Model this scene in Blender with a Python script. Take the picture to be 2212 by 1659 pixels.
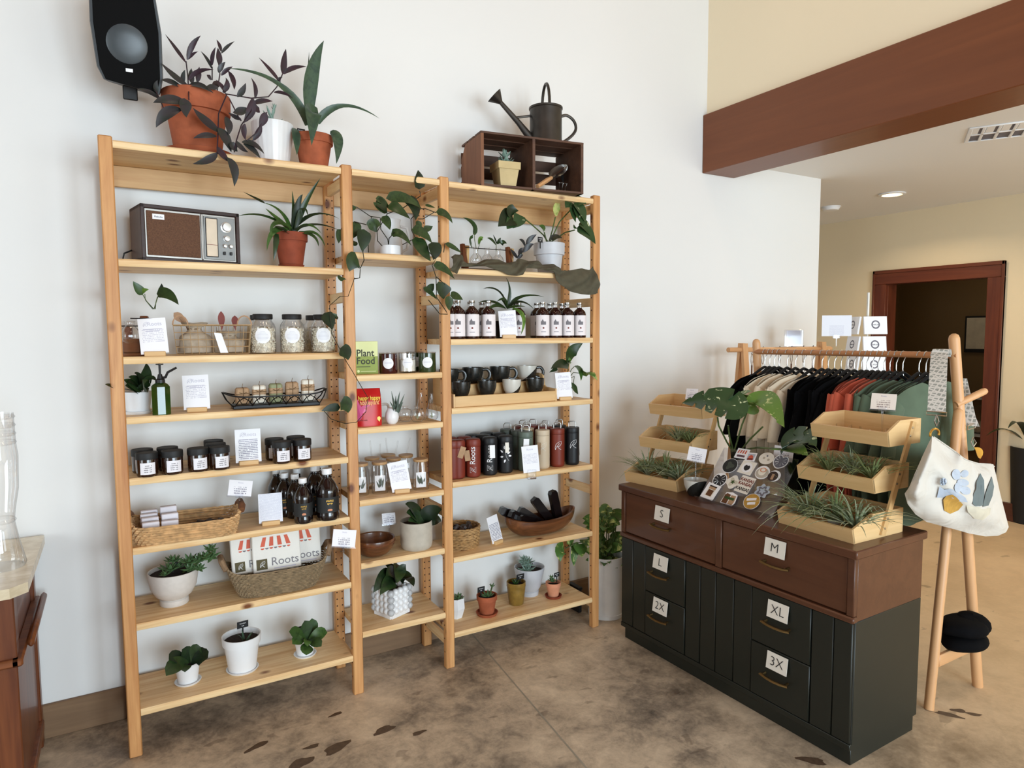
import bpy, math, random
from mathutils import Vector, Matrix, Euler
R = math.radians
rnd = random.Random(7)
for o in list(bpy.data.objects): bpy.data.objects.remove(o)
SC = bpy.context.scene
COL = SC.collection

# ---------------------------------------------------------------- camera, world, lights, exposure
CAM = Vector((0.022, -2.774, 1.566)); CROT = Euler((R(85.67), R(0.36), R(-30.49)))
cd = bpy.data.cameras.new('camera'); cam = bpy.data.objects.new('camera', cd); COL.objects.link(cam)
cam.location = CAM; cam.rotation_euler = CROT
cd.sensor_fit = 'HORIZONTAL'; cd.sensor_width = 36; cd.lens = 36*1453.6/2212; cd.clip_start = .05
SC.camera = cam
vs = SC.view_settings
vs.view_transform = 'Standard'; vs.look = 'None'; vs.gamma = 1; vs.use_curve_mapping = False
vs.exposure = -0.71
wd = bpy.data.worlds.new('world'); SC.world = wd; wd.use_nodes = True
bg = wd.node_tree.nodes['Background']; bg.inputs[0].default_value = (.72, .84, 1, 1); bg.inputs[1].default_value = .5
def area(name, loc, rot, sx, sy, power, col):
    l = bpy.data.lights.new(name, 'AREA'); l.shape = 'RECTANGLE'; l.size = sx; l.size_y = sy
    l.energy = power; l.color = col
    o = bpy.data.objects.new(name, l); COL.objects.link(o); o.location = loc; o.rotation_euler = rot
    return o
# daylight entering by the tall shop windows in the wall behind the photographer
for wx in (.725, 2.375): area('window_daylight', (wx, -6.93, 1.55), (R(90), 0, 0), 1.4, 2.65, 290, (.73, .885, 1))
# low daylight from the glazed wall of the long low-ceilinged room on the right
area('window_daylight', (5.0, -6.93, 1.35), (R(90), 0, 0), 2.2, 2.1, 115, (.84, .93, 1))
# a taller window in the left-hand wall of the shop
area('window_daylight', (-3.93, -3.0, 1.75), (R(90), 0, R(-90)), 1.9, 2.5, 150, (.86, .945, 1))
# warm lamps high in the shop ceiling
for lx, ly in ((.6, -2.6), (2.2, -2.2), (.4, -.9), (2.3, -.8)): area('ceiling_lamp_light', (lx, ly, 4.36), (0, 0, 0), .35, .35, 7.5, (1, .80, .56))

_F = 1453.6/2212*36
def at(u, v, y=None, z=None, x=None):
    """surveyed sight line through image point (u, v), met with the world plane given: a world point"""
    d = CROT.to_matrix() @ Vector(((u-1106)/1453.6, -(v-829.5)/1453.6, -1))
    if y is not None: t = (y-CAM.y)/d.y
    elif z is not None: t = (z-CAM.z)/d.z
    else: t = (x-CAM.x)/d.x
    return CAM + d*t

# ---------------------------------------------------------------- materials
def lin(c):
    c = c/255
    return c/12.92 if c <= .04045 else ((c+.055)/1.055)**2.4
def rgb(*c):
    if len(c) == 1: c = c[0]
    return (lin(c[0]), lin(c[1]), lin(c[2]), 1)
MATS = {}
def newmat(name):
    m = bpy.data.materials.new(name); m.use_nodes = True; MATS[name] = m
    nt = m.node_tree; return m, nt, nt.nodes['Principled BSDF']
def N(nt, t, **k):
    n = nt.nodes.new(t)
    for a, b in k.items(): setattr(n, a, b)
    return n
def mth(nt, op, a, b=None, c=None):
    n = nt.nodes.new('ShaderNodeMath'); n.operation = op
    for i, q in enumerate((a, b, c)):
        if q is None: continue
        if isinstance(q, (int, float)): n.inputs[i].default_value = q
        else: nt.links.new(q, n.inputs[i])
    return n.outputs[0]
def mixc(nt, fac, a, b):
    n = nt.nodes.new('ShaderNodeMix'); n.data_type = 'RGBA'
    if isinstance(fac, (int, float)): n.inputs[0].default_value = fac
    else: nt.links.new(fac, n.inputs[0])
    for s, q in ((6, a), (7, b)):
        if isinstance(q, tuple): n.inputs[s].default_value = q
        else: nt.links.new(q, n.inputs[s])
    return n.outputs[2]
def coords(nt, scale=(1, 1, 1), kind='Object', rot=(0, 0, 0), loc=(0, 0, 0)):
    tc = N(nt, 'ShaderNodeTexCoord'); mp = N(nt, 'ShaderNodeMapping')
    mp.inputs['Scale'].default_value = scale; mp.inputs['Rotation'].default_value = rot; mp.inputs['Location'].default_value = loc
    nt.links.new(tc.outputs[kind], mp.inputs[0]); return mp.outputs[0]
def noise(nt, vec, scale, detail=3, rough=.5, dist=0):
    n = N(nt, 'ShaderNodeTexNoise'); nt.links.new(vec, n.inputs['Vector'])
    n.inputs['Scale'].default_value = scale; n.inputs['Detail'].default_value = detail
    n.inputs['Roughness'].default_value = rough; n.inputs['Distortion'].default_value = dist
    return n.outputs['Fac']
def ramp(nt, fac, stops):
    n = N(nt, 'ShaderNodeValToRGB'); cr = n.color_ramp
    while len(cr.elements) < len(stops): cr.elements.new(.5)
    for e, (p, c) in zip(cr.elements, stops): e.position = p; e.color = c if len(c) == 4 else rgb(c)
    nt.links.new(fac, n.inputs[0]); return n.outputs[0]
def bump(nt, bsdf, h, strength=.2, dist=.002):
    b = N(nt, 'ShaderNodeBump'); b.inputs['Strength'].default_value = strength; b.inputs['Distance'].default_value = dist
    nt.links.new(h, b.inputs['Height']); nt.links.new(b.outputs[0], bsdf.inputs['Normal'])
def wrap(o, r):
    """bend a flat print round a cylinder of radius r (print lies in local x, facing -y at y=0)"""
    me = o.data.copy(); M = o.matrix_basis.copy(); me.transform(M)
    for v in me.vertices:
        q = r+(-v.co.y-r); a = v.co.x/r; v.co.x, v.co.y = (r+q)*math.sin(a), -(r+q)*math.cos(a)
    o.data = me; o.matrix_basis = Matrix.Identity(4); return o
def round_label(t, R0, zc, rl, m='paper_white', name='round_label'):
    g = G(); v = [(0, -R0, zc)]; f = []; n = 24
    for k in range(1, 5):
        for i in range(n):
            a = 2*math.pi*i/n; x = rl*k/4*math.cos(a); v.append((R0*math.sin(x/R0), -R0*math.cos(x/R0), zc+rl*k/4*math.sin(a)))
    f = [(0, 1+i, 1+(i+1) % n) for i in range(n)]
    for k in range(3): f += [(1+k*n+i, 1+(k+1)*n+i, 1+(k+1)*n+(i+1) % n, 1+k*n+(i+1) % n) for i in range(n)]
    return g.add(v, f).obj(name, m, t)
def plain(name, c, rough=.5, metal=0, var=.12, vscale=14, bmp=0, bscale=120, spec=.5, coat=0, sheen=0, c2=None):
    """one base colour with a slight cloudy variation"""
    m, nt, b = newmat(name)
    v = coords(nt); f = noise(nt, v, vscale, 3)
    c0 = rgb(c); d = rgb(c2) if c2 else tuple(x*(1-var) for x in c0[:3])+(1,)
    e = tuple(min(1, x*(1+var*.6)) for x in c0[:3])+(1,) if not c2 else c0
    nt.links.new(ramp(nt, f, [(.3, d), (.7, e)]), b.inputs['Base Color'])
    b.inputs['Roughness'].default_value = rough; b.inputs['Metallic'].default_value = metal
    b.inputs['Specular IOR Level'].default_value = spec; b.inputs['Coat Weight'].default_value = coat
    b.inputs['Sheen Weight'].default_value = sheen
    if bmp: bump(nt, b, noise(nt, v, bscale, 3), bmp)
    return m
def wood(name, light, dark, axis='x', rough=.45, scale=1, knots=0, knotc=(120, 70, 35), contrast=(.35, .72), coat=0, spec=.4):
    m, nt, b = newmat(name)
    st = {'x': (1.3, 22, 22), 'y': (22, 1.3, 22), 'z': (22, 22, 1.3)}[axis]
    v = coords(nt, tuple(q*scale for q in st))
    f1 = noise(nt, v, 1.0, 5, .6, 1.2)
    v2 = coords(nt, tuple(q*scale*4 for q in st)); f2 = noise(nt, v2, 1.0, 3, .6)
    f = mth(nt, 'ADD', mth(nt, 'MULTIPLY', f1, .75), mth(nt, 'MULTIPLY', f2, .25))
    col = ramp(nt, f, [(contrast[0], rgb(dark)), (contrast[1], rgb(light))])
    if knots:
        ks = {'x': (5, 8, 8), 'y': (8, 5, 8), 'z': (8, 8, 5)}[axis]
        vo = N(nt, 'ShaderNodeTexVoronoi'); nt.links.new(coords(nt, ks), vo.inputs['Vector']); vo.inputs['Scale'].default_value = knots
        k = ramp(nt, vo.outputs['Distance'], [(.06, (1, 1, 1, 1)), (.15, (0, 0, 0, 1))])
        col = mixc(nt, k, col, rgb(knotc))
    nt.links.new(col, b.inputs['Base Color'])
    b.inputs['Roughness'].default_value = rough; b.inputs['Coat Weight'].default_value = coat; b.inputs['Specular IOR Level'].default_value = spec
    bump(nt, b, f, .12)
    return m
def thin_glass(name, tint=(1, 1, 1), base=.06, rough=.02):
    m = bpy.data.materials.new(name); m.use_nodes = True; MATS[name] = m; nt = m.node_tree
    for n in list(nt.nodes): nt.nodes.remove(n)
    out = N(nt, 'ShaderNodeOutputMaterial'); tr = N(nt, 'ShaderNodeBsdfTransparent'); gl = N(nt, 'ShaderNodeBsdfGlossy')
    lw0 = N(nt, 'ShaderNodeLayerWeight'); lw0.inputs[0].default_value = .5
    nt.links.new(mixc(nt, mth(nt, 'POWER', lw0.outputs['Facing'], 3), (*tint, 1), tuple(q*.45 for q in tint)+(1,)), tr.inputs[0]); gl.inputs[0].default_value = (1, 1, 1, 1); gl.inputs['Roughness'].default_value = rough
    lw = N(nt, 'ShaderNodeLayerWeight'); lw.inputs[0].default_value = .35
    f = mth(nt, 'ADD', mth(nt, 'MULTIPLY', lw.outputs['Facing'], .38), base)
    mx = N(nt, 'ShaderNodeMixShader'); nt.links.new(f, mx.inputs[0]); nt.links.new(tr.outputs[0], mx.inputs[1]); nt.links.new(gl.outputs[0], mx.inputs[2])
    nt.links.new(mx.outputs[0], out.inputs[0]); return m
def leafmat(name, c, c2=None, rough=.38, vscale=30, veins=0, thr=(.45, .6)):
    m, nt, b = newmat(name)
    v = coords(nt); f = noise(nt, v, vscale, 4, .6, 1.0)
    c2 = c2 or tuple(int(q*.7) for q in c)
    nt.links.new(ramp(nt, f, [(thr[0], rgb(c)), (thr[1], rgb(c2))]), b.inputs['Base Color'])
    b.inputs['Roughness'].default_value = rough; b.inputs['Specular IOR Level'].default_value = .4
    return m
def mat(n): return MATS[n]

# ---------------------------------------------------------------- mesh helpers
SHAPES = {}
class G:
    def __init__(s): s.v = []; s.f = []; s.mi = []
    def add(s, vs, fs, T=None, mi=0):
        n = len(s.v)
        s.v += [tuple(T @ Vector(q)) for q in vs] if T else [tuple(q) for q in vs]
        s.f += [tuple(i+n for i in q) for q in fs]; s.mi += [mi]*len(fs); return s
    def box(s, x0, x1, y0, y1, z0, z1, b=0, T=None, mi=0):
        if x1 < x0: x0, x1 = x1, x0
        if y1 < y0: y0, y1 = y1, y0
        b = min(b, (x1-x0)*.49, (y1-y0)*.49, (z1-z0)*.49)
        if b <= 0:
            v = [(x, y, z) for x in (x0, x1) for y in (y0, y1) for z in (z0, z1)]
            return s.add(v, [(0, 1, 3, 2), (4, 6, 7, 5), (0, 4, 5, 1), (2, 3, 7, 6), (0, 2, 6, 4), (1, 5, 7, 3)], T, mi)
        v = []; idx = {}
        for i, x in enumerate((x0, x1)):
            for j, y in enumerate((y0, y1)):
                for k, z in enumerate((z0, z1)):
                    sx, sy, sz = 1-2*i, 1-2*j, 1-2*k
                    for a, q in enumerate(((x, y+sy*b, z+sz*b), (x+sx*b, y, z+sz*b), (x+sx*b, y+sy*b, z))):
                        idx[i, j, k, a] = len(v); v.append(q)
        f = []
        for i in (0, 1):
            q = [idx[i, j, k, 0] for j, k in ((0, 0), (0, 1), (1, 1), (1, 0))]; f.append(q if i == 0 else q[::-1])
            q = [idx[j, i, k, 1] for j, k in ((0, 0), (1, 0), (1, 1), (0, 1))]; f.append(q if i == 0 else q[::-1])
            q = [idx[j, k, i, 2] for j, k in ((0, 0), (0, 1), (1, 1), (1, 0))]; f.append(q if i == 0 else q[::-1])
        for i in (0, 1):
            for j in (0, 1):
                q = [idx[i, j, 0, 0], idx[i, j, 0, 1], idx[i, j, 1, 1], idx[i, j, 1, 0]]; f.append(q if i == j else q[::-1])
                q = [idx[i, 0, j, 0], idx[i, 0, j, 2], idx[i, 1, j, 2], idx[i, 1, j, 0]]; f.append(q if i != j else q[::-1])
                q = [idx[0, i, j, 1], idx[0, i, j, 2], idx[1, i, j, 2], idx[1, i, j, 1]]; f.append(q if i == j else q[::-1])
                for k in (0, 1):
                    q = [idx[i, j, k, 0], idx[i, j, k, 1], idx[i, j, k, 2]]; f.append(q if (i+j+k) % 2 else q[::-1])
        return s.add(v, f, T, mi)
    def lathe(s, prof, n=24, c=(0, 0, 0), sx=1, sy=1, T=None, mi=0, a0=0, wave=None):
        v = []; f = []; rows = []
        for r, z in prof:
            if r < 1e-6: rows.append([len(v)]); v.append((c[0], c[1], c[2]+z))
            else:
                row = []
                for i in range(n):
                    a = a0+2*math.pi*i/n; q = r*(wave(a, z) if wave else 1)
                    row.append(len(v)); v.append((c[0]+q*math.cos(a)*sx, c[1]+q*math.sin(a)*sy, c[2]+z))
                rows.append(row)
        for A, B in zip(rows, rows[1:]):
            if len(A) == 1 and len(B) == 1: continue
            for i in range(n):
                j = (i+1) % n
                if len(A) == 1: f.append((A[0], B[j], B[i]))
                elif len(B) == 1: f.append((A[i], A[j], B[0]))
                else: f.append((A[i], A[j], B[j], B[i]))
        return s.add(v, f, T, mi)
    def tube(s, pts, r, n=6, closed=False, caps=True, T=None, mi=0, flat=1):
        pts = [Vector(q) for q in pts]; m = len(pts)
        rs = r if isinstance(r, (list, tuple)) else [r]*m
        v = []; f = []; pn = None
        for i, q in enumerate(pts):
            if closed: t = pts[(i+1) % m]-pts[i-1]
            else: t = pts[min(i+1, m-1)]-pts[max(i-1, 0)]
            if t.length < 1e-9: t = Vector((0, 0, 1))
            t.normalize()
            if pn is None:
                h = Vector((0, 0, 1)) if abs(t.z) < .9 else Vector((1, 0, 0)); pn = t.cross(h).normalized()
            pn = pn-t*pn.dot(t)
            if pn.length < 1e-6: pn = t.orthogonal()
            pn.normalize(); b = t.cross(pn)
            for k in range(n):
                a = 2*math.pi*k/n; v.append(q+pn*math.cos(a)*rs[i]+b*math.sin(a)*rs[i]*flat)
        for i in range(m if closed else m-1):
            A = i*n; B = ((i+1) % m)*n
            for k in range(n): f.append((A+k, A+(k+1) % n, B+(k+1) % n, B+k))
        if caps and not closed: f.append(tuple(range(n))[::-1]); f.append(tuple(range((m-1)*n, m*n)))
        return s.add(v, f, T, mi)
    def prism(s, outline, d, T=None, mi=0):
        """outline in x,z (counter-clockwise seen from -y), extruded from y=0 to y=d"""
        n = len(outline); v = [(x, 0, z) for x, z in outline]+[(x, d, z) for x, z in outline]
        f = [tuple(range(n)), tuple(range(n, 2*n))[::-1]]+[(i, i+n, (i+1) % n+n, (i+1) % n) for i in range(n)]
        return s.add(v, f, T, mi)
    def grid(s, fn, nu, nv, T=None, mi=0, closed_u=False):
        v = []; f = []
        for j in range(nv+1):
            for i in range(nu if closed_u else nu+1): v.append(fn(i/nu, j/nv))
        w = nu if closed_u else nu+1
        for j in range(nv):
            for i in range(nu): f.append((j*w+i, j*w+(i+1) % w, (j+1)*w+(i+1) % w, (j+1)*w+i))
        return s.add(v, f, T, mi)
    def mesh(s, name, mats, smooth=40):
        me = bpy.data.meshes.new(name); me.from_pydata(s.v, [], s.f)
        for m in (mats if isinstance(mats, (list, tuple)) else [mats]): me.materials.append(mat(m) if isinstance(m, str) else m)
        if any(s.mi): me.polygons.foreach_set('material_index', s.mi)
        if smooth:
            me.polygons.foreach_set('use_smooth', [True]*len(s.f)); me.set_sharp_from_angle(angle=R(smooth))
        me.update(); return me
    def obj(s, name, mats, parent=None, loc=None, rot=None, smooth=40, label=None, kind=None):
        return put(name, s.mesh(name, mats, smooth), parent, loc, rot, label, kind)
def put(name, me, parent=None, loc=None, rot=None, label=None, kind=None, M=None):
    o = bpy.data.objects.new(name, me); COL.objects.link(o)
    if parent: o.parent = parent
    if M is not None: o.matrix_basis = M
    if loc is not None: o.location = loc
    if rot is not None: o.rotation_euler = rot
    if label: o['label'] = label
    if kind: o['kind'] = kind
    return o
def thing(name, label, cat, loc=(0, 0, 0), rotz=0, group=None):
    o = bpy.data.objects.new(name, None); COL.objects.link(o); o.empty_display_size = .02
    o.location = loc; o.rotation_euler = (0, 0, R(rotz)); o['label'] = label; o['category'] = cat
    if group: o['group'] = group
    return o
def tag(o, label, cat, group=None):
    o['label'] = label; o['category'] = cat
    if group: o['group'] = group
    return o
def struct(o): o['kind'] = 'structure'; return o
def dup(root, loc, rotz=None, label=None, group=None):
    r = root.copy(); COL.objects.link(r); r.location = loc
    if rotz is not None: r.rotation_euler = (0, 0, R(rotz))
    if label: r['label'] = label
    if group: r['group'] = group
    for ch in list(root.children):
        c = ch.copy(); COL.objects.link(c); c.parent = r
        for g in list(ch.children):
            d = g.copy(); COL.objects.link(d); d.parent = c
    return r
def loc_of(t, p):
    """world point -> local space of thing t"""
    return Matrix.Translation(t.location).__matmul__(t.rotation_euler.to_matrix().to_4x4()).inverted() @ Vector(p)
def TR(loc=(0, 0, 0), rot=(0, 0, 0), sc=1):
    S = Matrix.Diagonal((*([sc]*3 if isinstance(sc, (int, float)) else sc), 1))
    return Matrix.Translation(loc) @ Euler(rot).to_matrix().to_4x4() @ S
def sm(pts, k=4):
    """Catmull-Rom smoothing of a poly-line"""
    P = [Vector(q) for q in pts]; P = [P[0]*2-P[1]]+P+[P[-1]*2-P[-2]]; out = []
    for i in range(1, len(P)-2):
        for j in range(k):
            t = j/k; a, b, c, d = P[i-1:i+3]; out.append(.5*(2*b+(c-a)*t+(2*a-5*b+4*c-d)*t*t+(3*b-a-3*c+d)*t**3))
    return out+[P[-2]]
_tm = {}
def text(s, size, m, parent, loc, rot=(R(90), 0, 0), name='lettering', align='CENTER', ext=.0003, off=0, sx=1, shear=0, spacing=1):
    k = (s, size, m, align, off, shear, sx, spacing)
    if k not in _tm:
        cu = bpy.data.curves.new('t', 'FONT'); cu.body = s; cu.size = size; cu.align_x = align; cu.align_y = 'CENTER'
        cu.extrude = ext; cu.offset = off; cu.resolution_u = 3; cu.shear = shear; cu.space_character = spacing; cu.space_line = .85
        ob = bpy.data.objects.new('t', cu); COL.objects.link(ob)
        dg = bpy.context.evaluated_depsgraph_get(); me = bpy.data.meshes.new_from_object(ob.evaluated_get(dg))
        bpy.data.objects.remove(ob); me.name = name; me.materials.clear(); me.materials.append(mat(m)); _tm[k] = me
        if sx != 1: me.transform(Matrix.Diagonal((sx, 1, 1, 1)))
    return put(name, _tm[k], parent, loc, rot)

# ---- plants
def bez(p0, p1, p2, t): return p0*(1-t)**2+p1*2*t*(1-t)+p2*t*t
PROF = {
 'lance': lambda t: math.sin(math.pi*min(1, (t*.97+.03))**.85)**.9 if t < 1 else 0,
 'ovate': lambda t: max(0, math.sin(math.pi*(t*.98+.02)**.62))**.8,
 'strap': lambda t: (.55+.45*min(1, t*4))*(1-max(0, t-.35)/.65)**.75 if t < 1 else 0,
 'blade': lambda t: (.75+.25*math.sin(math.pi*min(1, t*2)))*(1-t)**.7,
 'heart': lambda t: (math.sqrt(max(0, 1-((.3-t)/.3)**2))*.82+.18*min(1, t*8) if t < .3 else 1-((t-.3)/.7)**1.9) if t < 1 else 0,
 'obov': lambda t: max(0, math.sin(math.pi*(t*.97+.03)**1.7))**.75,
}
def leaf_g(g, p0, p1, p2, w, shape='lance', up=(0, 0, 1), fold=.25, n=8, curl=0, thick=0):
    p0, p1, p2 = Vector(p0), Vector(p1), Vector(p2); up = Vector(up); pr = PROF[shape]; v = []; f = []
    for i in range(n+1):
        t = i/n; c = bez(p0, p1, p2, t); d = (p1-p0)*(1-t)+(p2-p1)*t
        if d.length < 1e-9: d = p2-p0
        d.normalize(); s = d.cross(up)
        if s.length < 1e-4: s = d.orthogonal()
        s.normalize(); nrm = s.cross(d); h = max(pr(t)*w/2, .0002)
        q = fold*h
        v += [c-s*h+nrm*q, c-nrm*thick, c+s*h+nrm*q]
    for i in range(n):
        a = i*3; f += [(a, a+1, a+4, a+3), (a+1, a+2, a+5, a+4)]
    g.add(v, f); return g
_alt = [0]
def leaf(parent, m, p0, p1, p2, w, shape='lance', up=(0, 0, 1), fold=.25, n=8, name='leaf'):
    if m in ('leaf_dark', 'leaf_mid'):
        _alt[0] += 1; m = m+('', '_b', '_c')[_alt[0] % 3]
    return leaf_g(G(), p0, p1, p2, w, shape, up, fold, n).obj(name, m, parent, smooth=60)
def stem(parent, m, pts, r=.002, name='stem'):
    return G().tube(pts, r, 5).obj(name, m, parent)
def fat_mesh(m, L=.03, W=.016, Tk=.006, point=.6):
    k = ('fat', m, L, W, Tk, point)
    if k not in SHAPES:
        g = G(); n = 6; v = []; f = []; rows = []
        for i in range(n+1):
            t = i/n; w = (math.sin(math.pi*min(1, t*.9+.08)**point)**.8)*W/2; th = Tk/2*(1-t*.55)
            if i == n: w = W*.03; th = Tk*.05
            rows.append(len(v)); z = Tk*1.2*t*t
            for a in range(6): v.append((w*math.cos(a*math.pi/3), t*L, z+th*math.sin(a*math.pi/3)))
        for i in range(n):
            for a in range(6): f.append((rows[i]+a, rows[i]+(a+1) % 6, rows[i+1]+(a+1) % 6, rows[i+1]+a))
        g.add(v, f); SHAPES[k] = g.mesh('leaf', m, 60)
    return SHAPES[k]
def rosette(parent, m, c, rings, L=.03, W=.016, Tk=.006, point=.6, tilt=(0, 0), name='leaf'):
    """rings: list of (count, elevation deg, scale)"""
    me = fat_mesh(m, L, W, Tk, point); base = TR(c, (R(tilt[0]), R(tilt[1]), 0))
    for k, (n, el, sc) in enumerate(rings):
        for i in range(n):
            a = 360*(i+.5*(k % 2))/n+rnd.uniform(-9, 9)
            M = base @ Euler((R(el+rnd.uniform(-6, 6)), 0, R(a)), 'XYZ').to_matrix().to_4x4() @ Matrix.Diagonal((sc, sc*rnd.uniform(.9, 1.1), sc, 1))
            put(name, me, parent, M=M)
def pot(t, prof, m, soil=None, n=28, th=.005, inner=None, name='pot', wave=None, sx=1, sy=1, soilm='soil', T=None):
    """lathed vessel: outer profile, then a wall thickness, then down to the soil level"""
    rt, zt = prof[-1]; s = soil if soil is not None else zt-.015
    zi = sorted([(z, r) for r, z in prof]); r_s = rt
    for (za, ra), (zb, rb) in zip(zi, zi[1:]):
        if za <= s <= zb and zb > za: r_s = ra+(rb-ra)*(s-za)/(zb-za)
    full = [(0, prof[0][1])]+list(prof)+[(rt-th*.4, zt+.001), (rt-th, zt-.001), (max(.003, min(rt-th, r_s-th)), s-.004)]
    if soilm is None: full.append((0, s-.004))
    o = G().lathe(full, n, wave=wave, sx=sx, sy=sy, T=T).obj(name, m, t)
    if soilm:
        q = max(.003, min(rt-th, r_s-th))+.001
        G().lathe([(q, s-.003), (q*.75, s+.002), (q*.4, s-.001), (0, s+.003)], 16, sx=sx, sy=sy, T=T).obj('soil', soilm, t)
    return o
def terra(t, r, h, m='terracotta', rim=.24, saucer=0, soil=None, z=0):
    b = r*.66; k = h*(1-rim)
    if saucer: G().lathe([(0, 0), (saucer*.86, 0), (saucer, .014), (saucer-.003, .015), (saucer*.84, .005), (0, .005)], 28).obj('saucer', m, t); z = .006
    p = [(b, z), (r*.9, z+k), (r*.985, z+k), (r*.99, z+k+.004), (r, z+h)]
    return pot(t, p, m, (z+h-.015) if soil is None else soil)
# ---------------------------------------------------------------- material library
def wallmat(name, c):
    m, nt, b = newmat(name); v = coords(nt)
    f = noise(nt, v, .9, 2)
    a = rgb(c); d = tuple(x*.965 for x in a[:3])+(1,)
    nt.links.new(ramp(nt, f, [(.3, d), (.7, a)]), b.inputs['Base Color']); b.inputs['Roughness'].default_value = .62
    b.inputs['Specular IOR Level'].default_value = .3
    bump(nt, b, noise(nt, v, 90, 3), .06, .002)
    return m
wallmat('paint_white', (232, 231, 228)); wallmat('paint_cream', (247, 232, 202)); wallmat('paint_ceiling', (232, 230, 226)); wallmat('paint_hall', (226, 208, 174))
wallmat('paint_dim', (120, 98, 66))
m, nt, b = newmat('stained_concrete')
v = coords(nt); n1 = noise(nt, v, 1.7, 6, .62, .3); n2 = noise(nt, v, 9, 6, .72, .4); n3 = noise(nt, v, 45, 4, .7)
f = mth(nt, 'ADD', mth(nt, 'MULTIPLY', n1, .55), mth(nt, 'ADD', mth(nt, 'MULTIPLY', n2, .33), mth(nt, 'MULTIPLY', n3, .12)))
c = ramp(nt, f, [(.37, (80, 72, 64)), (.45, (144, 130, 113)), (.53, (192, 173, 149)), (.64, (228, 208, 180))])
sx = N(nt, 'ShaderNodeSeparateXYZ'); nt.links.new(v, sx.inputs[0])
tan = mixc(nt, .75, c, rgb(206, 176, 136)); fx = mth(nt, 'MULTIPLY', mth(nt, 'SUBTRACT', sx.outputs[0], 1.9), .62); fx2 = mth(nt, 'MINIMUM', mth(nt, 'MAXIMUM', fx, 0), 1)
col = mixc(nt, fx2, c, tan)
st = ramp(nt, noise(nt, coords(nt, (2.6, 5.5, 1), rot=(0, 0, .25)), 1.9, 3, .5, .4), [(.66, (0, 0, 0, 1)), (.69, (1, 1, 1, 1))])
col = mixc(nt, mth(nt, 'MULTIPLY', st, .35), col, rgb(60, 42, 30))
nt.links.new(col, b.inputs['Base Color'])
nt.links.new(mth(nt, 'ADD', mth(nt, 'MULTIPLY', n2, .25), .30), b.inputs['Roughness']); bump(nt, b, n3, .05)
plain('floor_stain', (90, 72, 57), .4, vscale=60, var=.3)
plain('joint_filler', (158, 150, 134), .6)
for a in 'xyz': wood('pine_'+a, (242, 210, 160), (212, 164, 108), a, .5, .9, 1.0, (118, 68, 36), (.34, .60))
wood('pine_post', (216, 162, 104), (176, 116, 66), 'z', .45, .8, 1.0, (104, 56, 28), (.34, .62))
wood('pine_rail', (214, 176, 126), (190, 146, 98), 'x', .5, .8, .5)
plain('peg_hole', (58, 34, 18), .8)
wood('beam_wood', (132, 76, 42), (104, 56, 29), 'y', .42, .35, contrast=(.2, .8), coat=.05)
wood('door_wood', (112, 56, 32), (82, 38, 22), 'z', .4, .6); wood('door_wood_y', (112, 56, 32), (82, 38, 22), 'y', .4, .6)
wood('baseboard_wood', (142, 112, 82), (104, 78, 56), 'x', .55, .55, contrast=(.25, .75)); wood('baseboard_dark', (96, 52, 32), (70, 36, 22), 'y', .45, .6)
wood('walnut_x', (98, 60, 39), (72, 41, 26), 'x', .38, .7, contrast=(.2, .8), coat=.15); wood('walnut_z', (94, 58, 38), (70, 40, 26), 'x', .4, .7, contrast=(.2, .8), coat=.1)
plain('dark_green_paint', (25, 29, 23), .42, var=.06); plain('dark_green_groove', (24, 26, 22), .6)
plain('antique_brass', (128, 104, 66), .35, .9)
wood('bamboo_x', (224, 188, 136), (204, 164, 110), 'x', .42, 1.2, contrast=(.25, .75)); wood('bamboo_y', (228, 192, 140), (208, 168, 114), 'y', .42, 1.2, contrast=(.25, .75)); wood('bamboo_z', (216, 178, 124), (196, 154, 100), 'z', .42, 1.2, contrast=(.25, .75))
wood('beech_z', (220, 172, 124), (204, 152, 104), 'z', .42, .6, contrast=(.25, .75)); wood('beech_y', (196, 138, 92), (178, 118, 74), 'y', .42, .6, contrast=(.25, .75)); wood('beech_x', (220, 172, 124), (204, 152, 104), 'x', .42, .6)
wood('crate_wood', (104, 70, 50), (74, 48, 34), 'x', .6, .9); wood('crate_end', (148, 98, 64), (108, 66, 40), 'z', .6, .9)
wood('oak_dark', (128, 72, 38), (88, 44, 22), 'z', .4, .8, coat=.1); wood('oak_dark_x', (140, 82, 44), (98, 52, 26), 'x', .4, .8, coat=.1); wood('acacia', (122, 74, 42), (66, 38, 22), 'x', .3, 1.0, contrast=(.34, .66), coat=.25)
m, nt, b = newmat('marble'); v = coords(nt); f = noise(nt, v, 6, 6, .6, 2)
nt.links.new(ramp(nt, f, [(.35, (206, 190, 160)), (.55, (228, 216, 190)), (.7, (236, 228, 208))]), b.inputs['Base Color']); b.inputs['Roughness'].default_value = .25
plain('terracotta', (166, 90, 60), .75, vscale=20, var=.25, bmp=.1, spec=.2); plain('terracotta_dark', (140, 68, 46), .7, vscale=22, var=.2, spec=.2); plain('terracotta_pink', (214, 146, 112), .75, vscale=25, var=.15, spec=.2)
plain('ceramic_white', (232, 232, 232), .28, var=.03); plain('ceramic_matte', (234, 231, 225), .6, var=.05); plain('ceramic_grey', (196, 197, 201), .45, var=.06)
plain('ceramic_offwhite', (214, 206, 198), .5, var=.05, vscale=60); plain('stoneware', (186, 176, 160), .65, var=.10, vscale=30, bmp=.1)
plain('mustard_glaze', (138, 108, 48), .35, var=.25, vscale=30); plain('cream_pot', (202, 178, 128), .65, var=.12); plain('soil', (44, 30, 22), .95, var=.6, vscale=160, bmp=1, bscale=150)
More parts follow.
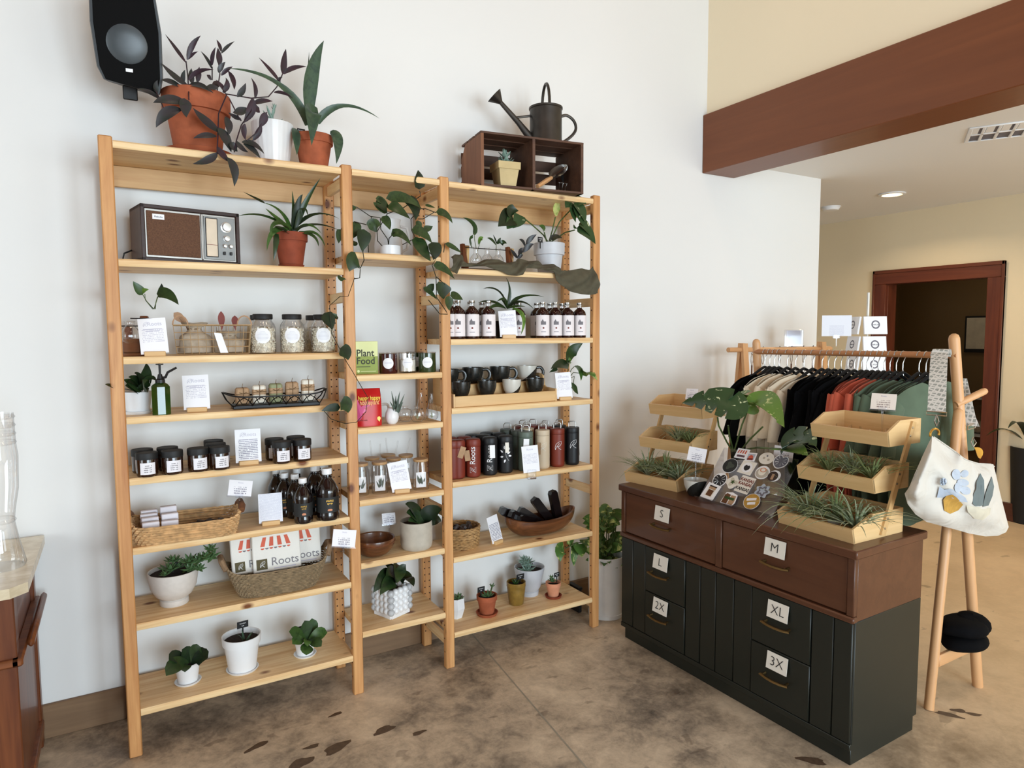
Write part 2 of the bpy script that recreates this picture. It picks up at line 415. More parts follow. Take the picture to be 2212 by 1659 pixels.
plain('white_plastic', (236, 236, 236), .35, var=.02); plain('black_plastic', (11, 11, 12), .45, var=.2); plain('black_matte', (20, 20, 21), .6, var=.1); plain('black_grille', (10, 10, 11), .85, var=.3, vscale=300, spec=.15)
plain('speaker_cone', (64, 70, 74), .35, var=.15); plain('black_metal', (24, 22, 22), .4, .6); plain('gunmetal', (78, 74, 70), .42, .85, var=.2, vscale=18); plain('steel', (190, 188, 184), .25, 1); plain('gold', (214, 168, 78), .3, .9); plain('wire_gold', (196, 168, 128), .4, .5)
wood('radio_wood', (64, 40, 32), (46, 28, 23), 'x', .45, 1.2); plain('radio_cloth', (98, 66, 46), .85, var=.3, vscale=240, bmp=.4, bscale=400); plain('radio_silver', (164, 160, 154), .35, .7); plain('radio_panel', (128, 128, 126), .4, .6); plain('radio_dial', (214, 196, 172), .4)
plain('knob_silver', (204, 203, 200), .28, .8)
plain('paper_white', (240, 239, 240), .7, var=.02); plain('paper_cream', (232, 226, 214), .7, var=.03); plain('ink_grey', (196, 193, 208), .7); plain('ink_dark', (34, 32, 34), .7); plain('ink_mid', (108, 106, 116), .7)
plain('kraft', (176, 142, 108), .8, var=.18, vscale=40); plain('twine', (120, 92, 62), .9); plain('soap_white', (232, 224, 208), .6); plain('soap_green', (146, 150, 112), .65, var=.2)
plain('linen', (178, 162, 142), .9, var=.15, vscale=60, bmp=.3, bscale=500); plain('leather_red', (122, 46, 34), .55); plain('cork_tan', (176, 138, 106), .7)
plain('pebble', (236, 226, 206), .5, var=.35, vscale=90); plain('pebble_brown', (150, 118, 88), .6)
plain('amber_dark', (44, 22, 12), .12, var=.3, coat=.5); plain('bottle_black', (22, 13, 12), .1, var=.2, coat=.6); plain('label_black', (30, 32, 32), .6); plain('syrup', (40, 14, 13), .12, coat=.6, var=.2); plain('label_pink', (238, 229, 229), .7, var=.04)
plain('wicker', (208, 166, 116), .7, var=.3, vscale=50); plain('wicker_dark', (124, 88, 56), .75, var=.3, vscale=60); plain('seagrass', (142, 120, 90), .8, var=.35, vscale=70); plain('rush', (178, 138, 88), .75, var=.35, vscale=60)
plain('bark', (140, 112, 84), .85, var=.3, vscale=40); plain('handle_wood', (116, 72, 40), .7, var=.3, vscale=40)
plain('chocolate', (50, 32, 24), .5, var=.3); plain('box_mauve', (96, 66, 74), .6); plain('box_white', (232, 226, 232), .55)
plain('lime_pale', (224, 228, 160), .5, var=.02); plain('lime', (142, 158, 50), .5, var=.03); plain('ink_olive', (46, 48, 18), .6)
plain('bag_red', (206, 34, 34), .35, var=.1, c2=(188, 26, 30)); plain('bag_pink', (226, 96, 150), .4); plain('bag_orange', (238, 150, 60), .4); plain('bag_yellow', (244, 206, 70), .4)
plain('candle_maroon', (58, 14, 14), .12, coat=.5); plain('candle_wax', (238, 232, 218), .5); plain('candle_green', (40, 56, 26), .12, coat=.5); plain('bamboo_lid', (182, 142, 96), .5, var=.1)
plain('mug_black', (36, 36, 33), .22, var=.35, vscale=45); plain('mug_white', (200, 196, 186), .25, var=.08); plain('mug_foot', (184, 148, 108), .7)
plain('rust_powder', (120, 42, 24), .5, var=.06); plain('black_powder', (17, 19, 22), .5, var=.1); plain('sage_powder', (94, 106, 94), .5, var=.06); plain('olive_powder', (62, 68, 58), .5, var=.06); plain('sand_powder', (206, 186, 158), .5, var=.04)
plain('foil_black', (22, 15, 15), .18, var=.3, vscale=40); plain('tea_cloth', (228, 224, 216), .85, var=.03, bmp=.2, bscale=600); plain('awning_red', (204, 92, 66), .7); plain('logo_olive', (84, 74, 40), .7); plain('logo_grey', (122, 118, 122), .7)
plain('olive_cloth', (84, 78, 60), .9, var=.18, vscale=30, bmp=.35, bscale=500)
plain('cloth_black', (11, 11, 13), .95, var=.2, vscale=25, spec=.1); plain('cloth_cream', (236, 220, 194), .92, var=.10, vscale=14, sheen=.1); plain('cloth_orange', (198, 92, 66), .92, var=.12, vscale=14, sheen=.1); plain('cloth_green', (86, 101, 80), .92, var=.12, vscale=14, sheen=.1); plain('velvet_black', (14, 13, 14), .95)
plain('canvas', (204, 198, 188), .9, var=.05, bmp=.25, bscale=420); plain('print_blue', (178, 188, 202), .9); plain('print_mustard', (188, 144, 62), .9, var=.15, vscale=60); plain('print_slate', (104, 114, 114), .9); plain('print_sand', (204, 196, 176), .9); plain('lining_pink', (206, 170, 148), .9)
m, nt, b = newmat('canvas_soft'); v = coords(nt); b.inputs['Base Color'].default_value = rgb(206, 200, 190); b.inputs['Roughness'].default_value = .9; bump(nt, b, noise(nt, v, 6, 3, .5, 1.2), .5, .03)
plain('wire_white', (206, 200, 190), .4, .2)
thin_glass('glass'); thin_glass('glass_green', (.55, .72, .22), .08); thin_glass('acrylic', (.96, .97, 1), .04, .12); thin_glass('glass_smoke', (.86, .8, .75), .05)
m, nt, b = newmat('mug_split'); tc = N(nt, 'ShaderNodeTexCoord'); sp = N(nt, 'ShaderNodeSeparateXYZ'); nt.links.new(tc.outputs['Object'], sp.inputs[0])
f = mth(nt, 'GREATER_THAN', mth(nt, 'ADD', mth(nt, 'MULTIPLY', sp.outputs[0], .9), mth(nt, 'SUBTRACT', .036, sp.outputs[2])), .008)
nt.links.new(mixc(nt, f, rgb(206, 202, 192), rgb(36, 36, 33)), b.inputs['Base Color']); b.inputs['Roughness'].default_value = .22
plain('green_bottle', (34, 66, 16), .12, var=.35, vscale=12, coat=.4)
leafmat('leaf_purple', (46, 42, 45), (38, 44, 40)); leafmat('leaf_purple2', (52, 32, 43), (42, 34, 40))
leafmat('leaf_agave', (62, 84, 62), (48, 68, 54)); leafmat('leaf_dark', (34, 52, 26), (26, 40, 22)); leafmat('leaf_mid', (52, 80, 34), (38, 62, 26)); leafmat('leaf_bright', (96, 128, 50), (66, 100, 38))
leafmat('leaf_dark_b', (44, 64, 32), (34, 50, 27), rough=.3); leafmat('leaf_dark_c', (27, 43, 22), (22, 34, 19), rough=.42); leafmat('leaf_mid_b', (64, 94, 42), (46, 74, 32), rough=.3); leafmat('leaf_mid_c', (42, 66, 29), (32, 52, 23), rough=.42)
leafmat('leaf_succ', (92, 122, 78), (70, 98, 62)); leafmat('leaf_blue', (142, 164, 150), (112, 138, 124)); leafmat('leaf_aloe', (92, 104, 92), (70, 84, 74)); leafmat('leaf_air', (172, 180, 148), (128, 146, 110), rough=.65); leafmat('leaf_air2', (150, 162, 108), (112, 130, 84), rough=.65)
leafmat('leaf_var', (46, 70, 38), (206, 208, 164), vscale=26, thr=(.63, .69)); leafmat('leaf_pothos', (72, 108, 46), (196, 202, 120), vscale=24, thr=(.52, .66)); leafmat('leaf_lime', (98, 130, 54), (216, 216, 150), vscale=30, thr=(.58, .68)); leafmat('leaf_philo', (50, 70, 34), (38, 54, 28), vscale=50); leafmat('leaf_yellow', (206, 210, 130), (150, 176, 80))
leafmat('stem_green', (86, 104, 56)); leafmat('stem_brown', (70, 58, 42)); leafmat('stem_dark', (44, 44, 30))
def emat(name, c, s):
    m, nt, b = newmat(name); b.inputs['Base Color'].default_value = rgb(c); b.inputs['Emission Color'].default_value = rgb(c); b.inputs['Emission Strength'].default_value = s
emat('lamp_glow', (255, 214, 150), 14)
# printed card: faint rows of fine print inside a text block (object space, metres)
def cardmat(name, paper, ink, hw, z0, z1, pitch, dens=.46):
    m, nt, b = newmat(name)
    tc = N(nt, 'ShaderNodeTexCoord'); sp = N(nt, 'ShaderNodeSeparateXYZ'); nt.links.new(tc.outputs['Object'], sp.inputs[0])
    x, z = sp.outputs[0], sp.outputs[2]
    zz = mth(nt, 'DIVIDE', z, pitch); row = mth(nt, 'LESS_THAN', mth(nt, 'FRACT', zz), .5)
    cb = N(nt, 'ShaderNodeCombineXYZ'); nt.links.new(mth(nt, 'MULTIPLY', x, 330), cb.inputs[0]); nt.links.new(mth(nt, 'MULTIPLY', mth(nt, 'FLOOR', zz), 7.37), cb.inputs[2])
    wrd = mth(nt, 'GREATER_THAN', noise(nt, cb.outputs[0], 1, 1), dens)
    inx = mth(nt, 'LESS_THAN', mth(nt, 'ABSOLUTE', x), hw); inz = mth(nt, 'MULTIPLY', mth(nt, 'GREATER_THAN', z, z0), mth(nt, 'LESS_THAN', z, z1))
    k = mth(nt, 'MULTIPLY', mth(nt, 'MULTIPLY', row, wrd), mth(nt, 'MULTIPLY', inx, inz))
    nt.links.new(mixc(nt, k, rgb(paper), rgb(ink)), b.inputs['Base Color']); b.inputs['Roughness'].default_value = .65
cardmat('card_print', (240, 239, 242), (204, 202, 214), .036, .042, .092, .0062)
cardmat('card_full', (238, 238, 242), (150, 150, 166), .036, .012, .092, .0068, .40)
cardmat('card_haze', (228, 230, 238), (206, 208, 222), .042, .012, .125, .0045, .40)
cardmat('tag_print', (240, 237, 240), (150, 146, 160), .024, .008, .036, .0085, .45)
cardmat('tag_warm', (238, 226, 214), (166, 148, 140), .024, .008, .036, .0085, .45)
cardmat('label_print', (236, 232, 236), (150, 146, 150), .013, .006, .034, .0075, .42)
m, nt, b = newmat('strap_weave'); v = coords(nt); vo = N(nt, 'ShaderNodeTexVoronoi'); vo.feature = 'DISTANCE_TO_EDGE'; vo.inputs['Scale'].default_value = 60; vo.inputs['Randomness'].default_value = .2; nt.links.new(v, vo.inputs['Vector'])
nt.links.new(ramp(nt, vo.outputs[0], [(.10, (222, 218, 210)), (.2, (156, 158, 150))]), b.inputs['Base Color']); b.inputs['Roughness'].default_value = .85

# ---------------------------------------------------------------- the room
WY = .33
def slab(name, m, x0, x1, y0, y1, z0, z1, b=0): return struct(G().box(x0, x1, y0, y1, z0, z1, b).obj(name, m, smooth=0))
fl = slab('floor', 'stained_concrete', -4.1, 8.4, -7.1, 2.7, -.12, 0)
slab('wall_back', 'paint_white', -4.1, 4.42, WY, WY+.14, 0, 4.5)
slab('wall_left', 'paint_white', -4.1, -4, -7.1, -4.0, 0, 4.5); slab('wall_left', 'paint_white', -4.1, -4, -2.0, WY, 0, 4.5); slab('wall_left', 'paint_white', -4.1, -4, -4.0, -2.0, 0, .45); slab('wall_left', 'paint_white', -4.1, -4, -4.0, -2.0, 3.05, 4.5)
slab('ceiling', 'beam_wood', -4.1, 3.5, -7.1, WY+.14, 4.5, 4.6)
slab('ceiling_low', 'paint_ceiling', 3.42, 8.4, -7.1, 2.7, 2.65, 2.75)
slab('wall_header', 'paint_cream', 3.275, 3.42, -7.1, WY, 2.60, 4.5)
slab('trim_1', 'beam_wood', 3.24, 3.525, -7.0, WY-.001, 2.557, 2.912, .004)
slab('wall_hall_end', 'paint_hall', 4.3, 6.3, 2.6, 2.7, 0, 2.65)
XD = 6.3
slab('wall_right', 'paint_hall', XD, XD+.12, -7.1, .02, 0, 2.65); slab('wall_right', 'paint_hall', XD, XD+.12, 1.0, 2.7, 0, 2.65); slab('wall_right', 'paint_hall', XD, XD+.12, .02, 1.0, 2.05, 2.65)
slab('wall_rear', 'paint_white', -4.1, .0, -7.1, -7, 0, 4.5); slab('wall_rear', 'paint_white', 1.45, 1.65, -7.1, -7, 0, 4.5); slab('wall_rear', 'paint_white', 3.1, 3.7, -7.1, -7, 0, 4.5); slab('wall_rear', 'paint_white', 6.0, 6.3, -7.1, -7, 0, 2.65)
for a, c, lo, hi, top in ((.0, 1.45, .2, 2.9, 4.5), (1.65, 3.1, .2, 2.9, 4.5), (3.7, 6.0, .3, 2.4, 2.65)):
    slab('wall_rear', 'paint_white', a, c, -7.1, -7, 0, lo); slab('wall_rear', 'paint_white', a, c, -7.1, -7, hi, top)
    w = struct(G().box(a, c, -7.06, -7.0, lo, lo+.05).box(a, c, -7.06, -7.0, hi-.05, hi).box(a, a+.05, -7.06, -7.0, lo, hi).box(c-.05, c, -7.06, -7.0, lo, hi).obj('window_1', 'black_matte'))
# dark back room seen through the doorway
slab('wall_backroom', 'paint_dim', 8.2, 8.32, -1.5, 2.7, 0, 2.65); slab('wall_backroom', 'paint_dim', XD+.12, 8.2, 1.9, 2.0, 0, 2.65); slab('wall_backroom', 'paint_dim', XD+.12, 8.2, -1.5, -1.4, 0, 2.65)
d = struct(G().obj('door_1', 'door_wood')); d.data = bpy.data.meshes.new('door_1')
def part(name, m, parent, *boxes, b=.003, label=None):
    g = G()
    for q in boxes: g.box(*q, b)
    return g.obj(name, m, parent, label=label)
for y0, y1, in ((.93, 1.055), (-.05, .075)):
    part('door_casing', 'door_wood', d, (XD-.025, XD+.001, y0, y1, 0, 2.0), (XD-.034, XD, y0 if y0 > .5 and 0 else (y0 if y0 < 0 else y1-.02), (y0+.02) if y0 < 0 else y1, 0, 2.13))
part('door_casing', 'door_wood_y', d, (XD-.025, XD+.001, -.05, 1.055, 2.0, 2.115), (XD-.034, XD, -.05, 1.055, 2.1, 2.13))
for y0, y1 in ((.915, 1.0), (.02, .06)): part('door_jamb', 'door_wood', d, (XD-.005, XD+.13, y0, y1, 0, 2.05))
part('door_jamb', 'door_wood_y', d, (XD-.005, XD+.13, .02, 1.0, 2.0, 2.05))
slab('baseboard_back', 'baseboard_wood', -4, 4.42, WY-.018, WY, 0, .135, .003)
slab('baseboard_right', 'baseboard_dark', XD-.02, XD, -7, -.05, 0, .15, .003)
# control joint in the slab and the darker stains left in the concrete, as thin inlays of the floor
G().add([(1.563, .31, .0006), (1.570, .31, .0006), (1.405, -1.06, .0006), (1.398, -1.06, .0006)], [(3, 2, 1, 0)]).obj('control_joint', 'joint_filler', fl)
for x, y, a, c, an in ((.874, -.309, .045, .022, 10), (.68, -.325, .055, .026, 20), (.985, -.398, .03, .012, 5), (.54, -.35, .05, .026, 15), (.60, -.27, .03, .012, 0), (.42, -.16, .05, .014, 20), (2.89, -1.40, .05, .016, -60), (2.955, -1.404, .03, .014, -40), (2.98, -1.45, .03, .012, -50), (2.15, -1.30, .05, .02, -50), (.30, -.28, .04, .01, 30), (.74, -.10, .03, .01, 10)):
    v = []; 
    for i in range(16):
        q = 2*math.pi*i/16; k = 1+.16*math.sin(3*q+x*40)+.08*math.sin(5*q+y*70); p = Euler((0, 0, R(an))).to_matrix() @ Vector((a*k*math.cos(q), c*k*math.sin(q), 0)); v.append((x+p.x, y+p.y, .0005))
    G().add(v, [tuple(range(16))]).obj('floor_stain', 'floor_stain', fl)

# fixtures on the ceiling
lp = at(1927, 418, z=2.65)
t = thing('recessed_ceiling_lamp', 'round recessed ceiling lamp glowing warm white in the low ceiling', 'lamp', (lp.x, lp.y, 2.65))
G().lathe([(.070, -.002), (.096, -.002), (.098, -.010), (.074, -.014), (.070, -.002)], 28).obj('trim_ring', 'white_plastic', t)
G().lathe([(0, -.004), (.071, -.004), (.071, -.001), (0, -.001)], 28).obj('diffuser', 'lamp_glow', t)
def spotlamp(loc, power, size=.13, col=(1, .80, .55)):
    l = bpy.data.lights.new('downlight', 'AREA'); l.shape = 'DISK'; l.size = size; l.energy = power; l.color = col; l.spread = R(150)
    o = bpy.data.objects.new('downlight', l); COL.objects.link(o); o.location = loc
spotlamp((lp.x, lp.y, 2.62), 20)
# its row of twins further along the low ceiling, past the picture's right edge
for q in ((5.3, -1.5), (4.4, -2.9), (5.6, -3.0)):
    spotlamp((*q, 2.63), 12)
sd = at(1795, 447, z=2.65)
t = thing('smoke_detector', 'round white smoke detector on low ceiling beside the wall corner', 'smoke detector', (sd.x, sd.y, 2.65))
G().lathe([(.072, 0), (.072, -.012), (.060, -.030), (0, -.034)], 28).obj('cover', 'white_plastic', t); G().lathe([(.080, 0), (.080, -.006), (.072, -.007)], 28).obj('base_ring', 'white_plastic', t)
va = at(2088, 292, z=2.65); vb = at(2225, 275, z=2.65)
t = thing('ceiling_vent', 'white square ceiling vent with dark slots behind the beam', 'vent', (va.x, va.y, 2.65), math.degrees(math.atan2(vb.y-va.y, vb.x-va.x)))
L = (vb-va).length
part('frame', 'white_plastic', t, (0, L, -.16, -.145, -.008, 0), (0, L, .145, .16, -.008, 0), (0, .02, -.145, .145, -.008, 0), (L-.02, L, -.145, .145, -.008, 0), (.02, L-.02, -.008, .008, -.008, 0), *[(L*k/4-.008, L*k/4+.008, -.145, .145, -.008, 0) for k in (1, 2, 3)])
part('duct', 'ink_mid', t, (.01, L-.01, -.15, .15, -.001, 0))
for k in range(4): part('louver', 'white_plastic', t, (L*k/4+.01, L*k/4+.02+L*.10, -.14, -.02, -.006, -.002), b=.001)
# back-room furnishings seen through the doorway
p = at(2118, 722, x=8.15)
t = thing('framed_picture', 'small dark framed picture on the wall of the dim back room', 'picture', (8.2, p.y-.02, p.z), -90)
G().box(-.19, .19, -.03, 0, -.20, .20, .004).obj('frame', 'black_matte', t); G().box(-.17, .17, -.034, -.02, -.16, .18).obj('print', 'print_sand', t)
p = at(2140, 860, x=8.0); p2 = at(2120, 925, x=8.0)
t = thing('wall_shelf', 'thin wall shelf in the dim back room seen past the rack', 'shelf', (8.2, p.y, p.z), -90)
part('board', 'ceramic_grey', t, (-.5, .30, -.28, 0, -.02, 0)); part('bracket', 'black_metal', t, (-.4, -.38, -.24, 0, -.12, -.02)); part('bracket', 'black_metal', t, (.2, .22, -.24, 0, -.12, -.02))
t = thing('wall_shelf', 'lower wall shelf holding a rolled towel in the dim back room', 'shelf', (8.2, p.y, p2.z-.07), -90)
part('board', 'ceramic_grey', t, (-.5, .30, -.28, 0, -.02, 0)); part('bracket', 'black_metal', t, (-.4, -.38, -.24, 0, -.12, -.02)); part('bracket', 'black_metal', t, (.2, .22, -.24, 0, -.12, -.02))
area('backroom_fill', (7.3, .6, 2.6), (0, 0, 0), .3, .3, 5, (1, .82, .55))  # unseen fill light, added to brighten the room behind the doorway
g = G(); g.tube([(8.08, p2.y-.2, p2.z), (8.08, p2.y+.2, p2.z)], .068, 14); g.tube([(8.08, p2.y-.203, p2.z), (8.08, p2.y-.198, p2.z)], .045, 14)
tag(g.obj('rolled_towel', 'linen'), 'cream rolled towel lying on a shelf in the dim back room', 'towel')

# ---------------------------------------------------------------- shelving unit
PX = (0, .85, 1.29, 2.14); PWD = .044
SH = thing('shelving_unit', 'tall pine shelving unit of three bays against the white wall', 'shelf', (0, 0, 0))
for i, X in enumerate(PX):
    part('post', 'pine_post', SH, (X, X+PWD, 0, .032, 0, 2.26), b=.004); part('post', 'pine_post', SH, (X, X+PWD, .268, .30, 0, 2.26), b=.004)
    for z in (2.175, 1.70, .715, .10): part('rung', 'pine_y', SH, (X+.013, X+.031, .032, .268, z, z+.044), b=.002)
    g = G()
    for k in range(66):
        z = .08+k*.032
        for x in (X+.010, X+.034): g.add([(x+.0036*math.cos(a*math.pi/3), .2674, z+.0036*math.sin(a*math.pi/3)) for a in range(6)], [(0, 1, 2, 3, 4, 5)])
        if i and k % 2 == 0: g.add([(X-.0006, .016+.0042*math.cos(a*math.pi/3), z+.0042*math.sin(a*math.pi/3)) for a in range(6)], [(0, 1, 2, 3, 4, 5)])
    g.obj('peg_holes', 'peg_hole', SH, kind='stuff', smooth=0)
LZ = (2.247, 1.837, 1.489, 1.272, 1.048, .790, .505, .178); MZ = (2.247, 1.907, 1.392, 1.166, .853, .578, .272); RZ = (2.243, 1.860, 1.540, 1.223, .880, .525, .165)
for (X0, X1, zs) in ((.044, .85, LZ), (.894, 1.29, MZ), (1.334, 2.14, RZ)):
    for z in zs:
        g = G(); p0 = [(.0015, z-.020), (.0055, z-.026), (.296, z-.026), (.298, z-.022), (.298, z-.002), (.296, z), (.006, z), (.0015, z-.005)]
        g.add([(X0+.0005, y, q) for y, q in p0]+[(X1-.0005, y, q) for y, q in p0], [tuple(range(8))[::-1], tuple(range(8, 16))]+[(i, (i+1) % 8, (i+1) % 8+8, i+8) for i in range(8)][::1])
        o = g.obj('shelf_board', 'pine_x', SH)
    part('back_rail', 'pine_rail', SH, (X0, X1, .284, .2985, 2.140, 2.2205), b=.002)
# ---------------------------------------------------------------- shared small builders
def LF(t, m, pts, w, shape='lance', up=(0, -.4, 1), fold=.25, n=8, name='leaf'):
    """leaf through three world points"""
    p = [loc_of(t, q) for q in pts]; return leaf(t, m, p[0], p[1], p[2], w, shape, up, fold, n, name)
def ST(t, m, pts, r=.002, name='stem'): return stem(t, m, [loc_of(t, q) for q in pts], r, name)
def CR(ox, oy, s):
    return lambda x, y, d: at(ox+x*s, oy+y*s, y=d)
def arc(p0, p2, lift):
    p0, p2 = Vector(p0), Vector(p2); return [p0, (p0+p2)/2+Vector(lift), p2]
def HT(u, v, y, z0): return at(u, v, y=y).z-z0
def plant_tag(t, p, rotz=0, tilt=8, w=.034, h=.022, stick=.03):
    """black chalk-board plant marker with a white scribbled name"""
    g = G().box(-w/2, w/2, -.001, .001, 0, h, .0008).box(-.003, .003, -.001, .001, -stick, .002)
    T = TR(p, (R(tilt), 0, R(rotz)))
    o = g.obj('plant_tag', 'black_matte', t, label='black plant marker with white lettering'); o.matrix_basis = T
    text('Succulent', .0065, 'paper_white', o, (0, -.0014, h*.68)); text('$ 8', .007, 'paper_white', o, (0, -.0014, h*.32))
_cardmesh = {}
def sign_card(label, x, y, z, rotz=0, lean=12, w=.092, h=.132, m='card_print', logo=True, block=True, group='information cards on wooden blocks', tilt=0, dx=0):
    t = thing('sign_card', label, 'sign', (x, y, z), rotz, group)
    G().box(-w*.38, w*.38, -.016, .016, 0, .018, .002).obj('wooden_block', 'bamboo_x', t)
    c = G().box(-w/2, w/2, -.0008, .0008, 0, h).obj('card', m, t, loc=(dx, -.004, .010), rot=(R(-lean), R(tilt), 0))
    if logo:
        text('Roots', .020, 'ink_grey', c, (.008, -.0011, h-.022)); roots_logo(c, (-.032, -.0011, h-.031), .018, 'ink_grey', .0005, False)
        G().box(-w*.34, w*.34, -.0011, -.0008, h-.042, h-.0395).obj('printed_rule', 'ink_grey', c); G().box(-w*.26, w*.26, -.0011, -.0008, h-.049, h-.0465).obj('printed_rule', 'ink_grey', c)
    return t
def roots_logo(parent, p, s, m, r, square=True):
    """leaf drawn as the letter R; lower left corner at p, height s, facing -y"""
    g = G(); x, y, z = p
    def pt(a, b): return (x+a*s, y, z+b*s)
    L1 = [pt(.18, .05), pt(.16, .35), pt(.26, .66), pt(.52, .90), pt(.86, 1.0), pt(.88, .75), pt(.74, .52), pt(.50, .40), pt(.36, .40)]
    g.tube(L1, r, 4, caps=False); g.tube([pt(.18, .05), pt(.36, .42), pt(.64, .78)], r, 4, caps=False); g.tube([pt(.42, .42), pt(.60, .22), pt(.84, .06)], r, 4, caps=False)
    if square: g.tube([pt(-.08, -.12), pt(1.08, -.12), pt(1.08, 1.14), pt(-.08, 1.14)], r*.9, 4, closed=True)
    return g.obj('leaf_logo', m, parent)
def clip_sign(label, x, y, z, rotz=0, stem_h=.06, w=.062, h=.050, lean=15, tilt=0, m='tag_print', base='block', lines=True, group='price cards in clear clips', dz=0):
    t = thing('clip_sign', label, 'sign', (x, y, z), rotz, group)
    if base == 'block': G().lathe([(0, 0), (.017, 0), (.017, .004), (.005, .007), (0, .007)], 16).obj('base', 'acrylic', t)
    G().tube([(0, 0, .003), (0, .002, stem_h*.6), (0, 0, stem_h)], .0032, 6).obj('stem', 'acrylic', t)
    c = G().box(-.014, .014, -.003, .003, -.006, .012, .001).box(-.004, .004, -.006, .004, -.018, -.004, .001).obj('clip', 'acrylic', t, loc=(0, 0, stem_h))
    k = G().box(-w/2, w/2, -.0006, .0006, 0, h).obj('card', m, t, loc=(0, 0, stem_h), rot=(R(-lean), R(tilt), 0))
    text('Roots', .008, 'ink_grey', k, (0, -.001, h*.84)); G().box(-w/2-.003, w/2+.003, -.0014, .0014, -.006, .0015).obj('sleeve_edge', 'acrylic', k)
    return t
# woven baskets: stacked strands winding in and out of upright stakes
def weave(t, a0, b0, a1, b1, h, rows, r, m, ex=2.6, waves=22, amp=.0016, name='weave', z0=.004, seg=88, sides=4, flat=1, lip=None):
    g = G()
    def se(a, A, B): c, s = math.cos(a), math.sin(a); return (A*math.copysign(abs(c)**(2/ex), c), B*math.copysign(abs(s)**(2/ex), s))
    for k in range(rows):
        f = k/(rows-1); A, B = a0+(a1-a0)*f**.8, b0+(b1-b0)*f**.8; z = z0+f*(h-z0)+(lip or 0)*0; pts = []
        for i in range(seg):
            a = 2*math.pi*i/seg; q = amp*math.sin(waves*a+math.pi*(k % 2)); x, y = se(a, A+q, B+q)
            zz = z+(lip*abs(math.cos(a))**6*f if lip else 0)+rnd.uniform(-r*.2, r*.2); pts.append((x, y, zz))
        g.tube(pts, r, sides, closed=True, flat=flat)
    o = g.obj(name, m, t, kind='stuff')
    n = 40; bt = [se(2*math.pi*i/n, a0, b0) for i in range(n)]
    G().add([(x, y, z0) for x, y in bt]+[(x, y, z0+.004) for x, y in bt], [tuple(range(n))[::-1], tuple(range(n, 2*n))]+[(i, (i+1) % n, (i+1) % n+n, i+n) for i in range(n)]).obj('base', m, t)
    return o

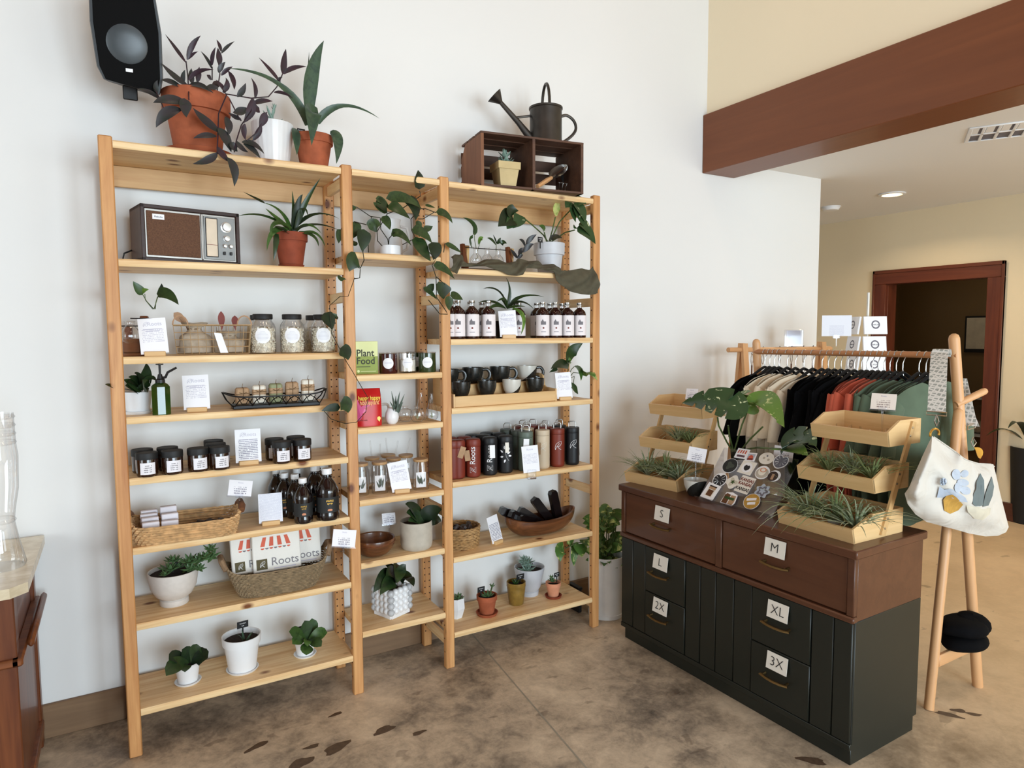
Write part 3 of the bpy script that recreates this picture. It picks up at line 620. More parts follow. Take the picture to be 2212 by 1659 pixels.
# ================================================================ top boards
# --- purple-leaved trailing plant in a big clay pot
y0 = .135; c1 = CR(180, 0, .3074)
t = thing('potted_trailing_plant', 'purple-leaved trailing plant in a large weathered clay pot beside the speaker', 'plant', (at(428, 317, y=y0).x, y0, LZ[0]))
h = HT(430, 190, y0-.10, LZ[0]); G().lathe([(0, 0), (.105, 0), (.125, .02), (.122, .021), (.10, .006), (0, .006)], 32).obj('saucer', 'terracotta', t)
pot(t, [(.082, .006), (.106, h*.70), (.119, h*.70), (.121, h*.73), (.122, h)], 'terracotta', h-.02, n=36)
def PP(*a): return [c1(x, y, d) for x, y, d in a]
for a, b, c, w, mm, sh in [
 ((720, 440, .1), (660, 360, .1), (575, 240, .09), .020, 2, 'lance'), ((730, 420, .1), (750, 310, .09), (825, 250, .09), .024, 2, 'lance'), ((730, 420, .1), (760, 380, .1), (808, 362, .08), .014, 2, 'lance'),
 ((735, 600, .06), (640, 560, .03), (545, 440, .02), .034, 1, 'lance'), ((690, 610, .05), (610, 570, .02), (545, 562, 0), .030, 1, 'lance'), ((740, 600, .03), (810, 580, .0), (915, 655, -.02), .036, 1, 'lance'), ((740, 560, .05), (800, 480, .03), (915, 490, .02), .022, 2, 'lance'),
 ((900, 480, .1), (880, 420, .1), (825, 360, .1), .018, 1, 'lance'), ((905, 460, .1), (895, 400, .1), (930, 330, .1), .018, 2, 'lance'), ((955, 460, .08), (955, 400, .08), (945, 335, .08), .028, 2, 'lance'), ((970, 375, .1), (1000, 330, .1), (1062, 290, .1), .014, 1, 'lance'), ((967, 362, .1), (960, 320, .1), (936, 278, .1), .018, 2, 'lance'),
 ((950, 510, .05), (960, 470, .04), (998, 435, .04), .022, 1, 'lance'), ((970, 530, .05), (1000, 490, .04), (1050, 468, .04), .018, 2, 'lance'), ((1020, 500, .05), (1060, 560, .04), (1060, 630, .03), .026, 2, 'lance'), ((900, 560, .05), (880, 540, .04), (868, 525, .04), .024, 2, 'lance'), ((945, 610, .03), (900, 620, 0), (860, 610, -.01), .028, 1, 'lance'),
 ((765, 590, .08), (750, 540, .08), (760, 480, .08), .026, 1, 'lance'), ((800, 580, .08), (810, 520, .08), (815, 470, .08), .024, 2, 'lance'), ((1000, 650, .02), (970, 600, .02), (930, 560, .02), .022, 2, 'lance'), ((980, 650, .02), (1030, 600, .02), (1000, 545, .02), .024, 2, 'lance'), ((960, 600, .06), (930, 570, .05), (905, 640, .04), .03, 2, 'lance'), ((700, 600, .09), (690, 540, .09), (715, 490, .09), .02, 1, 'lance'),
 ((535, 695, .04), (470, 640, .03), (378, 622, .03), .024, 1, 'lance'), ((520, 660, .04), (495, 610, .04), (522, 563, .04), .022, 1, 'lance'), ((730, 730, -.02), (600, 680, -.03), (490, 722, -.03), .046, 1, 'lance'), ((690, 770, -.02), (560, 770, -.03), (510, 897, -.03), .048, 1, 'lance'), ((725, 700, -.02), (700, 760, -.03), (725, 825, -.03), .05, 1, 'ovate'),
 ((1380, 575, .1), (1320, 500, .1), (1233, 404, .1), .024, 2, 'lance'), ((1403, 520, .1), (1405, 430, .1), (1424, 343, .1), .032, 2, 'ovate'), ((1408, 520, .1), (1460, 465, .1), (1570, 468, .1), .024, 2, 'lance'), ((1340, 650, .08), (1400, 640, .08), (1475, 692, .08), .02, 2, 'lance'), ((1385, 600, .1), (1350, 560, .1), (1400, 540, .1), .02, 1, 'lance'),
 ((1080, 680, .0), (1120, 650, 0), (1142, 583, 0), .026, 1, 'lance'), ((1205, 690, 0), (1225, 620, 0), (1178, 545, 0), .020, 2, 'lance'), ((1190, 690, -.02), (1190, 790, -.02), (1125, 865, -.02), .040, 2, 'lance'), ((1190, 730, -.01), (1260, 700, -.01), (1330, 712, -.01), .026, 2, 'lance'), ((1280, 790, -.02), (1270, 840, -.02), (1235, 900, -.02), .036, 2, 'lance'), ((1150, 760, -.02), (1090, 800, -.02), (1050, 790, -.02), .038, 1, 'lance'), ((1240, 790, -.01), (1200, 770, -.01), (1205, 720, -.01), .034, 2, 'lance'), ((1110, 840, -.02), (1060, 830, -.02), (1020, 790, -.02), .026, 1, 'lance'),
 ((960, 930, -.03), (850, 860, -.03), (770, 758, -.03), .044, 1, 'lance'), ((945, 900, -.03), (1000, 960, -.03), (1040, 1070, -.03), .050, 1, 'lance'), ((935, 960, -.03), (860, 940, -.035), (772, 972, -.035), .028, 1, 'lance'), ((940, 1075, -.03), (890, 1140, -.035), (768, 1152, -.035), .034, 1, 'lance'), ((1010, 1110, -.03), (1080, 1170, -.035), (1060, 1312, -.035), .042, 1, 'lance'), ((940, 1030, -.03), (970, 1100, -.03), (1035, 1140, -.03), .034, 2, 'lance'),
 ((1075, 990, -.03), (1100, 1050, -.03), (1160, 1070, -.03), .028, 1, 'lance'), ((1115, 1000, -.03), (1200, 990, -.03), (1272, 1082, -.03), .030, 1, 'lance'), ((1125, 1010, -.03), (1190, 1040, -.03), (1245, 1114, -.03), .032, 1, 'lance'), ((1250, 880, -.02), (1230, 950, -.02), (1185, 992, -.02), .026, 2, 'lance'), ((1135, 870, -.02), (1115, 930, -.02), (1140, 985, -.02), .026, 2, 'lance'), ((1060, 1000, -.03), (1040, 1040, -.03), (1085, 1065, -.03), .04, 1, 'lance'), ((1000, 820, -.02), (1030, 880, -.03), (1020, 950, -.03), .036, 1, 'lance')]:
    LF(t, 'leaf_purple' if mm == 1 else 'leaf_purple2', PP(a, b, c), w*.86, sh, up=(.25, -.9, .35))
for q in ([(740, 640, .08), (735, 540, .1), (722, 430, .1)], [(740, 600, .05), (742, 700, -.015)], [(940, 640, .05), (960, 520, .07), (950, 440, .09)], [(905, 560, .07), (905, 470, .1)], [(960, 600, .05), (1000, 660, .02), (1180, 690, 0), (1300, 680, .06), (1360, 610, .09), (1400, 520, .1)], [(1010, 660, .0), (950, 800, -.025), (945, 960, -.03), (940, 1075, -.03), (1010, 1120, -.03)], [(1180, 700, -.01), (1180, 780, -.02), (1110, 880, -.025), (1075, 990, -.03), (1060, 1070, -.03)], [(1290, 790, -.01), (1220, 930, -.025), (1150, 990, -.03)], [(570, 780, -.02), (535, 690, .02), (500, 620, .04)], [(1030, 700, 0), (1090, 820, -.02), (1110, 850, -.02)]):
    ST(t, 'leaf_purple2', PP(*q), .0024)
# --- white ribbed pot, pale succulent
y0 = .13
t = thing('potted_succulent', 'pale grey succulent in a glossy white ribbed pot between two clay pots', 'plant', (at(590, 330, y=y0).x, y0, LZ[0]))
h = HT(590, 258, y0-.07, LZ[0])
pot(t, [(.055, 0), (.060, .004), (.076, h*.65), (.081, h)], 'ceramic_white', h-.02, n=72, wave=lambda a, z: 1+.012*math.sin(24*a))
for q in range(5): put('leaf', fat_mesh('leaf_blue', .05, .014, .012, .8), t, M=TR((0, 0, h+.004+.007*q), (R(15+8*q), 0, R(-80+q*70))))
G().tube([(0, 0, h-.01), (.005, 0, h+.05), (.012, 0, h+.075)], .003, 5).obj('stem', 'leaf_blue', t)
for q in range(6): put('leaf', fat_mesh('leaf_blue', .016, .008, .006, .8), t, M=TR((.010, 0, h+.055+.004*q), (R(25), 0, R(q*75))))
# --- agave in clay pot
y0 = .12
t = thing('potted_agave', 'agave with long arching grey-green leaves in an orange clay pot', 'plant', (at(678, 340, y=y0).x, y0, LZ[0]))
h = HT(677, 284, y0-.07, LZ[0]); terra(t, .080, h, 'terracotta')
for a, b, c, w, sh in [((1580, 880, .12), (1440, 500, .10), (1010, 480, .03), .040, 'blade'), ((1590, 860, .13), (1570, 600, .14), (1587, 365, .15), .020, 'blade'), ((1590, 860, .12), (1560, 520, .12), (1690, 285, .11), .052, 'lance'), ((1640, 860, .11), (1790, 640, .09), (2080, 832, .06), .032, 'blade'), ((1610, 870, .10), (1612, 640, .01), (1604, 1024, -.0), .062, 'lance'), ((1735, 930, .07), (1810, 930, .04), (1778, 1152, .02), .042, 'lance'), ((1480, 900, .1), (1500, 940, .05), (1500, 1090, .03), .03, 'lance')]:
    LF(t, 'leaf_agave', PP(a, b, c), w*1.15, sh, up=(.1, -1, .15), n=12, fold=.3)
o = plant_tag(t, (-.055, -.02, h-.004), 10, 8)
# --- slatted crate on the right top board
t = CRT = thing('wooden_crate', 'dark stained wooden crate lying on its side with a centre divider', 'crate', (1.50, .005, RZ[0]), -7)
W_, D_, H_ = .535, .27, .235
for x0 in (0, W_/2-.007, W_-.014):
    g = G(); o_ = [(0, 0), (D_, 0), (D_, H_-.06), (D_-.06, H_), (0, H_)] if x0 == 0 else [(0, 0), (D_, 0), (D_, H_), (0, H_)]
    n = len(o_); g.add([(x0, y, z) for y, z in o_]+[(x0+.014, y, z) for y, z in o_], [tuple(range(n))[::-1], tuple(range(n, 2*n))]+[(i, (i+1) % n, (i+1) % n+n, i+n) for i in range(n)])
    g.obj('end_panel' if x0 != W_/2-.007 else 'divider', 'crate_end' if x0 == 0 else 'crate_wood', t, smooth=0)
for y in (0, .092, .184): part('slat', 'crate_wood', t, (-.001, W_+.001, y, y+.078, H_, H_+.010), b=.001); part('slat', 'crate_wood', t, (0, W_, y+.002, y+.078, .0, .010), b=.001)
for z in (.010, .085, .150): part('slat', 'crate_wood', t, (0, W_, D_, D_+.009, z+.008, z+.06), b=.001)
def on_crate(x, y, z): return CRT.matrix_basis @ Vector((x, y, z))
import_fix = bpy.context.view_layer.update()
q = on_crate(.155, .085, .010)
t = thing('potted_succulent', 'grey succulent in a square tan pot inside the wooden crate', 'plant', q, -7)
def sq(r, z): return [(x*r, y*r, z) for x, y in ((-1, -1), (1, -1), (1, 1), (-1, 1))]
g = G(); rs = [(.038, 0), (.050, .085), (.056, .085), (.057, .118), (.051, .118), (.049, .10)]
g.add([p for r, z in rs for p in sq(r, z)], [(3, 2, 1, 0)]+[(i*4+k, i*4+(k+1) % 4, i*4+4+(k+1) % 4, i*4+4+k) for i in range(5) for k in range(4)]); g.obj('pot', 'cream_pot', t, smooth=0)
G().add(sq(.050, .104), [(0, 1, 2, 3)]).obj('soil', 'soil', t)
rosette(t, 'leaf_blue', (0, 0, .118), [(6, 8, 1.5), (5, 35, 1.4)], .034, .020, .006); rosette(t, 'leaf_blue', (0, 0, .150), [(5, 25, 1.2), (4, 65, 1.1)], .034, .020, .006); stem(t, 'leaf_blue', [(0, 0, .10), (0, 0, .155)], .005)
# garden hand tools in the crate's right half
q = on_crate(.37, .05, .011)
t = thing('hand_trowel', 'garden hand trowel with a wooden handle leaning in the crate', 'trowel', q, -7)
g = G(); g.tube([(-.075, -.03, .010), (.0, .02, .055), (.035, .04, .075)], [.010, .012, .009], 8); g.obj('handle', 'beech_x', t)
ax = Vector((.80, .22, .56)).normalized(); nz = Vector((-.35, -.80, .45)); ay = nz.cross(ax).normalized(); nz = ax.cross(ay); T = Matrix.Translation((.035, .04, .075)) @ Matrix((ax, ay, nz)).transposed().to_4x4()
g = G().grid(lambda u, v: (v*.125, (u-.5)*.062*(math.sin(math.pi*min(1, .22+v*.78)**1.1)**.6 if v < 1 else 0), .012*(2*u-1)**2), 6, 10, T=T)
g.obj('blade', 'steel', t); G().tube([T @ Vector((-.01, 0, -.003)), T @ Vector((.03, 0, 0))], .005, 6).obj('ferrule', 'steel', t)
q = on_crate(.47, .04, .011)
t = thing('hand_fork', 'steel three-pronged hand fork lying behind the trowel in the crate', 'garden fork', q, -7)
for k in range(3): G().tube([(-.05+.022*k, .01*k, .004), (-.035+.022*k, .02+.01*k, .03), (-.02+.022*k, .05, .055)], .0022, 5).obj('tine', 'steel', t)
G().tube([(-.025, .05, .055), (.002, .05, .056), (.028, .05, .055)], .003, 5).obj('crossbar', 'steel', t); G().tube([(.0, .05, .056), (.02, .10, .10), (.03, .13, .14)], [.004, .009, .010], 7).obj('handle', 'black_matte', t)
# --- watering can standing on the crate
q = on_crate(.395, .13, H_+.0115)
t = thing('watering_can', 'dark gunmetal watering can with long spout standing on the crate', 'watering can', q, -16)
r_, h_ = .082, .185
G().lathe([(0, 0), (r_*.97, 0), (r_, .006), (r_*.97, .012), (r_*.97, h_-.012), (r_*1.02, h_-.008), (r_*1.02, h_), (r_*.95, h_), (r_*.93, h_*.2), (0, h_*.2)], 36).obj('body', 'gunmetal', t)
G().tube([(-.075, -.0, .03), (-.14, -.0, .105), (-.235, 0, .20)], [.020, .014, .010], 10).obj('spout', 'gunmetal', t)
G().tube([(-.228, 0, .193), (-.262, 0, .226)], [.010, .042], 16).obj('rose', 'gunmetal', t)
G().tube([(-.076, 0, .142), (-.165, 0, .126)], .006, 8).obj('brace', 'gunmetal', t)
G().tube([(.0, -.062, h_-.01)]+[(0, .062*math.cos(math.pi*(1-k/10))*1.0, h_+.115*math.sin(math.pi*k/10)) for k in range(0, 11)]+[(0, .062, h_-.01)], .0075, 8).obj('top_handle', 'gunmetal', t)
t_b = [(.078, 0, h_-.035), (.11, 0, h_-.028), (.145, 0, h_-.05), (.158, 0, h_-.085), (.145, 0, h_-.115), (.112, 0, h_-.145), (.078, 0, h_-.165)]
G().tube(sm(t_b), .0075, 8).obj('side_handle', 'gunmetal', t)

# ================================================================ wall loudspeaker
y0 = .16; c1_ = c1
pc = at(275, 95, y=y0)
t = thing('wall_speaker', 'black wall-mounted loudspeaker with a round grey cone high on the wall', 'speaker', (pc.x+.002, y0, 2.475), -2); t.rotation_euler = (R(15), 0, R(-2))
def spk(sc, y):
    return [(x*sc*.92, y, z) for x, z in ((-.088, .02), (.105, -.005), (.118, .05), (.118, .20), (.098, .335), (.07, .36), (-.07, .37), (-.118, .345), (-.122, .20), (-.108, .06))]
g = G(); A = spk(1, -.075); B = spk(.97, -.10); Cc = spk(.82, .07); n = 10
g.add(A+B+Cc, [tuple(range(10, 20))[::-1], tuple(range(20, 30))]+[(i+10, (i+1) % n+10, (i+1) % n, i) for i in range(n)]+[(i, (i+1) % n, (i+1) % n+20, i+20) for i in range(n)])
for f_ in range(len(g.f)): g.f[f_] = tuple(reversed(g.f[f_]))
g.obj('cabinet', 'black_plastic', t, smooth=30)
g = G(); A = spk(.90, -.101); B = spk(.88, -.106)
g.add(A+B, [tuple(range(10, 20))]+[(i, (i+1) % n, (i+1) % n+10, i+10) for i in range(n)]); g.obj('grille', 'black_grille', t, smooth=0)
G().lathe([(.064, 0), (.060, .002), (.03, .006), (0, .007)], 32, T=TR((-.002, -.1065, .145), (R(90), 0, 0))).obj('cone', 'speaker_cone', t)
G().box(-.010, .012, -.1085, -.106, .055, .066).obj('badge', 'paper_white', t)
part('bracket', 'black_metal', t, (-.024, .024, -.03, .015, -.036, .012), (-.012, .012, .0, .155, -.03, -.012))
# ================================================================ left bay
# --- table radio
z = LZ[1]
t = thing('table_radio', 'brown wooden vintage table radio with cloth speaker grille on the shelf', 'radio', (.120, .03, z), 11)
w, h, d = .352, .205, .16
g = G().box(0, w, 0, d, 0, .014, .002).box(0, w, 0, d, h-.014, h, .002).box(0, .014, 0, d, .0, h, .002).box(w-.014, w, 0, d, 0, h, .002).box(.005, w-.005, d*.6, d-.004, .005, h-.005)
g.obj('case', 'radio_wood', t)
part('bezel', 'radio_silver', t, (.014, w-.014, .006, .014, .014, h-.014), b=.002)
part('speaker_cloth', 'radio_cloth', t, (.020, .205, .003, .012, .022, h-.022), b=.002)
part('divider', 'radio_silver', t, (.207, .214, .0, .012, .016, h-.016), b=.002)
pn = part('control_panel', 'radio_panel', t, (.218, w-.020, .002, .012, .020, h-.022), b=.001)
part('dial_window', 'radio_dial', t, (.226, .266, -.001, .01, .032, h-.030), b=.001); part('dial_pointer', 'leather_red', t, (.226, .266, -.002, 0, .075, .0765), b=0)
part('dial_frame', 'black_matte', t, (.223, .269, .0005, .01, .029, h-.027), b=.001)
def knob(x, zz, r): G().lathe([(r*1.25, 0), (r*1.25, .003), (r, .004), (r*.94, .016), (0, .017)], 20, T=TR((x, .002, zz), (R(90), 0, 0))).obj('knob', 'knob_silver', t)
knob(.300, .147, .0165); knob(.300, .103, .010); knob(.292, .074, .0065); knob(.314, .074, .0065)
for x in (.290, .315): part('toggle', 'black_plastic', t, (x-.004, x+.004, -.008, .004, .040, .052), b=.001)
g = G().box(.040, .080, .0008, .003, h-.052, h-.033); g.obj('sticker', 'paper_white', t); text('Melodie', .009, 'ink_mid', t, (.060, .0003, h-.043))
G().tube([(.0, .15, .05), (-.03, .13, .035), (-.035, .14, .008), (-.01, .15, .003), (.03, .165, .003)], .003, 6).obj('power_cord', 'black_matte', t)
# --- dark strap-leaved plant in clay pot
c2 = CR(200, 380, .2652); y0 = .105
t = thing('potted_dracaena', 'dark green strap-leaved plant in a red clay pot right of the radio', 'plant', (at(629, 560, y=y0).x, y0, z))
h = HT(629, 503, y0-.06, z); terra(t, .068, h, 'terracotta_dark', saucer=.052)
for a, b, c, w in [((1620, 470, .1), (1560, 260, .09), (1395, 220, .06), .024), ((1400, 222, .06), (1330, 190, .05), (1228, 130, .03), .016), ((1630, 450, .1), (1640, 250, .1), (1625, 120, .1), .016), ((1640, 450, .1), (1690, 260, .09), (1855, 18, .08), .026), ((1630, 460, .1), (1660, 200, .08), (1712, 150, .07), .030), ((1650, 440, .09), (1720, 170, .06), (1755, 330, .04), .022),
 ((1610, 450, .09), (1480, 340, .06), (1408, 265, .05), .030), ((1600, 440, .08), (1400, 270, .05), (1180, 328, .02), .016), ((1640, 430, .1), (1800, 240, .08), (2010, 350, .03), .018), ((1660, 450, .1), (1760, 350, .06), (1865, 470, .04), .022), ((1650, 440, .08), (1820, 350, .06), (2020, 450, .045), .014), ((1620, 430, .06), (1460, 320, .03), (1445, 470, .02), .024), ((1590, 440, .06), (1430, 400, .02), (1420, 610, .01), .024), ((1680, 460, .06), (1830, 470, .03), (1840, 575, .02), .022), ((1720, 460, .06), (1850, 440, .04), (1895, 580, .03), .018), ((1500, 470, .05), (1490, 560, .02), (1475, 695, .03), .022), ((1600, 470, .05), (1530, 420, .02), (1480, 410, .02), .022)]:
    LF(t, 'leaf_dark' if rnd.random() < .6 else 'leaf_mid', [c2(*a), c2(*b), c2(*c)], w*1.1, 'strap', up=(.2, -.7, .6), n=10, fold=.35)
# ---------------------------------------------------------------- shelf 3
z = LZ[2]
def propagation(name_label, x, y, zz, rotz, xs, H, wood_m, bulbs, bar_y=0, gm='glass'):
    """wooden ends, a rod between them and glass bulb vases hung from it"""
    t = thing('propagation_station', name_label, 'vase stand', (x, y, zz), rotz)
    return t
def bulb_vase(t, p, r=.026, neck=.011, h=.075, gm='glass', name='glass_vase'):
    pr = [(0, 0), (r*.5, .001), (r*.9, r*.45), (r, r*.95), (r*.85, r*1.45), (neck, r*2.0), (neck, h-.006), (neck*1.35, h)]
    o = G().lathe(pr, 22).obj(name, gm, t, loc=p); return o
t = thing('propagation_stand', 'wooden propagation stand with round glass vases at the shelf left end', 'vase stand', (.085, .12, z), -18)
part('base', 'acacia', t, (-.035, .085, -.045, .045, 0, .012)); part('upright', 'oak_dark', t, (.018, .045, .008, .030, .012, .150)); part('upright', 'oak_dark', t, (-.040, -.016, .02, .04, .012, .11))
part('panel', 'acacia', t, (-.03, .03, -.04, -.03, .012, .065))
G().tube([(-.012, .005, .141), (.095, .005, .139)], .0022, 6).obj('rod', 'black_metal', t); G().tube([(-.05, -.015, .112), (.03, -.015, .112)], .0022, 6).obj('rod', 'black_metal', t)
bulb_vase(t, (-.008, -.018, .042), .036, .015, .088); bulb_vase(t, (.066, .005, .066), .030, .014, .075)
LFp = [((500, 1085, .12), (440, 1020, .11), (405, 960, .11)), ((490, 1085, .12), (430, 1010, .12), (425, 960, .12)), ((510, 1085, .12), (515, 1030, .12), (528, 985, .12)), ((500, 1085, .12), (520, 1020, .13), (540, 960, .13))]
for q in LFp: ST(t, 'stem_green', [c2(*a) for a in q], .0016)
LF(t, 'leaf_mid', [c2(410, 962, .11), c2(370, 920, .10), c2(330, 858, .10)], .034, 'ovate', up=(.4, -.9, .2)); LF(t, 'leaf_bright', [c2(400, 950, .11), c2(415, 925, .10), c2(458, 925, .10)], .018, 'ovate', up=(.2, -.9, .2))
LF(t, 'leaf_dark', [c2(522, 960, .12), c2(610, 930, .10), c2(702, 1050, .08)], .048, 'heart', up=(.3, -.9, .4)); LF(t, 'leaf_dark', [c2(560, 960, .13), c2(565, 920, .13), c2(562, 876, .13)], .02, 'ovate', up=(0, -1, .1))
sign_card('white information card on block in front of the left propagation stand', .148, .035, z, -6, 10, tilt=-4)
# --- wire basket with two linen bags
t = thing('wire_basket', 'gold wire basket with two loop handles holding linen bags', 'basket', (.355, .125, z), -4, None)
W2, D2, H2 = .138, .075, .115
def rect(zz, e=0): return [(-W2+e, -D2+e, zz), (W2-e, -D2+e, zz), (W2-e, D2-e, zz), (-W2+e, D2-e, zz)]
G().tube(rect(H2), .0024, 5, closed=True).obj('rim', 'wire_gold', t)
for k in range(4): G().tube(rect(.004+H2*.24*k, .010-.0025*k), .0013, 4, closed=True).obj('hoop_wire', 'wire_gold', t)
g = G()
for k in range(11):
    x = -W2+2*W2*k/10
    for s in (-1, 1): g.tube([(x, s*D2, H2), (x*.93, s*(D2-.01), .004)], .0010, 4)
for k in range(1, 6):
    y = -D2+2*D2*k/6
    for s in (-1, 1): g.tube([(s*W2, y, H2), (s*(W2-.01), y*.9, .004)], .0010, 4)
    g.tube([(-W2+.01, y*.9, .004), (W2-.01, y*.9, .004)], .0010, 4)
g.obj('mesh_wires', 'wire_gold', t, kind='stuff')
for s in (-.82, .82): G().tube([(s*W2-.026, D2*.0-.07, H2)]+[(s*W2-.026*math.cos(math.pi*k/8), -.07, H2+.036*math.sin(math.pi*k/8)) for k in range(1, 8)]+[(s*W2+.026, -.07, H2)], .0028, 6).obj('handle', 'cork_tan', t)
def linen_bag(label, x, y, zz, rotz, w, d, h, group=None):
    t = thing('linen_bag', label, 'bag', (x, y, zz), rotz, group)
    def fn(u, v):
        a = 2*math.pi*u; k = 1 if v < .55 else 1-.62*math.sin(math.pi*min(1, (v-.55)/.28)*.5) if v < .83 else .38+.5*(v-.83)/.17
        wr = 1+.05*math.sin(9*a+7*v)*v+.05*math.sin(5*a-9*v)
        e = 2.4; c, s = math.cos(a), math.sin(a)
        return (w*k*wr*math.copysign(abs(c)**(2/e), c)*(1-.06*v), d*k*wr*math.copysign(abs(s)**(2/e), s), .004+h*v*(1+.02*math.sin(4*a)))
    G().grid(fn, 32, 14, closed_u=True).obj('sack', 'linen', t, smooth=60); G().lathe([(0, .004), (w*.95, .005)], 20, sy=d/w).obj('bottom', 'linen', t)
    G().lathe([(w*.42, h*.80), (w*.44, h*.82), (w*.42, h*.84)], 20, sy=d/w).obj('drawstring', 'twine', t)
    return t
linen_bag('left linen drawstring bag slumped inside the gold wire basket', .292, .125, z+.006, 8, .058, .040, .115)
t = linen_bag('right linen drawstring bag with leather tabs inside the gold wire basket', .415, .115, z+.006, -6, .056, .038, .082)
for dx, m_, H3 in ((-.026, 'leather_red', .165), (.024, 'leather_red', .148)):
    q = Vector((.415+dx, .118, z+.006)); leaf(t, m_, loc_of(t, q+Vector((0, 0, .088))), loc_of(t, q+Vector((0, .0, .12))), loc_of(t, q+Vector((0, .004, H3))), .026, 'obov', up=(0, -1, 0), fold=.05, name='leather_tab')
t = thing('gift_tag', 'white paper tag hanging on the front of the gold wire basket', 'tag', (.365, .043, z+.008), -4)
g = G(); g.add([(-.014, 0, .078), (.012, -.003, .075), (.034, -.004, .0), (.006, -.004, 0)], [(0, 3, 2, 1)]); g.add([(-.014, .001, .078), (.012, -.002, .075), (.034, -.003, .0), (.006, -.003, 0)], [(0, 1, 2, 3)]); g.obj('paper', 'paper_white', t, smooth=0); G().tube([(-.004, .002, .076), (-.004, .012, .10)], .0008, 4).obj('string', 'twine', t)
t = thing('wooden_scoop', 'tan wooden scoop poking out of the wire basket left side', 'scoop', (.268, .16, z+.012), 0)
G().tube([(.03, -.01, 0), (.0, 0, .10), (-.018, 0, .135)], [.004, .005, .010], 6).obj('handle', 'cork_tan', t); leaf(t, 'cork_tan', (-.004, 0, .105), (-.02, 0, .13), (-.045, -.002, .152), .034, 'obov', up=(0, -1, .2), fold=.1, name='bowl')
# --- pebble jars
def pebble_jar(label, x, y, zz, rotz, group=None):
    t = thing('pebble_jar', label, 'jar', (x, y, zz), rotz, group)
    r, h = .048, .150
    G().lathe([(0, 0), (r*.92, 0), (r, .008), (r, h*.70), (r*.93, h*.79), (r*.72, h*.88), (r*.70, h)], 28).obj('glass_body', 'glass', t)
    G().lathe([(r*.76, h-.012), (r*.80, h-.010), (r*.80, h+.007), (r*.77, h+.009), (0, h+.009)], 28).obj('lid', 'black_matte', t)
    if 'peb' not in SHAPES:
        g = G(); q = random.Random(3)
        g.lathe([(0, .004), (r*.80, .005), (r*.84, h*.66), (0, h*.74)], 14)
        for i in range(330):
            a = q.uniform(0, 6.283); zz_ = q.uniform(.008, h*.72); k = q.uniform(.82, .93) if zz_ < h*.66 else q.uniform(.1, .8); rr = q.uniform(.0030, .0050)
            T = TR((r*k*math.cos(a), r*k*math.sin(a), zz_), (q.uniform(0, 3), q.uniform(0, 3), q.uniform(0, 3)), (rr*1.35, rr, rr*.8))
            g.add([(1, 0, 0), (-1, 0, 0), (0, 1, 0), (0, -1, 0), (0, 0, 1), (0, 0, -1)], [(0, 2, 4), (2, 1, 4), (1, 3, 4), (3, 0, 4), (2, 0, 5), (1, 2, 5), (3, 1, 5), (0, 3, 5)], T, mi=1 if q.random() < .06 else 0)
        SHAPES['peb'] = g.mesh('pebbles', ['pebble', 'pebble_brown'], 180)
    put('pebbles', SHAPES['peb'], t, kind='stuff')
    o = round_label(t, r+.0008, .073, .031)
    for k, wd in enumerate((.018, .026, .040, .044, .044, .040, .026)): G().box(-wd/2, wd/2, -r-.0016, -r-.0004, .088-.0055*k, .0888-.0055*k).obj('print_line', 'ink_grey', o)
    return t
gp = 'glass jars of cream pebbles'
pebble_jar('pebble jar nearest the wire basket, round white label, black lid', .537, .075, z, -12, gp); pebble_jar('middle pebble jar with round white label standing apart between two others', .650, .07, z, -12, gp)
pebble_jar('pebble jar behind the leaf of a trailing vine next to the post', .775, .068, z, -12, gp); pebble_jar('pebble jar half hidden behind the jar beside the post', .775, .195, z, -12, gp); pebble_jar('pebble jar hidden behind the one nearest the wire basket', .549, .205, z, -12, gp)
# ---------------------------------------------------------------- shelf 4
z = LZ[3]; c3 = CR(220, 740, .2652)
t = thing('potted_plant', 'dark leafy plant in a white pot with saucer beside the green mister', 'plant', (.085, .12, z))
G().lathe([(0, 0), (.045, 0), (.050, .010), (.048, .011), (.042, .004), (0, .004)], 28).obj('saucer', 'ceramic_white', t)
pot(t, [(.036, .005), (.040, .008), (.050, .083)], 'ceramic_white', .070)
for a, b, c, w in [((320, 380, .11), (300, 300, .08), (215, 280, .05), .05), ((320, 390, .1), (250, 340, .06), (175, 300, .05), .05), ((340, 370, .11), (300, 260, .08), (265, 250, .05), .04), ((330, 380, .12), (370, 250, .10), (360, 165, .08), .045), ((350, 360, .1), (400, 260, .08), (440, 310, .06), .035), ((330, 380, .12), (270, 320, .08), (210, 320, .04), .05), ((280, 400, .1), (240, 360, .05), (190, 350, .04), .05), ((330, 390, .09), (360, 340, .05), (330, 300, .04), .05), ((310, 395, .12), (280, 350, .1), (240, 265, .1), .05), ((120, 370, .03), (60, 350, -.01), (26, 340, -.02), .02)]:
    LF(t, 'leaf_dark', [c3(*a), c3(*b), c3(*c)], w, 'ovate', up=(.2, -.8, .6))
ST(t, 'stem_dark', [c3(300, 400, .1), c3(200, 380, .05), c3(100, 372, .02)], .0016)
t = thing('plant_mister', 'green glass plant mister with black pump top', 'spray bottle', (.160, .035, z))
G().lathe([(0, 0), (.031, 0), (.033, .003), (.033, .104), (.026, .113), (.014, .120), (.013, .124), (0, .124)], 8, a0=R(22)).obj('bottle', 'green_bottle', t, smooth=20)
G().lathe([(.0165, .117), (.0165, .130), (.010, .134), (.007, .15), (0, .15)], 16).obj('collar', 'black_plastic', t); G().tube([(0, 0, .13), (0, 0, .187)], .004, 8).obj('pump_rod', 'black_plastic', t); G().lathe([(0, .183), (.013, .185), (.013, .189), (0, .190)], 16).obj('plunger', 'black_plastic', t)
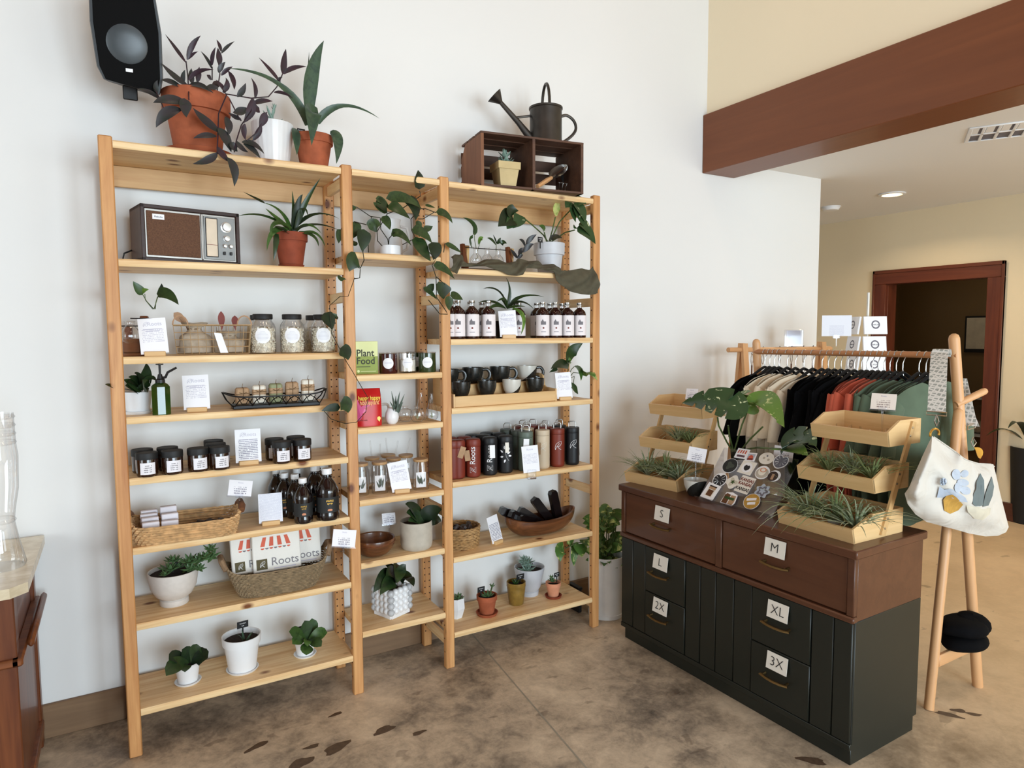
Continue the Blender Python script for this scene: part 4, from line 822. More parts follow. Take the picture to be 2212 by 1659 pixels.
G().tube([(.004, 0, .136), (.018, -.0, .138), (.026, 0, .156), (.056, -.004, .173)], [.006, .005, .0045, .004], 8).obj('nozzle', 'black_plastic', t)
sign_card('white information card on block between green mister and soap tray', .283, .055, z, -10, 10, tilt=-2)
# --- black wire tray with wrapped soaps
t = thing('wire_tray', 'black scrolled wire tray holding five wrapped soaps', 'tray', (.580, .085, z), -3)
W3, D3 = .168, .048
part('tray_base', 'black_metal', t, (-W3, W3, -D3, D3, 0, .016), b=.003)
def rr_(a, b, zz): return [(a*math.copysign(abs(math.cos(q))**.5, math.cos(q)), b*math.copysign(abs(math.sin(q))**.5, math.sin(q)), zz) for q in [2*math.pi*i/40 for i in range(40)]]
G().tube([(x, y, zz+.018*abs(x/(W3+.03))**6) for x, y, zz in rr_(W3+.03, D3+.012, .048)], .0032, 5, closed=True).obj('rim_wire', 'black_metal', t)
g = G()
for k in range(5):
    x = -W3+.04+k*(2*W3-.08)/4
    for s in (-1, 1): g.tube([(x-.034, s*(D3+.004), .012), (x-.018, s*(D3+.008), .034), (x, s*(D3+.011), .046), (x+.018, s*(D3+.008), .034), (x+.034, s*(D3+.004), .012)], .002, 4); g.tube([(x-.02, s*(D3+.01), .046), (x-.008, s*(D3+.008), .022), (x+.008, s*(D3+.008), .022), (x+.02, s*(D3+.01), .046)], .0016, 4)
g.obj('scroll_wires', 'black_metal', t, kind='stuff')
for s in (-1, 1): G().tube([(s*W3, -D3, .012), (s*(W3+.02), -D3*.6, .036), (s*(W3+.034), -.02, .066), (s*(W3+.030), 0, .058), (s*(W3+.034), .02, .066), (s*(W3+.02), D3*.6, .036), (s*W3, D3, .012)], .0024, 5).obj('end_loop', 'black_metal', t)
for k, (cm, hh, lb) in enumerate((('kraft', .066, 'brown paper wrapped soap, leftmost in the black wire tray'), ('soap_white', .074, 'white soap with kraft band, second from left in the black wire tray'), ('soap_green', .078, 'sage green wrapped soap in the middle of the black wire tray'), ('kraft', .082, 'brown paper wrapped soap, second from right in the black wire tray'), ('soap_white', .090, 'tall white soap with kraft band, rightmost in the black wire tray'))):
    q = t.matrix_basis @ Vector((0, 0, 0)); x = .580-.128+k*.064
    s = thing('wrapped_soap', lb, 'soap', (x, .086-.0034*(k-2), z+.0165), rnd.uniform(-6, 6), 'wrapped soaps in the wire tray')
    part('bar', cm, s, (-.025, .025, -.018, .018, 0, hh), b=.006); part('paper_band', 'kraft', s, (-.0258, .0258, -.0188, .0188, hh*.42, hh*.84), b=.006)
    G().tube([(-.0265, -.0195, hh*.62), (.0265, -.0195, hh*.66)], .0012, 4).tube([(0, -.0198, hh*.2), (.002, -.0198, hh*1.0), (.001, .0, hh+.002), (.0, .0195, hh*.6)], .0012, 4).tube([(-.014, -.021, hh*.72), (0, -.022, hh*.64), (.015, -.021, hh*.74)], .0011, 4).tube([(.0, 0, hh), (.004, .0, hh+.016)], .001, 4).obj('twine', 'twine', s)
# ---------------------------------------------------------------- shelf 5: candle jars
z = LZ[4]
def candle(label, x, y, rotz, group='amber candle jars with black lids', H=.088):
    t = thing('candle_jar', label, 'candle', (x, y, z), rotz, group)
    r = .0365
    if 'cj' not in SHAPES:
        SHAPES['cj'] = G().lathe([(0, 0), (r*.88, 0), (r, .006), (r, .066), (r*.96, .070), (0, .070)], 28).mesh('jar', 'amber_dark'); SHAPES['cl'] = G().lathe([(r*1.02, .064), (r*1.03, .066), (r*1.03, .085), (r*1.0, .088), (r*.9, .0885), (r*.88, .087), (0, .087)], 28).mesh('lid', 'black_matte')
        g = G(); q = []; n = 8
        for i in range(n+1): a = R(-41+82*i/n); q += [((r+.0006)*math.sin(a), -(r+.0006)*math.cos(a), .010), ((r+.0006)*math.sin(a), -(r+.0006)*math.cos(a), .053)]
        g.add([(x_, y_, z_-.01) for x_, y_, z_ in q], [(2*i, 2*i+2, 2*i+3, 2*i+1) for i in range(n)]); SHAPES['clab'] = g.mesh('paper_label', 'label_print')
    put('jar', SHAPES['cj'], t); put('lid', SHAPES['cl'], t); put('paper_label', SHAPES['clab'], t, loc=(0, 0, .01)); return t
for lb, x, y, a in [('candle jar at the front left end of the candle shelf', .104, .030, 2), ('candle jar behind the one at the left end of the candle shelf', .092, .118, 0), ('second front candle jar from the left on the candle shelf', .188, .030, 6), ('candle jar hidden behind the second front candle from the left', .178, .118, 0),
 ('third front candle jar from the left, standing alone', .276, .032, 10), ('front candle jar just left of the information card', .352, .026, 10), ('candle jar right behind the one left of the card', .350, .118, 0), ('candle jar at the back of the row left of the card', .352, .206, 0),
 ('front candle jar just right of the information card', .585, .026, 0), ('candle jar behind the one just right of the card', .574, .118, -6), ('front candle jar at the right end of the candle shelf', .668, .036, 2), ('candle jar behind the one at the right end of the candle shelf', .664, .130, 0)]: candle(lb, x, y, a)
sign_card('white card of close text on block in the candle row', .462, .055, z, -6, 8, m='card_full', w=.096)
# ---------------------------------------------------------------- shelf 6
z = LZ[5]
t = thing('wicker_basket', 'long low tan wicker basket with wooden end handles holding soap boxes', 'basket', (.232, .095, z), -4)
weave(t, .172, .098, .190, .112, .066, 8, .0052, 'wicker', ex=5, waves=26, amp=.003, lip=.022, seg=104)
for s in (-1, 1): G().tube([(s*.196, -.06, .085), (s*.20, -.03, .098), (s*.202, 0, .096), (s*.198, .035, .10), (s*.19, .07, .084)], [.012, .014, .012, .014, .011], 8).obj('handle', 'handle_wood', t)
q = 0
for x, y, zz, rz in ((-.125, -.055, .035, 2), (-.125, -.02, .045, -2), (-.128, .012, .052, 0), (-.125, .045, .058, 2), (-.06, -.05, .032, -4), (-.058, -.012, .05, 3), (-.06, .028, .07, 0)):
    q += 1; lb = ['white soap box with mauve edge, front of the left pile in the wicker basket', 'white soap box second from the front in the left pile of the wicker basket', 'white soap box third from the front in the left pile of the wicker basket', 'white soap box at the back of the left pile in the wicker basket', 'white soap box lying front right of the pile in the wicker basket', 'white soap box in the middle of the right pile in the wicker basket', 'white soap box on top at the back of the right pile in the wicker basket'][q-1]
    p = t.matrix_basis @ Vector((x, y, 0)); bx = thing('soap_box', lb, 'box', (.232+x, .095+y-.07*x, z+zz+.004), rz, 'soap boxes in the wicker basket')
    part('carton', 'box_white', bx, (-.029, .029, -.012, .012, 0, .040), b=.003); part('edge_band', 'box_mauve', bx, (-.0292, .0292, .006, .0124, -.0003, .0403), b=.003)
for k in range(5):
    x = .03+k*.024; part_ = G().box(-.02, .02, -.012, .012, 0, .018, .003); o = part_.obj('chocolate_bar', 'chocolate', None, loc=(.232+x, .10+.012*(k % 2), z+.022+.003*(k % 3)), rot=(R(10*(k % 3)), R(18*(k % 2)), R(25*k)))
    tag(o, ['leftmost dark bar loose in the wicker basket beside the soap boxes', 'second dark bar from the soap boxes in the wicker basket', 'middle dark bar of the loose ones in the wicker basket', 'second dark bar from the right handle of the wicker basket', 'dark bar nearest the right handle of the wicker basket'][k], 'bar', 'dark bars in the wicker basket')
part('lining', 'wicker_dark', t, (-.16, .16, -.085, .085, .008, .012), b=0)
clip_sign('price card clipped to the right end of the wicker basket', .424, .070, z+.070, -12, .062, w=.088, h=.062, tilt=8, base='none')
sign_card('pale grey card on block left of the dark syrup bottles', .540, .060, z, -8, 10, m='card_haze', logo=False, w=.092, h=.118)
def dark_bottle(label, x, y, r=.041, h=.205):
    t = thing('syrup_bottle', label, 'bottle', (x, y, z), rnd.uniform(-14, -2), 'dark syrup bottles with white caps'); k = r/.041
    if k not in SHAPES:
        SHAPES[k] = (G().lathe([(0, 0), (r*.9, 0), (r, .006), (r*1.0, h*.10), (r*.97, h*.13), (r*.97, h*.48), (r, h*.52), (r*.96, h*.60), (r*.62, h*.74), (r*.36, h*.82), (r*.36, h*.88), (0, h*.88)], 28).mesh('bottle', 'bottle_black'),
          G().lathe([(r*.42, h*.885), (r*.44, h*.89), (r*.44, h*.985), (r*.40, h), (0, h)], 20).mesh('cap', 'white_plastic'), G().lathe([(r*.985, h*.16), (r*.985, h*.46)], 28).mesh('label', 'label_black'),
          G().lathe([(r*.38, h*.825), (r*.46, h*.83), (r*.46, h*.842), (r*.38, h*.85)], 20).mesh('neck_ring', 'bottle_black'))
    b_, c_, l_, n_ = SHAPES[k]; put('bottle', b_, t); put('cap', c_, t); o = put('label', l_, t); put('neck_ring', n_, t)
    text('MAPLE\nsyrup', .010*k, 'gold', o, (0, -r*1.0-.0006, h*.37), sx=.9); G().lathe([(0, 0), (.008*k, 0), (.009*k, .004), (.006*k, .008), (0, .009)], 10, T=TR((0, -r*.99, h*.20), (0, 0, 0), (1, .2, 1))).obj('printed_motif', 'terracotta_pink', o)
    return t
for lb, x, y, r, h in [('smaller dark syrup bottle standing foremost on the shelf', .664, .030, .038, .185), ('large dark syrup bottle in front beside the post', .765, .030, .047, .215), ('dark syrup bottle behind the foremost smaller one', .655, .128, .038, .185), ('dark syrup bottle at the left back of the group', .622, .175, .038, .190), ('dark syrup bottle in the back left corner against the wall', .605, .262, .036, .190), ('dark syrup bottle in the middle of the back row', .745, .145, .045, .210), ('dark syrup bottle at the right back near the peg-holed post', .775, .243, .045, .212), ('dark syrup bottle at the back between its neighbours', .690, .245, .038, .190)]: dark_bottle(lb, x, y, r, h)
# ---------------------------------------------------------------- shelf 7
z = LZ[6]; c4 = CR(240, 1130, .3189)
t = thing('potted_succulent', 'green succulent spilling from a pale footed bowl planter on the lower left', 'plant', (.180, .150, z))
pot(t, [(.050, 0), (.053, .004), (.052, .022), (.046, .026), (.066, .040), (.083, .072), (.090, .115), (.091, .135)], 'ceramic_offwhite', .122, n=36)
for px, py, d, s in ((400, 320, .12, 1.15), (420, 260, .15, 1.0), (530, 265, .13, 1.1), (460, 300, .16, 1.0), (600, 250, .11, .95), (640, 230, .10, .9), (680, 230, .09, .95), (672, 180, .08, .8), (600, 310, .10, .7), (540, 310, .11, .9), (370, 350, .09, .7)):
    p = loc_of(t, c4(px, py, d)); rosette(t, 'leaf_succ', p, [(7, 8, s), (5, 45, s*.8)], .040, .017, .008, tilt=(rnd.uniform(-5, 30), rnd.uniform(-20, 20)))
ST(t, 'stem_green', [c4(480, 340, .14), c4(600, 260, .11), c4(680, 200, .08)], .004)
plant_tag(t, (.0, .0, .135), 5, 5, w=.04, h=.028)
t = thing('seagrass_basket', 'oblong woven seagrass basket with branch handles holding printed tea towels', 'basket', (.565, .095, z), -3)
weave(t, .150, .070, .200, .105, .108, 16, .0036, 'seagrass', ex=3.2, waves=46, amp=.0022, seg=138, lip=.03)
for s in (-1, 1): G().tube([(s*.200, -.05, .125), (s*.214, -.03, .158), (s*.218, .0, .170), (s*.214, .03, .160), (s*.200, .055, .127)], [.010, .012, .010, .012, .009], 8).obj('handle', 'bark', t)
def towel(label, x, y, rz, w, h, lean):
    h *= .9
    o = thing('tea_towel', label, 'towel', (x, y, z+.092), rz, 'printed tea towels in the seagrass basket'); 
    k = G().box(-w/2, w/2, -.006, .006, 0, h, .004).box(-w/2+.004, w/2-.002, .006, .014, .003, h-.006, .003).obj('folded_cloth', 'tea_cloth', o, rot=(R(-lean), 0, 0))
    c = -w*.02; sc = w/.19
    for i in range(7):   # shop awning: slanted stripes with scalloped valance
        a, b_ = (-.060+i*.0172)*sc, (-.060+(i+1)*.0172)*sc; ta, tb = a*.80, b_*.80
        g = G().add([(c+a, -.0066, h*.60), (c+b_, -.0066, h*.60), (c+tb, -.0066, h*.82), (c+ta, -.0066, h*.82)], [(0, 1, 2, 3)])
        if i % 2 == 0: g.obj('awning_stripe', 'awning_red', k)
        g = G(); r_ = (b_-a)*.42; g.add([((a+b_)/2+c+r_*math.cos(q), -.0066, h*.565+r_*.9*math.sin(q)) for q in [math.pi*(1+j/6) for j in range(7)]], [tuple(range(7))]); g.obj('scallop', 'awning_red' if i % 2 == 0 else 'logo_grey', k)
    G().box(-w*.43, -w*.43+.042*sc, -.0072, -.006, h*.06, h*.06+.042*sc).obj('logo_square', 'logo_olive', k)
    roots_logo(k, (-w*.43+.010*sc, -.0078, h*.06+.008*sc), .026*sc, 'paper_white', .0009*sc, False)
    text('Roots', .046*sc, 'logo_grey', k, (w*.16, -.0068, h*.06+.026*sc)); G().box(-w*.08, w*.38, -.0068, -.0062, h*.05, h*.05+.004*sc).obj('fine_print', 'ink_grey', k)
towel('printed tea towel at the left of the seagrass basket', .475, .085, 3, .175, .180, 14); towel('printed tea towel in front centre of the seagrass basket', .560, .058, -2, .190, .188, 12); towel('printed tea towel at the back right of the seagrass basket', .655, .090, -4, .185, .190, 12)
q = at(742, 1192, y=-.03); k = clip_sign('price card clipped to the right handle of the seagrass basket', q.x, q.y, q.z, -14, .022, w=.095, h=.070, tilt=8, base='none'); G().tube([loc_of(k, a) for a in ((.768, .075, z+.150), (q.x+.012, .0, q.z-.012), (q.x, q.y, q.z+.006))], .003, 6).obj('clip_arm', 'acrylic', k)
# ---------------------------------------------------------------- shelf 8
z = LZ[7]
def paddles(t, pts, m='leaf_dark'):
    for a, b, c, w in pts: LF(t, m, [c4(*a), c4(*b), c4(*c)], w, 'obov', up=(.1, -.8, .6), fold=.15)
t = thing('potted_plant', 'dark round-leaved plant leaning left in a small white pot', 'plant', (.215, .135, z))
G().lathe([(0, 0), (.044, 0), (.050, .008), (.047, .009), (.042, .004), (0, .004)], 28).obj('saucer', 'ceramic_white', t); pot(t, [(.036, .004), (.047, .082)], 'ceramic_white', .07)
paddles(t, [((530, 950, .12), (460, 900, .07), (372, 1035, .03), .062), ((530, 950, .13), (450, 880, .10), (390, 925, .06), .055), ((530, 950, .13), (520, 880, .12), (480, 855, .11), .055), ((540, 950, .12), (570, 860, .12), (610, 840, .11), .06), ((540, 960, .12), (600, 890, .10), (655, 915, .07), .07), ((520, 960, .12), (500, 930, .08), (500, 1010, .06), .045), ((530, 950, .14), (470, 920, .13), (430, 950, .08), .05), ((560, 930, .13), (600, 880, .13), (645, 875, .11), .05)])
plant_tag(t, (.035, .0, .10), -10, 0)
t = thing('potted_agave', 'young agave pup with black marker in a white pot on the bottom shelf', 'plant', (.420, .130, z))
G().lathe([(0, 0), (.058, 0), (.064, .008), (.060, .009), (.054, .004), (0, .004)], 28).obj('saucer', 'ceramic_white', t); pot(t, [(.054, .004), (.068, .112), (.074, .114), (.077, .148)], 'ceramic_white', .128, n=32)
for a, b, c, w in [((900, 845, .12), (890, 760, .10), (848, 755, .09), .022), ((905, 845, .12), (895, 770, .12), (885, 725, .12), .024), ((908, 850, .11), (930, 760, .10), (962, 735, .10), .022)]: LF(t, 'leaf_agave', [c4(*a), c4(*b), c4(*c)], w, 'blade', fold=.4)
plant_tag(t, (.010, .025, .165), 8, 4, w=.046, h=.03, stick=.05)
t = thing('potted_plant', 'bright paddle-leaved plant rosette in a small white pot at the right', 'plant', (.675, .125, z))
G().lathe([(0, 0), (.042, 0), (.048, .008), (.045, .009), (.04, .004), (0, .004)], 28).obj('saucer', 'ceramic_white', t); pot(t, [(.034, .004), (.044, .075)], 'ceramic_white', .063)
paddles(t, [((1325, 800, .09), (1270, 740, .06), (1205, 735, .04), .055), ((1325, 800, .10), (1280, 760, .05), (1228, 820, .02), .05), ((1325, 800, .11), (1330, 720, .11), (1310, 660, .11), .055), ((1330, 790, .12), (1365, 720, .13), (1360, 645, .13), .055), ((1330, 800, .10), (1390, 740, .08), (1465, 742, .06), .055), ((1330, 810, .09), (1370, 780, .04), (1425, 835, .02), .05), ((1325, 810, .08), (1325, 830, .02), (1322, 895, .0), .055), ((1325, 800, .08), (1330, 770, .04), (1330, 835, .02), .035)], 'leaf_mid')
plant_tag(t, (-.025, .02, .10), 5, 5)
# ================================================================ middle bay
c5 = CR(720, 340, .2772); c6 = CR(720, 700, .2412); c7 = CR(720, 1060, .2653)
z = MZ[1]
t = thing('white_pitcher', 'tall ribbed white pitcher behind the trailing philodendron', 'pitcher', (1.12, .20, z))
G().lathe([(0, 0), (.055, 0), (.062, .01), (.064, .06), (.056, .12), (.054, .165), (.058, .178), (.055, .178), (.050, .12), (0, .02)], 48, wave=lambda a, q: 1+.008*math.sin(22*a)).obj('body', 'ceramic_white', t)
G().tube([(.055, -.01, .15), (.085, -.012, .145), (.095, -.014, .10), (.085, -.012, .05), (.06, -.01, .035)], .006, 8).obj('handle', 'ceramic_white', t)
t = thing('trailing_philodendron', 'philodendron in a small white pot, its heart leaves trailing over the middle bay', 'plant', (1.078, .068, z))
pot(t, [(.042, 0), (.046, .004), (.046, .042)], 'ceramic_white', .030)
for a, b, c, w in [((670, 250, .02), (665, 170, .01), (660, 98, .0), .062), ((420, 430, .02), (330, 380, .0), (312, 348, 0), .036), ((380, 460, .0), (420, 500, -.01), (442, 565, -.01), .05), ((330, 350, .02), (360, 340, .01), (420, 440, .0), .06), ((410, 320, .02), (560, 280, .0), (690, 400, -.01), .055), ((430, 370, .0), (480, 380, -.02), (600, 480, -.02), .06), ((560, 320, .02), (650, 360, 0), (640, 490, -.01), .07), ((330, 320, .02), (390, 330, .02), (440, 410, .02), .035), ((170, 500, .03), (180, 560, .02), (155, 630, .02), .05), ((280, 560, .0), (330, 500, -.02), (370, 530, -.02), .058), ((240, 560, -.01), (230, 640, -.02), (225, 735, -.02), .066), ((450, 600, .01), (520, 560, -.02), (608, 688, -.03), .045), ((610, 560, -.01), (700, 570, -.03), (770, 670, -.03), .055), ((640, 620, -.01), (680, 720, -.03), (760, 810, -.04), .075), ((770, 660, -.02), (800, 720, -.03), (780, 800, -.03), .075), ((700, 560, -.01), (740, 560, -.01), (775, 535, -.01), .03), ((660, 490, .0), (660, 540, 0), (690, 570, 0), .035), ((715, 370, .02), (750, 380, .01), (795, 393, 0), .016), ((800, 425, -.02), (880, 420, -.04), (930, 515, -.04), .042), ((870, 670, -.03), (940, 700, -.04), (1000, 745, -.04), .028), ((780, 840, -.04), (860, 840, -.05), (945, 948, -.05), .045), ((865, 975, -.05), (840, 1040, -.05), (860, 1105, -.05), .080), ((905, 1080, -.05), (890, 1140, -.05), (905, 1195, -.05), .045), ((910, 1080, -.05), (960, 1070, -.04), (1010, 1110, -.03), .04), ((700, 1015, -.02), (750, 1040, -.03), (810, 1110, -.03), .03), ((740, 1040, -.01), (760, 1010, -.01), (785, 985, -.01), .035), ((195, 800, -.04), (140, 790, -.05), (125, 890, -.05), .075), ((60, 560, .03), (40, 610, .03), (42, 670, .03), .036), ((120, 390, .03), (150, 400, .03), (180, 385, .03), .03), ((65, 930, .0), (60, 950, -.01), (70, 965, -.01), .04), ((160, 650, .02), (165, 680, .01), (160, 690, .01), .03), ((0, 1290, .02), (-20, 1240, -.02), (30, 1225, -.02), .05)]:
    LF(t, 'leaf_philo' if w < .06 else 'leaf_dark', [c5(*a), c5(*b), c5(*c)], w, 'heart', up=(.2, -.9, .3), fold=.2)
# leaves of the strand that hangs down beside the left post
for a, b, c, w in [((700, 676, -.02), (712, 690, -.03), (718, 712, -.03), .066), ((735, 752, -.045), (750, 760, -.05), (752, 778, -.05), .066), ((735, 870, -.045), (752, 872, -.05), (752, 892, -.05), .072), ((735, 880, -.03), (715, 878, -.04), (694, 888, -.04), .035)]:
    LF(t, 'leaf_dark', [at(a[0], a[1], y=a[2]), at(b[0], b[1], y=b[2]), at(c[0], c[1], y=c[2])], w, 'heart', up=(.3, -.9, .2), fold=.15)
for q in ([(430, 690, .06), (425, 640, .02), (370, 560, -.01), (365, 470, 0), (290, 460, .02), (180, 385, .03)], [(430, 690, .06), (435, 630, .03), (480, 580, -.01)], [(380, 690, .05), (345, 650, .02), (340, 580, 0), (420, 440, .02), (550, 390, .02), (680, 300, .02), (672, 260, .02)], [(540, 680, .05), (640, 630, 0), (610, 570, -.01), (605, 480, 0), (680, 400, .02), (720, 400, .02), (800, 430, -.02)], [(660, 480, .02), (700, 480, 0), (790, 425, -.02)], [(640, 640, -.01), (800, 790, -.04), (770, 840, -.045), (800, 930, -.05), (805, 1090, -.05), (880, 1200, -.05), (890, 1222, -.05), (830, 1220, -.045), (740, 1110, -.03)], [(860, 740, -.04), (870, 670, -.035)], [(800, 930, -.05), (870, 990, -.05)], [(275, 740, .03), (270, 620, .0), (230, 735, -.02), (240, 800, -.03), (210, 865, -.04), (175, 850, -.045)], [(210, 870, -.04), (205, 940, -.035), (165, 945, -.03)], [(300, 460, .02), (285, 520, -.01)], [(160, 500, .03), (260, 525, 0)]):
    ST(t, 'stem_dark', [c5(*a) for a in q], .0020)
ST(t, 'stem_dark', [at(u, v, y=d) for u, v, d in ((766, 600, -.03), (752, 640, -.045), (735, 640, -.045), (712, 660, -.03), (716, 720, -.03), (728, 742, -.045), (745, 776, -.05), (760, 800, -.05), (795, 860, -.045), (790, 890, -.045), (770, 912, -.045), (745, 915, -.045), (715, 905, -.04), (700, 888, -.04))], .0015)
# ---------------------------------------------------------------- plant food box and candles
z = MZ[2]
t = thing('plant_food_box', 'lime green carton lettered Plant Food', 'box', (.957, .075, z), -10)
part('carton', 'lime', t, (-.055, .055, 0, .06, 0, .076), b=.001); part('carton_top', 'lime_pale', t, (-.055, .055, 0, .06, .076, .142), b=.001)
for s, zz in (('Plant', .090), ('Food', .056)):
    text(s, .042, 'ink_olive', t, (-.038, -.0008, zz), align='LEFT', off=.0006, sx=.92)
    # fine slab serifs under the stems, as on the carton
G().box(-.038, .022, -.001, 0, .030, .0325).obj('fine_print', 'ink_olive', t); G().box(-.02, .045, -.001, 0, .010, .0125).obj('fine_print', 'lime_pale', t); G().lathe([(0, 0), (.006, 0), (0, .001)], 10, T=TR((-.03, -.0006, .012), (R(90), 0, 0))).obj('printed_seal', 'lime_pale', t)
def tumbler_candle(label, x, y, glass, wax, fill):
    t = thing('glass_candle', label, 'candle', (x, y, z), -20, 'candles in straight glasses'); r = .040
    G().lathe([(0, 0), (r*.96, 0), (r, .004), (r, .086), (r-.002, .086), (r-.003, .006), (0, .006)], 28).obj('glass_cup', glass, t)
    if wax: G().lathe([(0, .008), (r*.90, .008), (r*.90, fill), (0, fill)], 24).obj('wax', wax, t)
    round_label(t, r+.0008, .045, .024); G().box(-.015, .015, -r-.0016, -r, .046, .048).obj('print_line', 'ink_grey', t)
    G().lathe([(r*1.0, .086), (r*1.02, .087), (r*1.02, .091), (0, .092)], 28).obj('lid', 'glass_smoke', t)
tumbler_candle('dark maroon glass candle with round white label next to the green carton', 1.060, .070, 'candle_maroon', None, 0); tumbler_candle('clear glass candle of white wax with round label between dark ones', 1.147, .062, 'glass', 'candle_wax', .058); tumbler_candle('dark green glass candle nearest the right post of the middle bay', 1.237, .050, 'candle_green', None, 0); tumbler_candle('dark green glass candle half hidden behind its twin', 1.215, .140, 'candle_green', None, 0)
# ---------------------------------------------------------------- red bag, mug, aloe, glass globes
z = MZ[3]
t = thing('houseplant_mix_bag', 'bright red bag of houseplant mix with yellow and pink print', 'bag', (.962, .070, z), -6)
g = G(); g.grid(lambda u, v: ((u-.5)*.112*(1+.02*math.sin(5*v)), -.032*(1-abs(2*u-1)**4*.5)*(1-.75*max(0, v-.72)/.28)+.035*max(0, v-.72), .162*v), 10, 10); g.grid(lambda u, v: ((.5-u)*.112*(1+.02*math.sin(5*v)), .032*(1-abs(2*u-1)**4*.5)*(1-.75*max(0, v-.72)/.28)+.035*max(0, v-.72), .162*v), 10, 10)
g.obj('pouch', 'bag_red', t, smooth=60)
for i in range(2):
    s = -1 if i == 0 else 1
    G().grid(lambda u, v: (s*.056, (u-.5)*(.034)*(1-.7*max(0, v-.72)/.28)*s*-1+.035*max(0, v-.72), .162*v), 2, 6).obj('gusset', 'bag_red', t)
g = G(); pl = [(-.054, .118), (-.012, .112), (.012, .100), (-.004, .088), (-.022, .080), (-.012, .070), (-.030, .058), (-.036, .034), (-.054, .020)]
g.add([(x, -.0335 if x > -.05 else -.022, q) for x, q in pl], [tuple(range(9))[::-1]]); g.obj('pink_splash', 'bag_pink', t, smooth=0)
text('happy happy', .0265, 'bag_yellow', t, (0, -.0338, .123), sx=.72, off=.0006, rot=(R(75), 0, 0)); text('houseplant', .0265, 'bag_orange', t, (0, -.0345, .103), sx=.72, off=.0006, rot=(R(84), 0, 0))
text('plant mix', .010, 'leather_red', t, (-.028, -.0345, .028)); leaf(t, 'bag_yellow', (.044, -.033, .018), (.038, -.033, .030), (.043, -.032, .042), .016, 'obov', up=(0, -1, 0), fold=0, name='printed_leaf')
t = thing('mug', 'pale mug with a big loop handle behind the red bag', 'mug', (1.015, .165, z), 0)
G().lathe([(0, 0), (.034, 0), (.038, .006), (.040, .095), (.037, .095), (.034, .010), (0, .010)], 24).obj('cup', 'ceramic_matte', t); G().tube(sm([(.036, -.012, .080), (.066, -.015, .078), (.072, -.016, .045), (.058, -.014, .018), (.036, -.012, .018)]), .006, 8).obj('handle', 'ceramic_matte', t)
t = thing('potted_aloe', 'small aloe in an egg-shaped white vase', 'plant', (1.072, .070, z))
pot(t, [(.018, 0), (.027, .012), (.031, .030), (.028, .050), (.020, .066), (.017, .070)], 'ceramic_white', .062, th=.003)
for a, b, c, w in [((560, 790, .07), (540, 720, .06), (520, 600, .05), .018), ((565, 790, .07), (570, 700, .07), (598, 600, .06), .018), ((570, 790, .07), (600, 720, .06), (638, 625, .05), .016), ((570, 790, .06), (600, 740, .04), (625, 695, .03), .016), ((560, 790, .06), (530, 740, .04), (505, 690, .03), .016), ((562, 790, .06), (545, 730, .05), (538, 660, .04), .018), ((566, 790, .05), (575, 740, .04), (585, 690, .04), .014), ((560, 790, .08), (555, 700, .08), (560, 640, .08), .016)]: LF(t, 'leaf_aloe', [c6(*a), c6(*b), c6(*c)], w*1.25, 'blade', up=(0, -.9, .4), fold=.5)
def glass_globe(label, x, y, r, neck=.010, h=None, air=False):
    t = thing('glass_terrarium', label, 'vase', (x, y, z)); h = h or r*2.3
    G().lathe([(0, 0), (r*.55, .001), (r*.92, r*.5), (r, r), (r*.8, r*1.6), (neck, h-.012), (neck, h-.004), (neck*1.25, h)], 24).obj('globe', 'glass', t)
    if air:
        g = G()
        for k in range(14): a = rnd.uniform(0, 6.28); q = r*.7; leaf_g(g, (0, 0, .012), (q*.4*math.cos(a), q*.4*math.sin(a), .03), (q*math.cos(a), q*math.sin(a), rnd.uniform(.015, .06)), .004, 'blade', n=4)
        g.obj('air_plant', 'leaf_air', t)
    return t
glass_globe('low round glass globe vase beside the egg-shaped vase', 1.150, .105, .034, .012, .072); glass_globe('round glass globe vase with a tiny air plant, in front', 1.190, .060, .034, .012, .074, True); glass_globe('clear conical glass vase behind the globes', 1.235, .120, .032, .007, .130); glass_globe('clear conical glass vase with moss nearest the right post', 1.262, .062, .030, .007, .128, True)
# ---------------------------------------------------------------- glass tumblers with bamboo lids
z = MZ[4]
def straw_jar(label, x, y, dx, card=True):
    t = thing('straw_tumbler', label, 'tumbler', (x, y, z), -12, 'glass tumblers with bamboo lids and straws'); t.scale = (1.04, 1.04, 1.2); r = .0365
    G().lathe([(0, 0), (r*.9, 0), (r*.96, .006), (r, .06), (r*.97, .092), (r*.80, .105), (r*.80, .112)], 26).obj('glass_body', 'glass', t)
    G().lathe([(r*.78, .108), (r*.90, .110), (r*.90, .119), (0, .120)], 24).obj('bamboo_lid', 'bamboo_lid', t)
    G().tube([(0, 0, .015), (dx*.2, 0, .12), (dx, 0, .185)], .0032, 8, caps=False).obj('straw', 'glass', t)
    if card:
        G().box(-.022, .022, -.004, -.003, .008, .066).obj('paper_insert', 'paper_white', t)
        g = G()
        for k in range(9): a = rnd.uniform(-1, 1); x0 = rnd.uniform(-.012, .012); leaf_g(g, (x0, -.0046, .018+rnd.uniform(0, .012)), (x0+a*.006, -.005, .034), (x0+a*.016, -.0046, rnd.uniform(.036, .060)), .006, 'lance', up=(0, -1, 0), n=5)
        g.obj('printed_plant', 'leaf_dark', t)
    return t
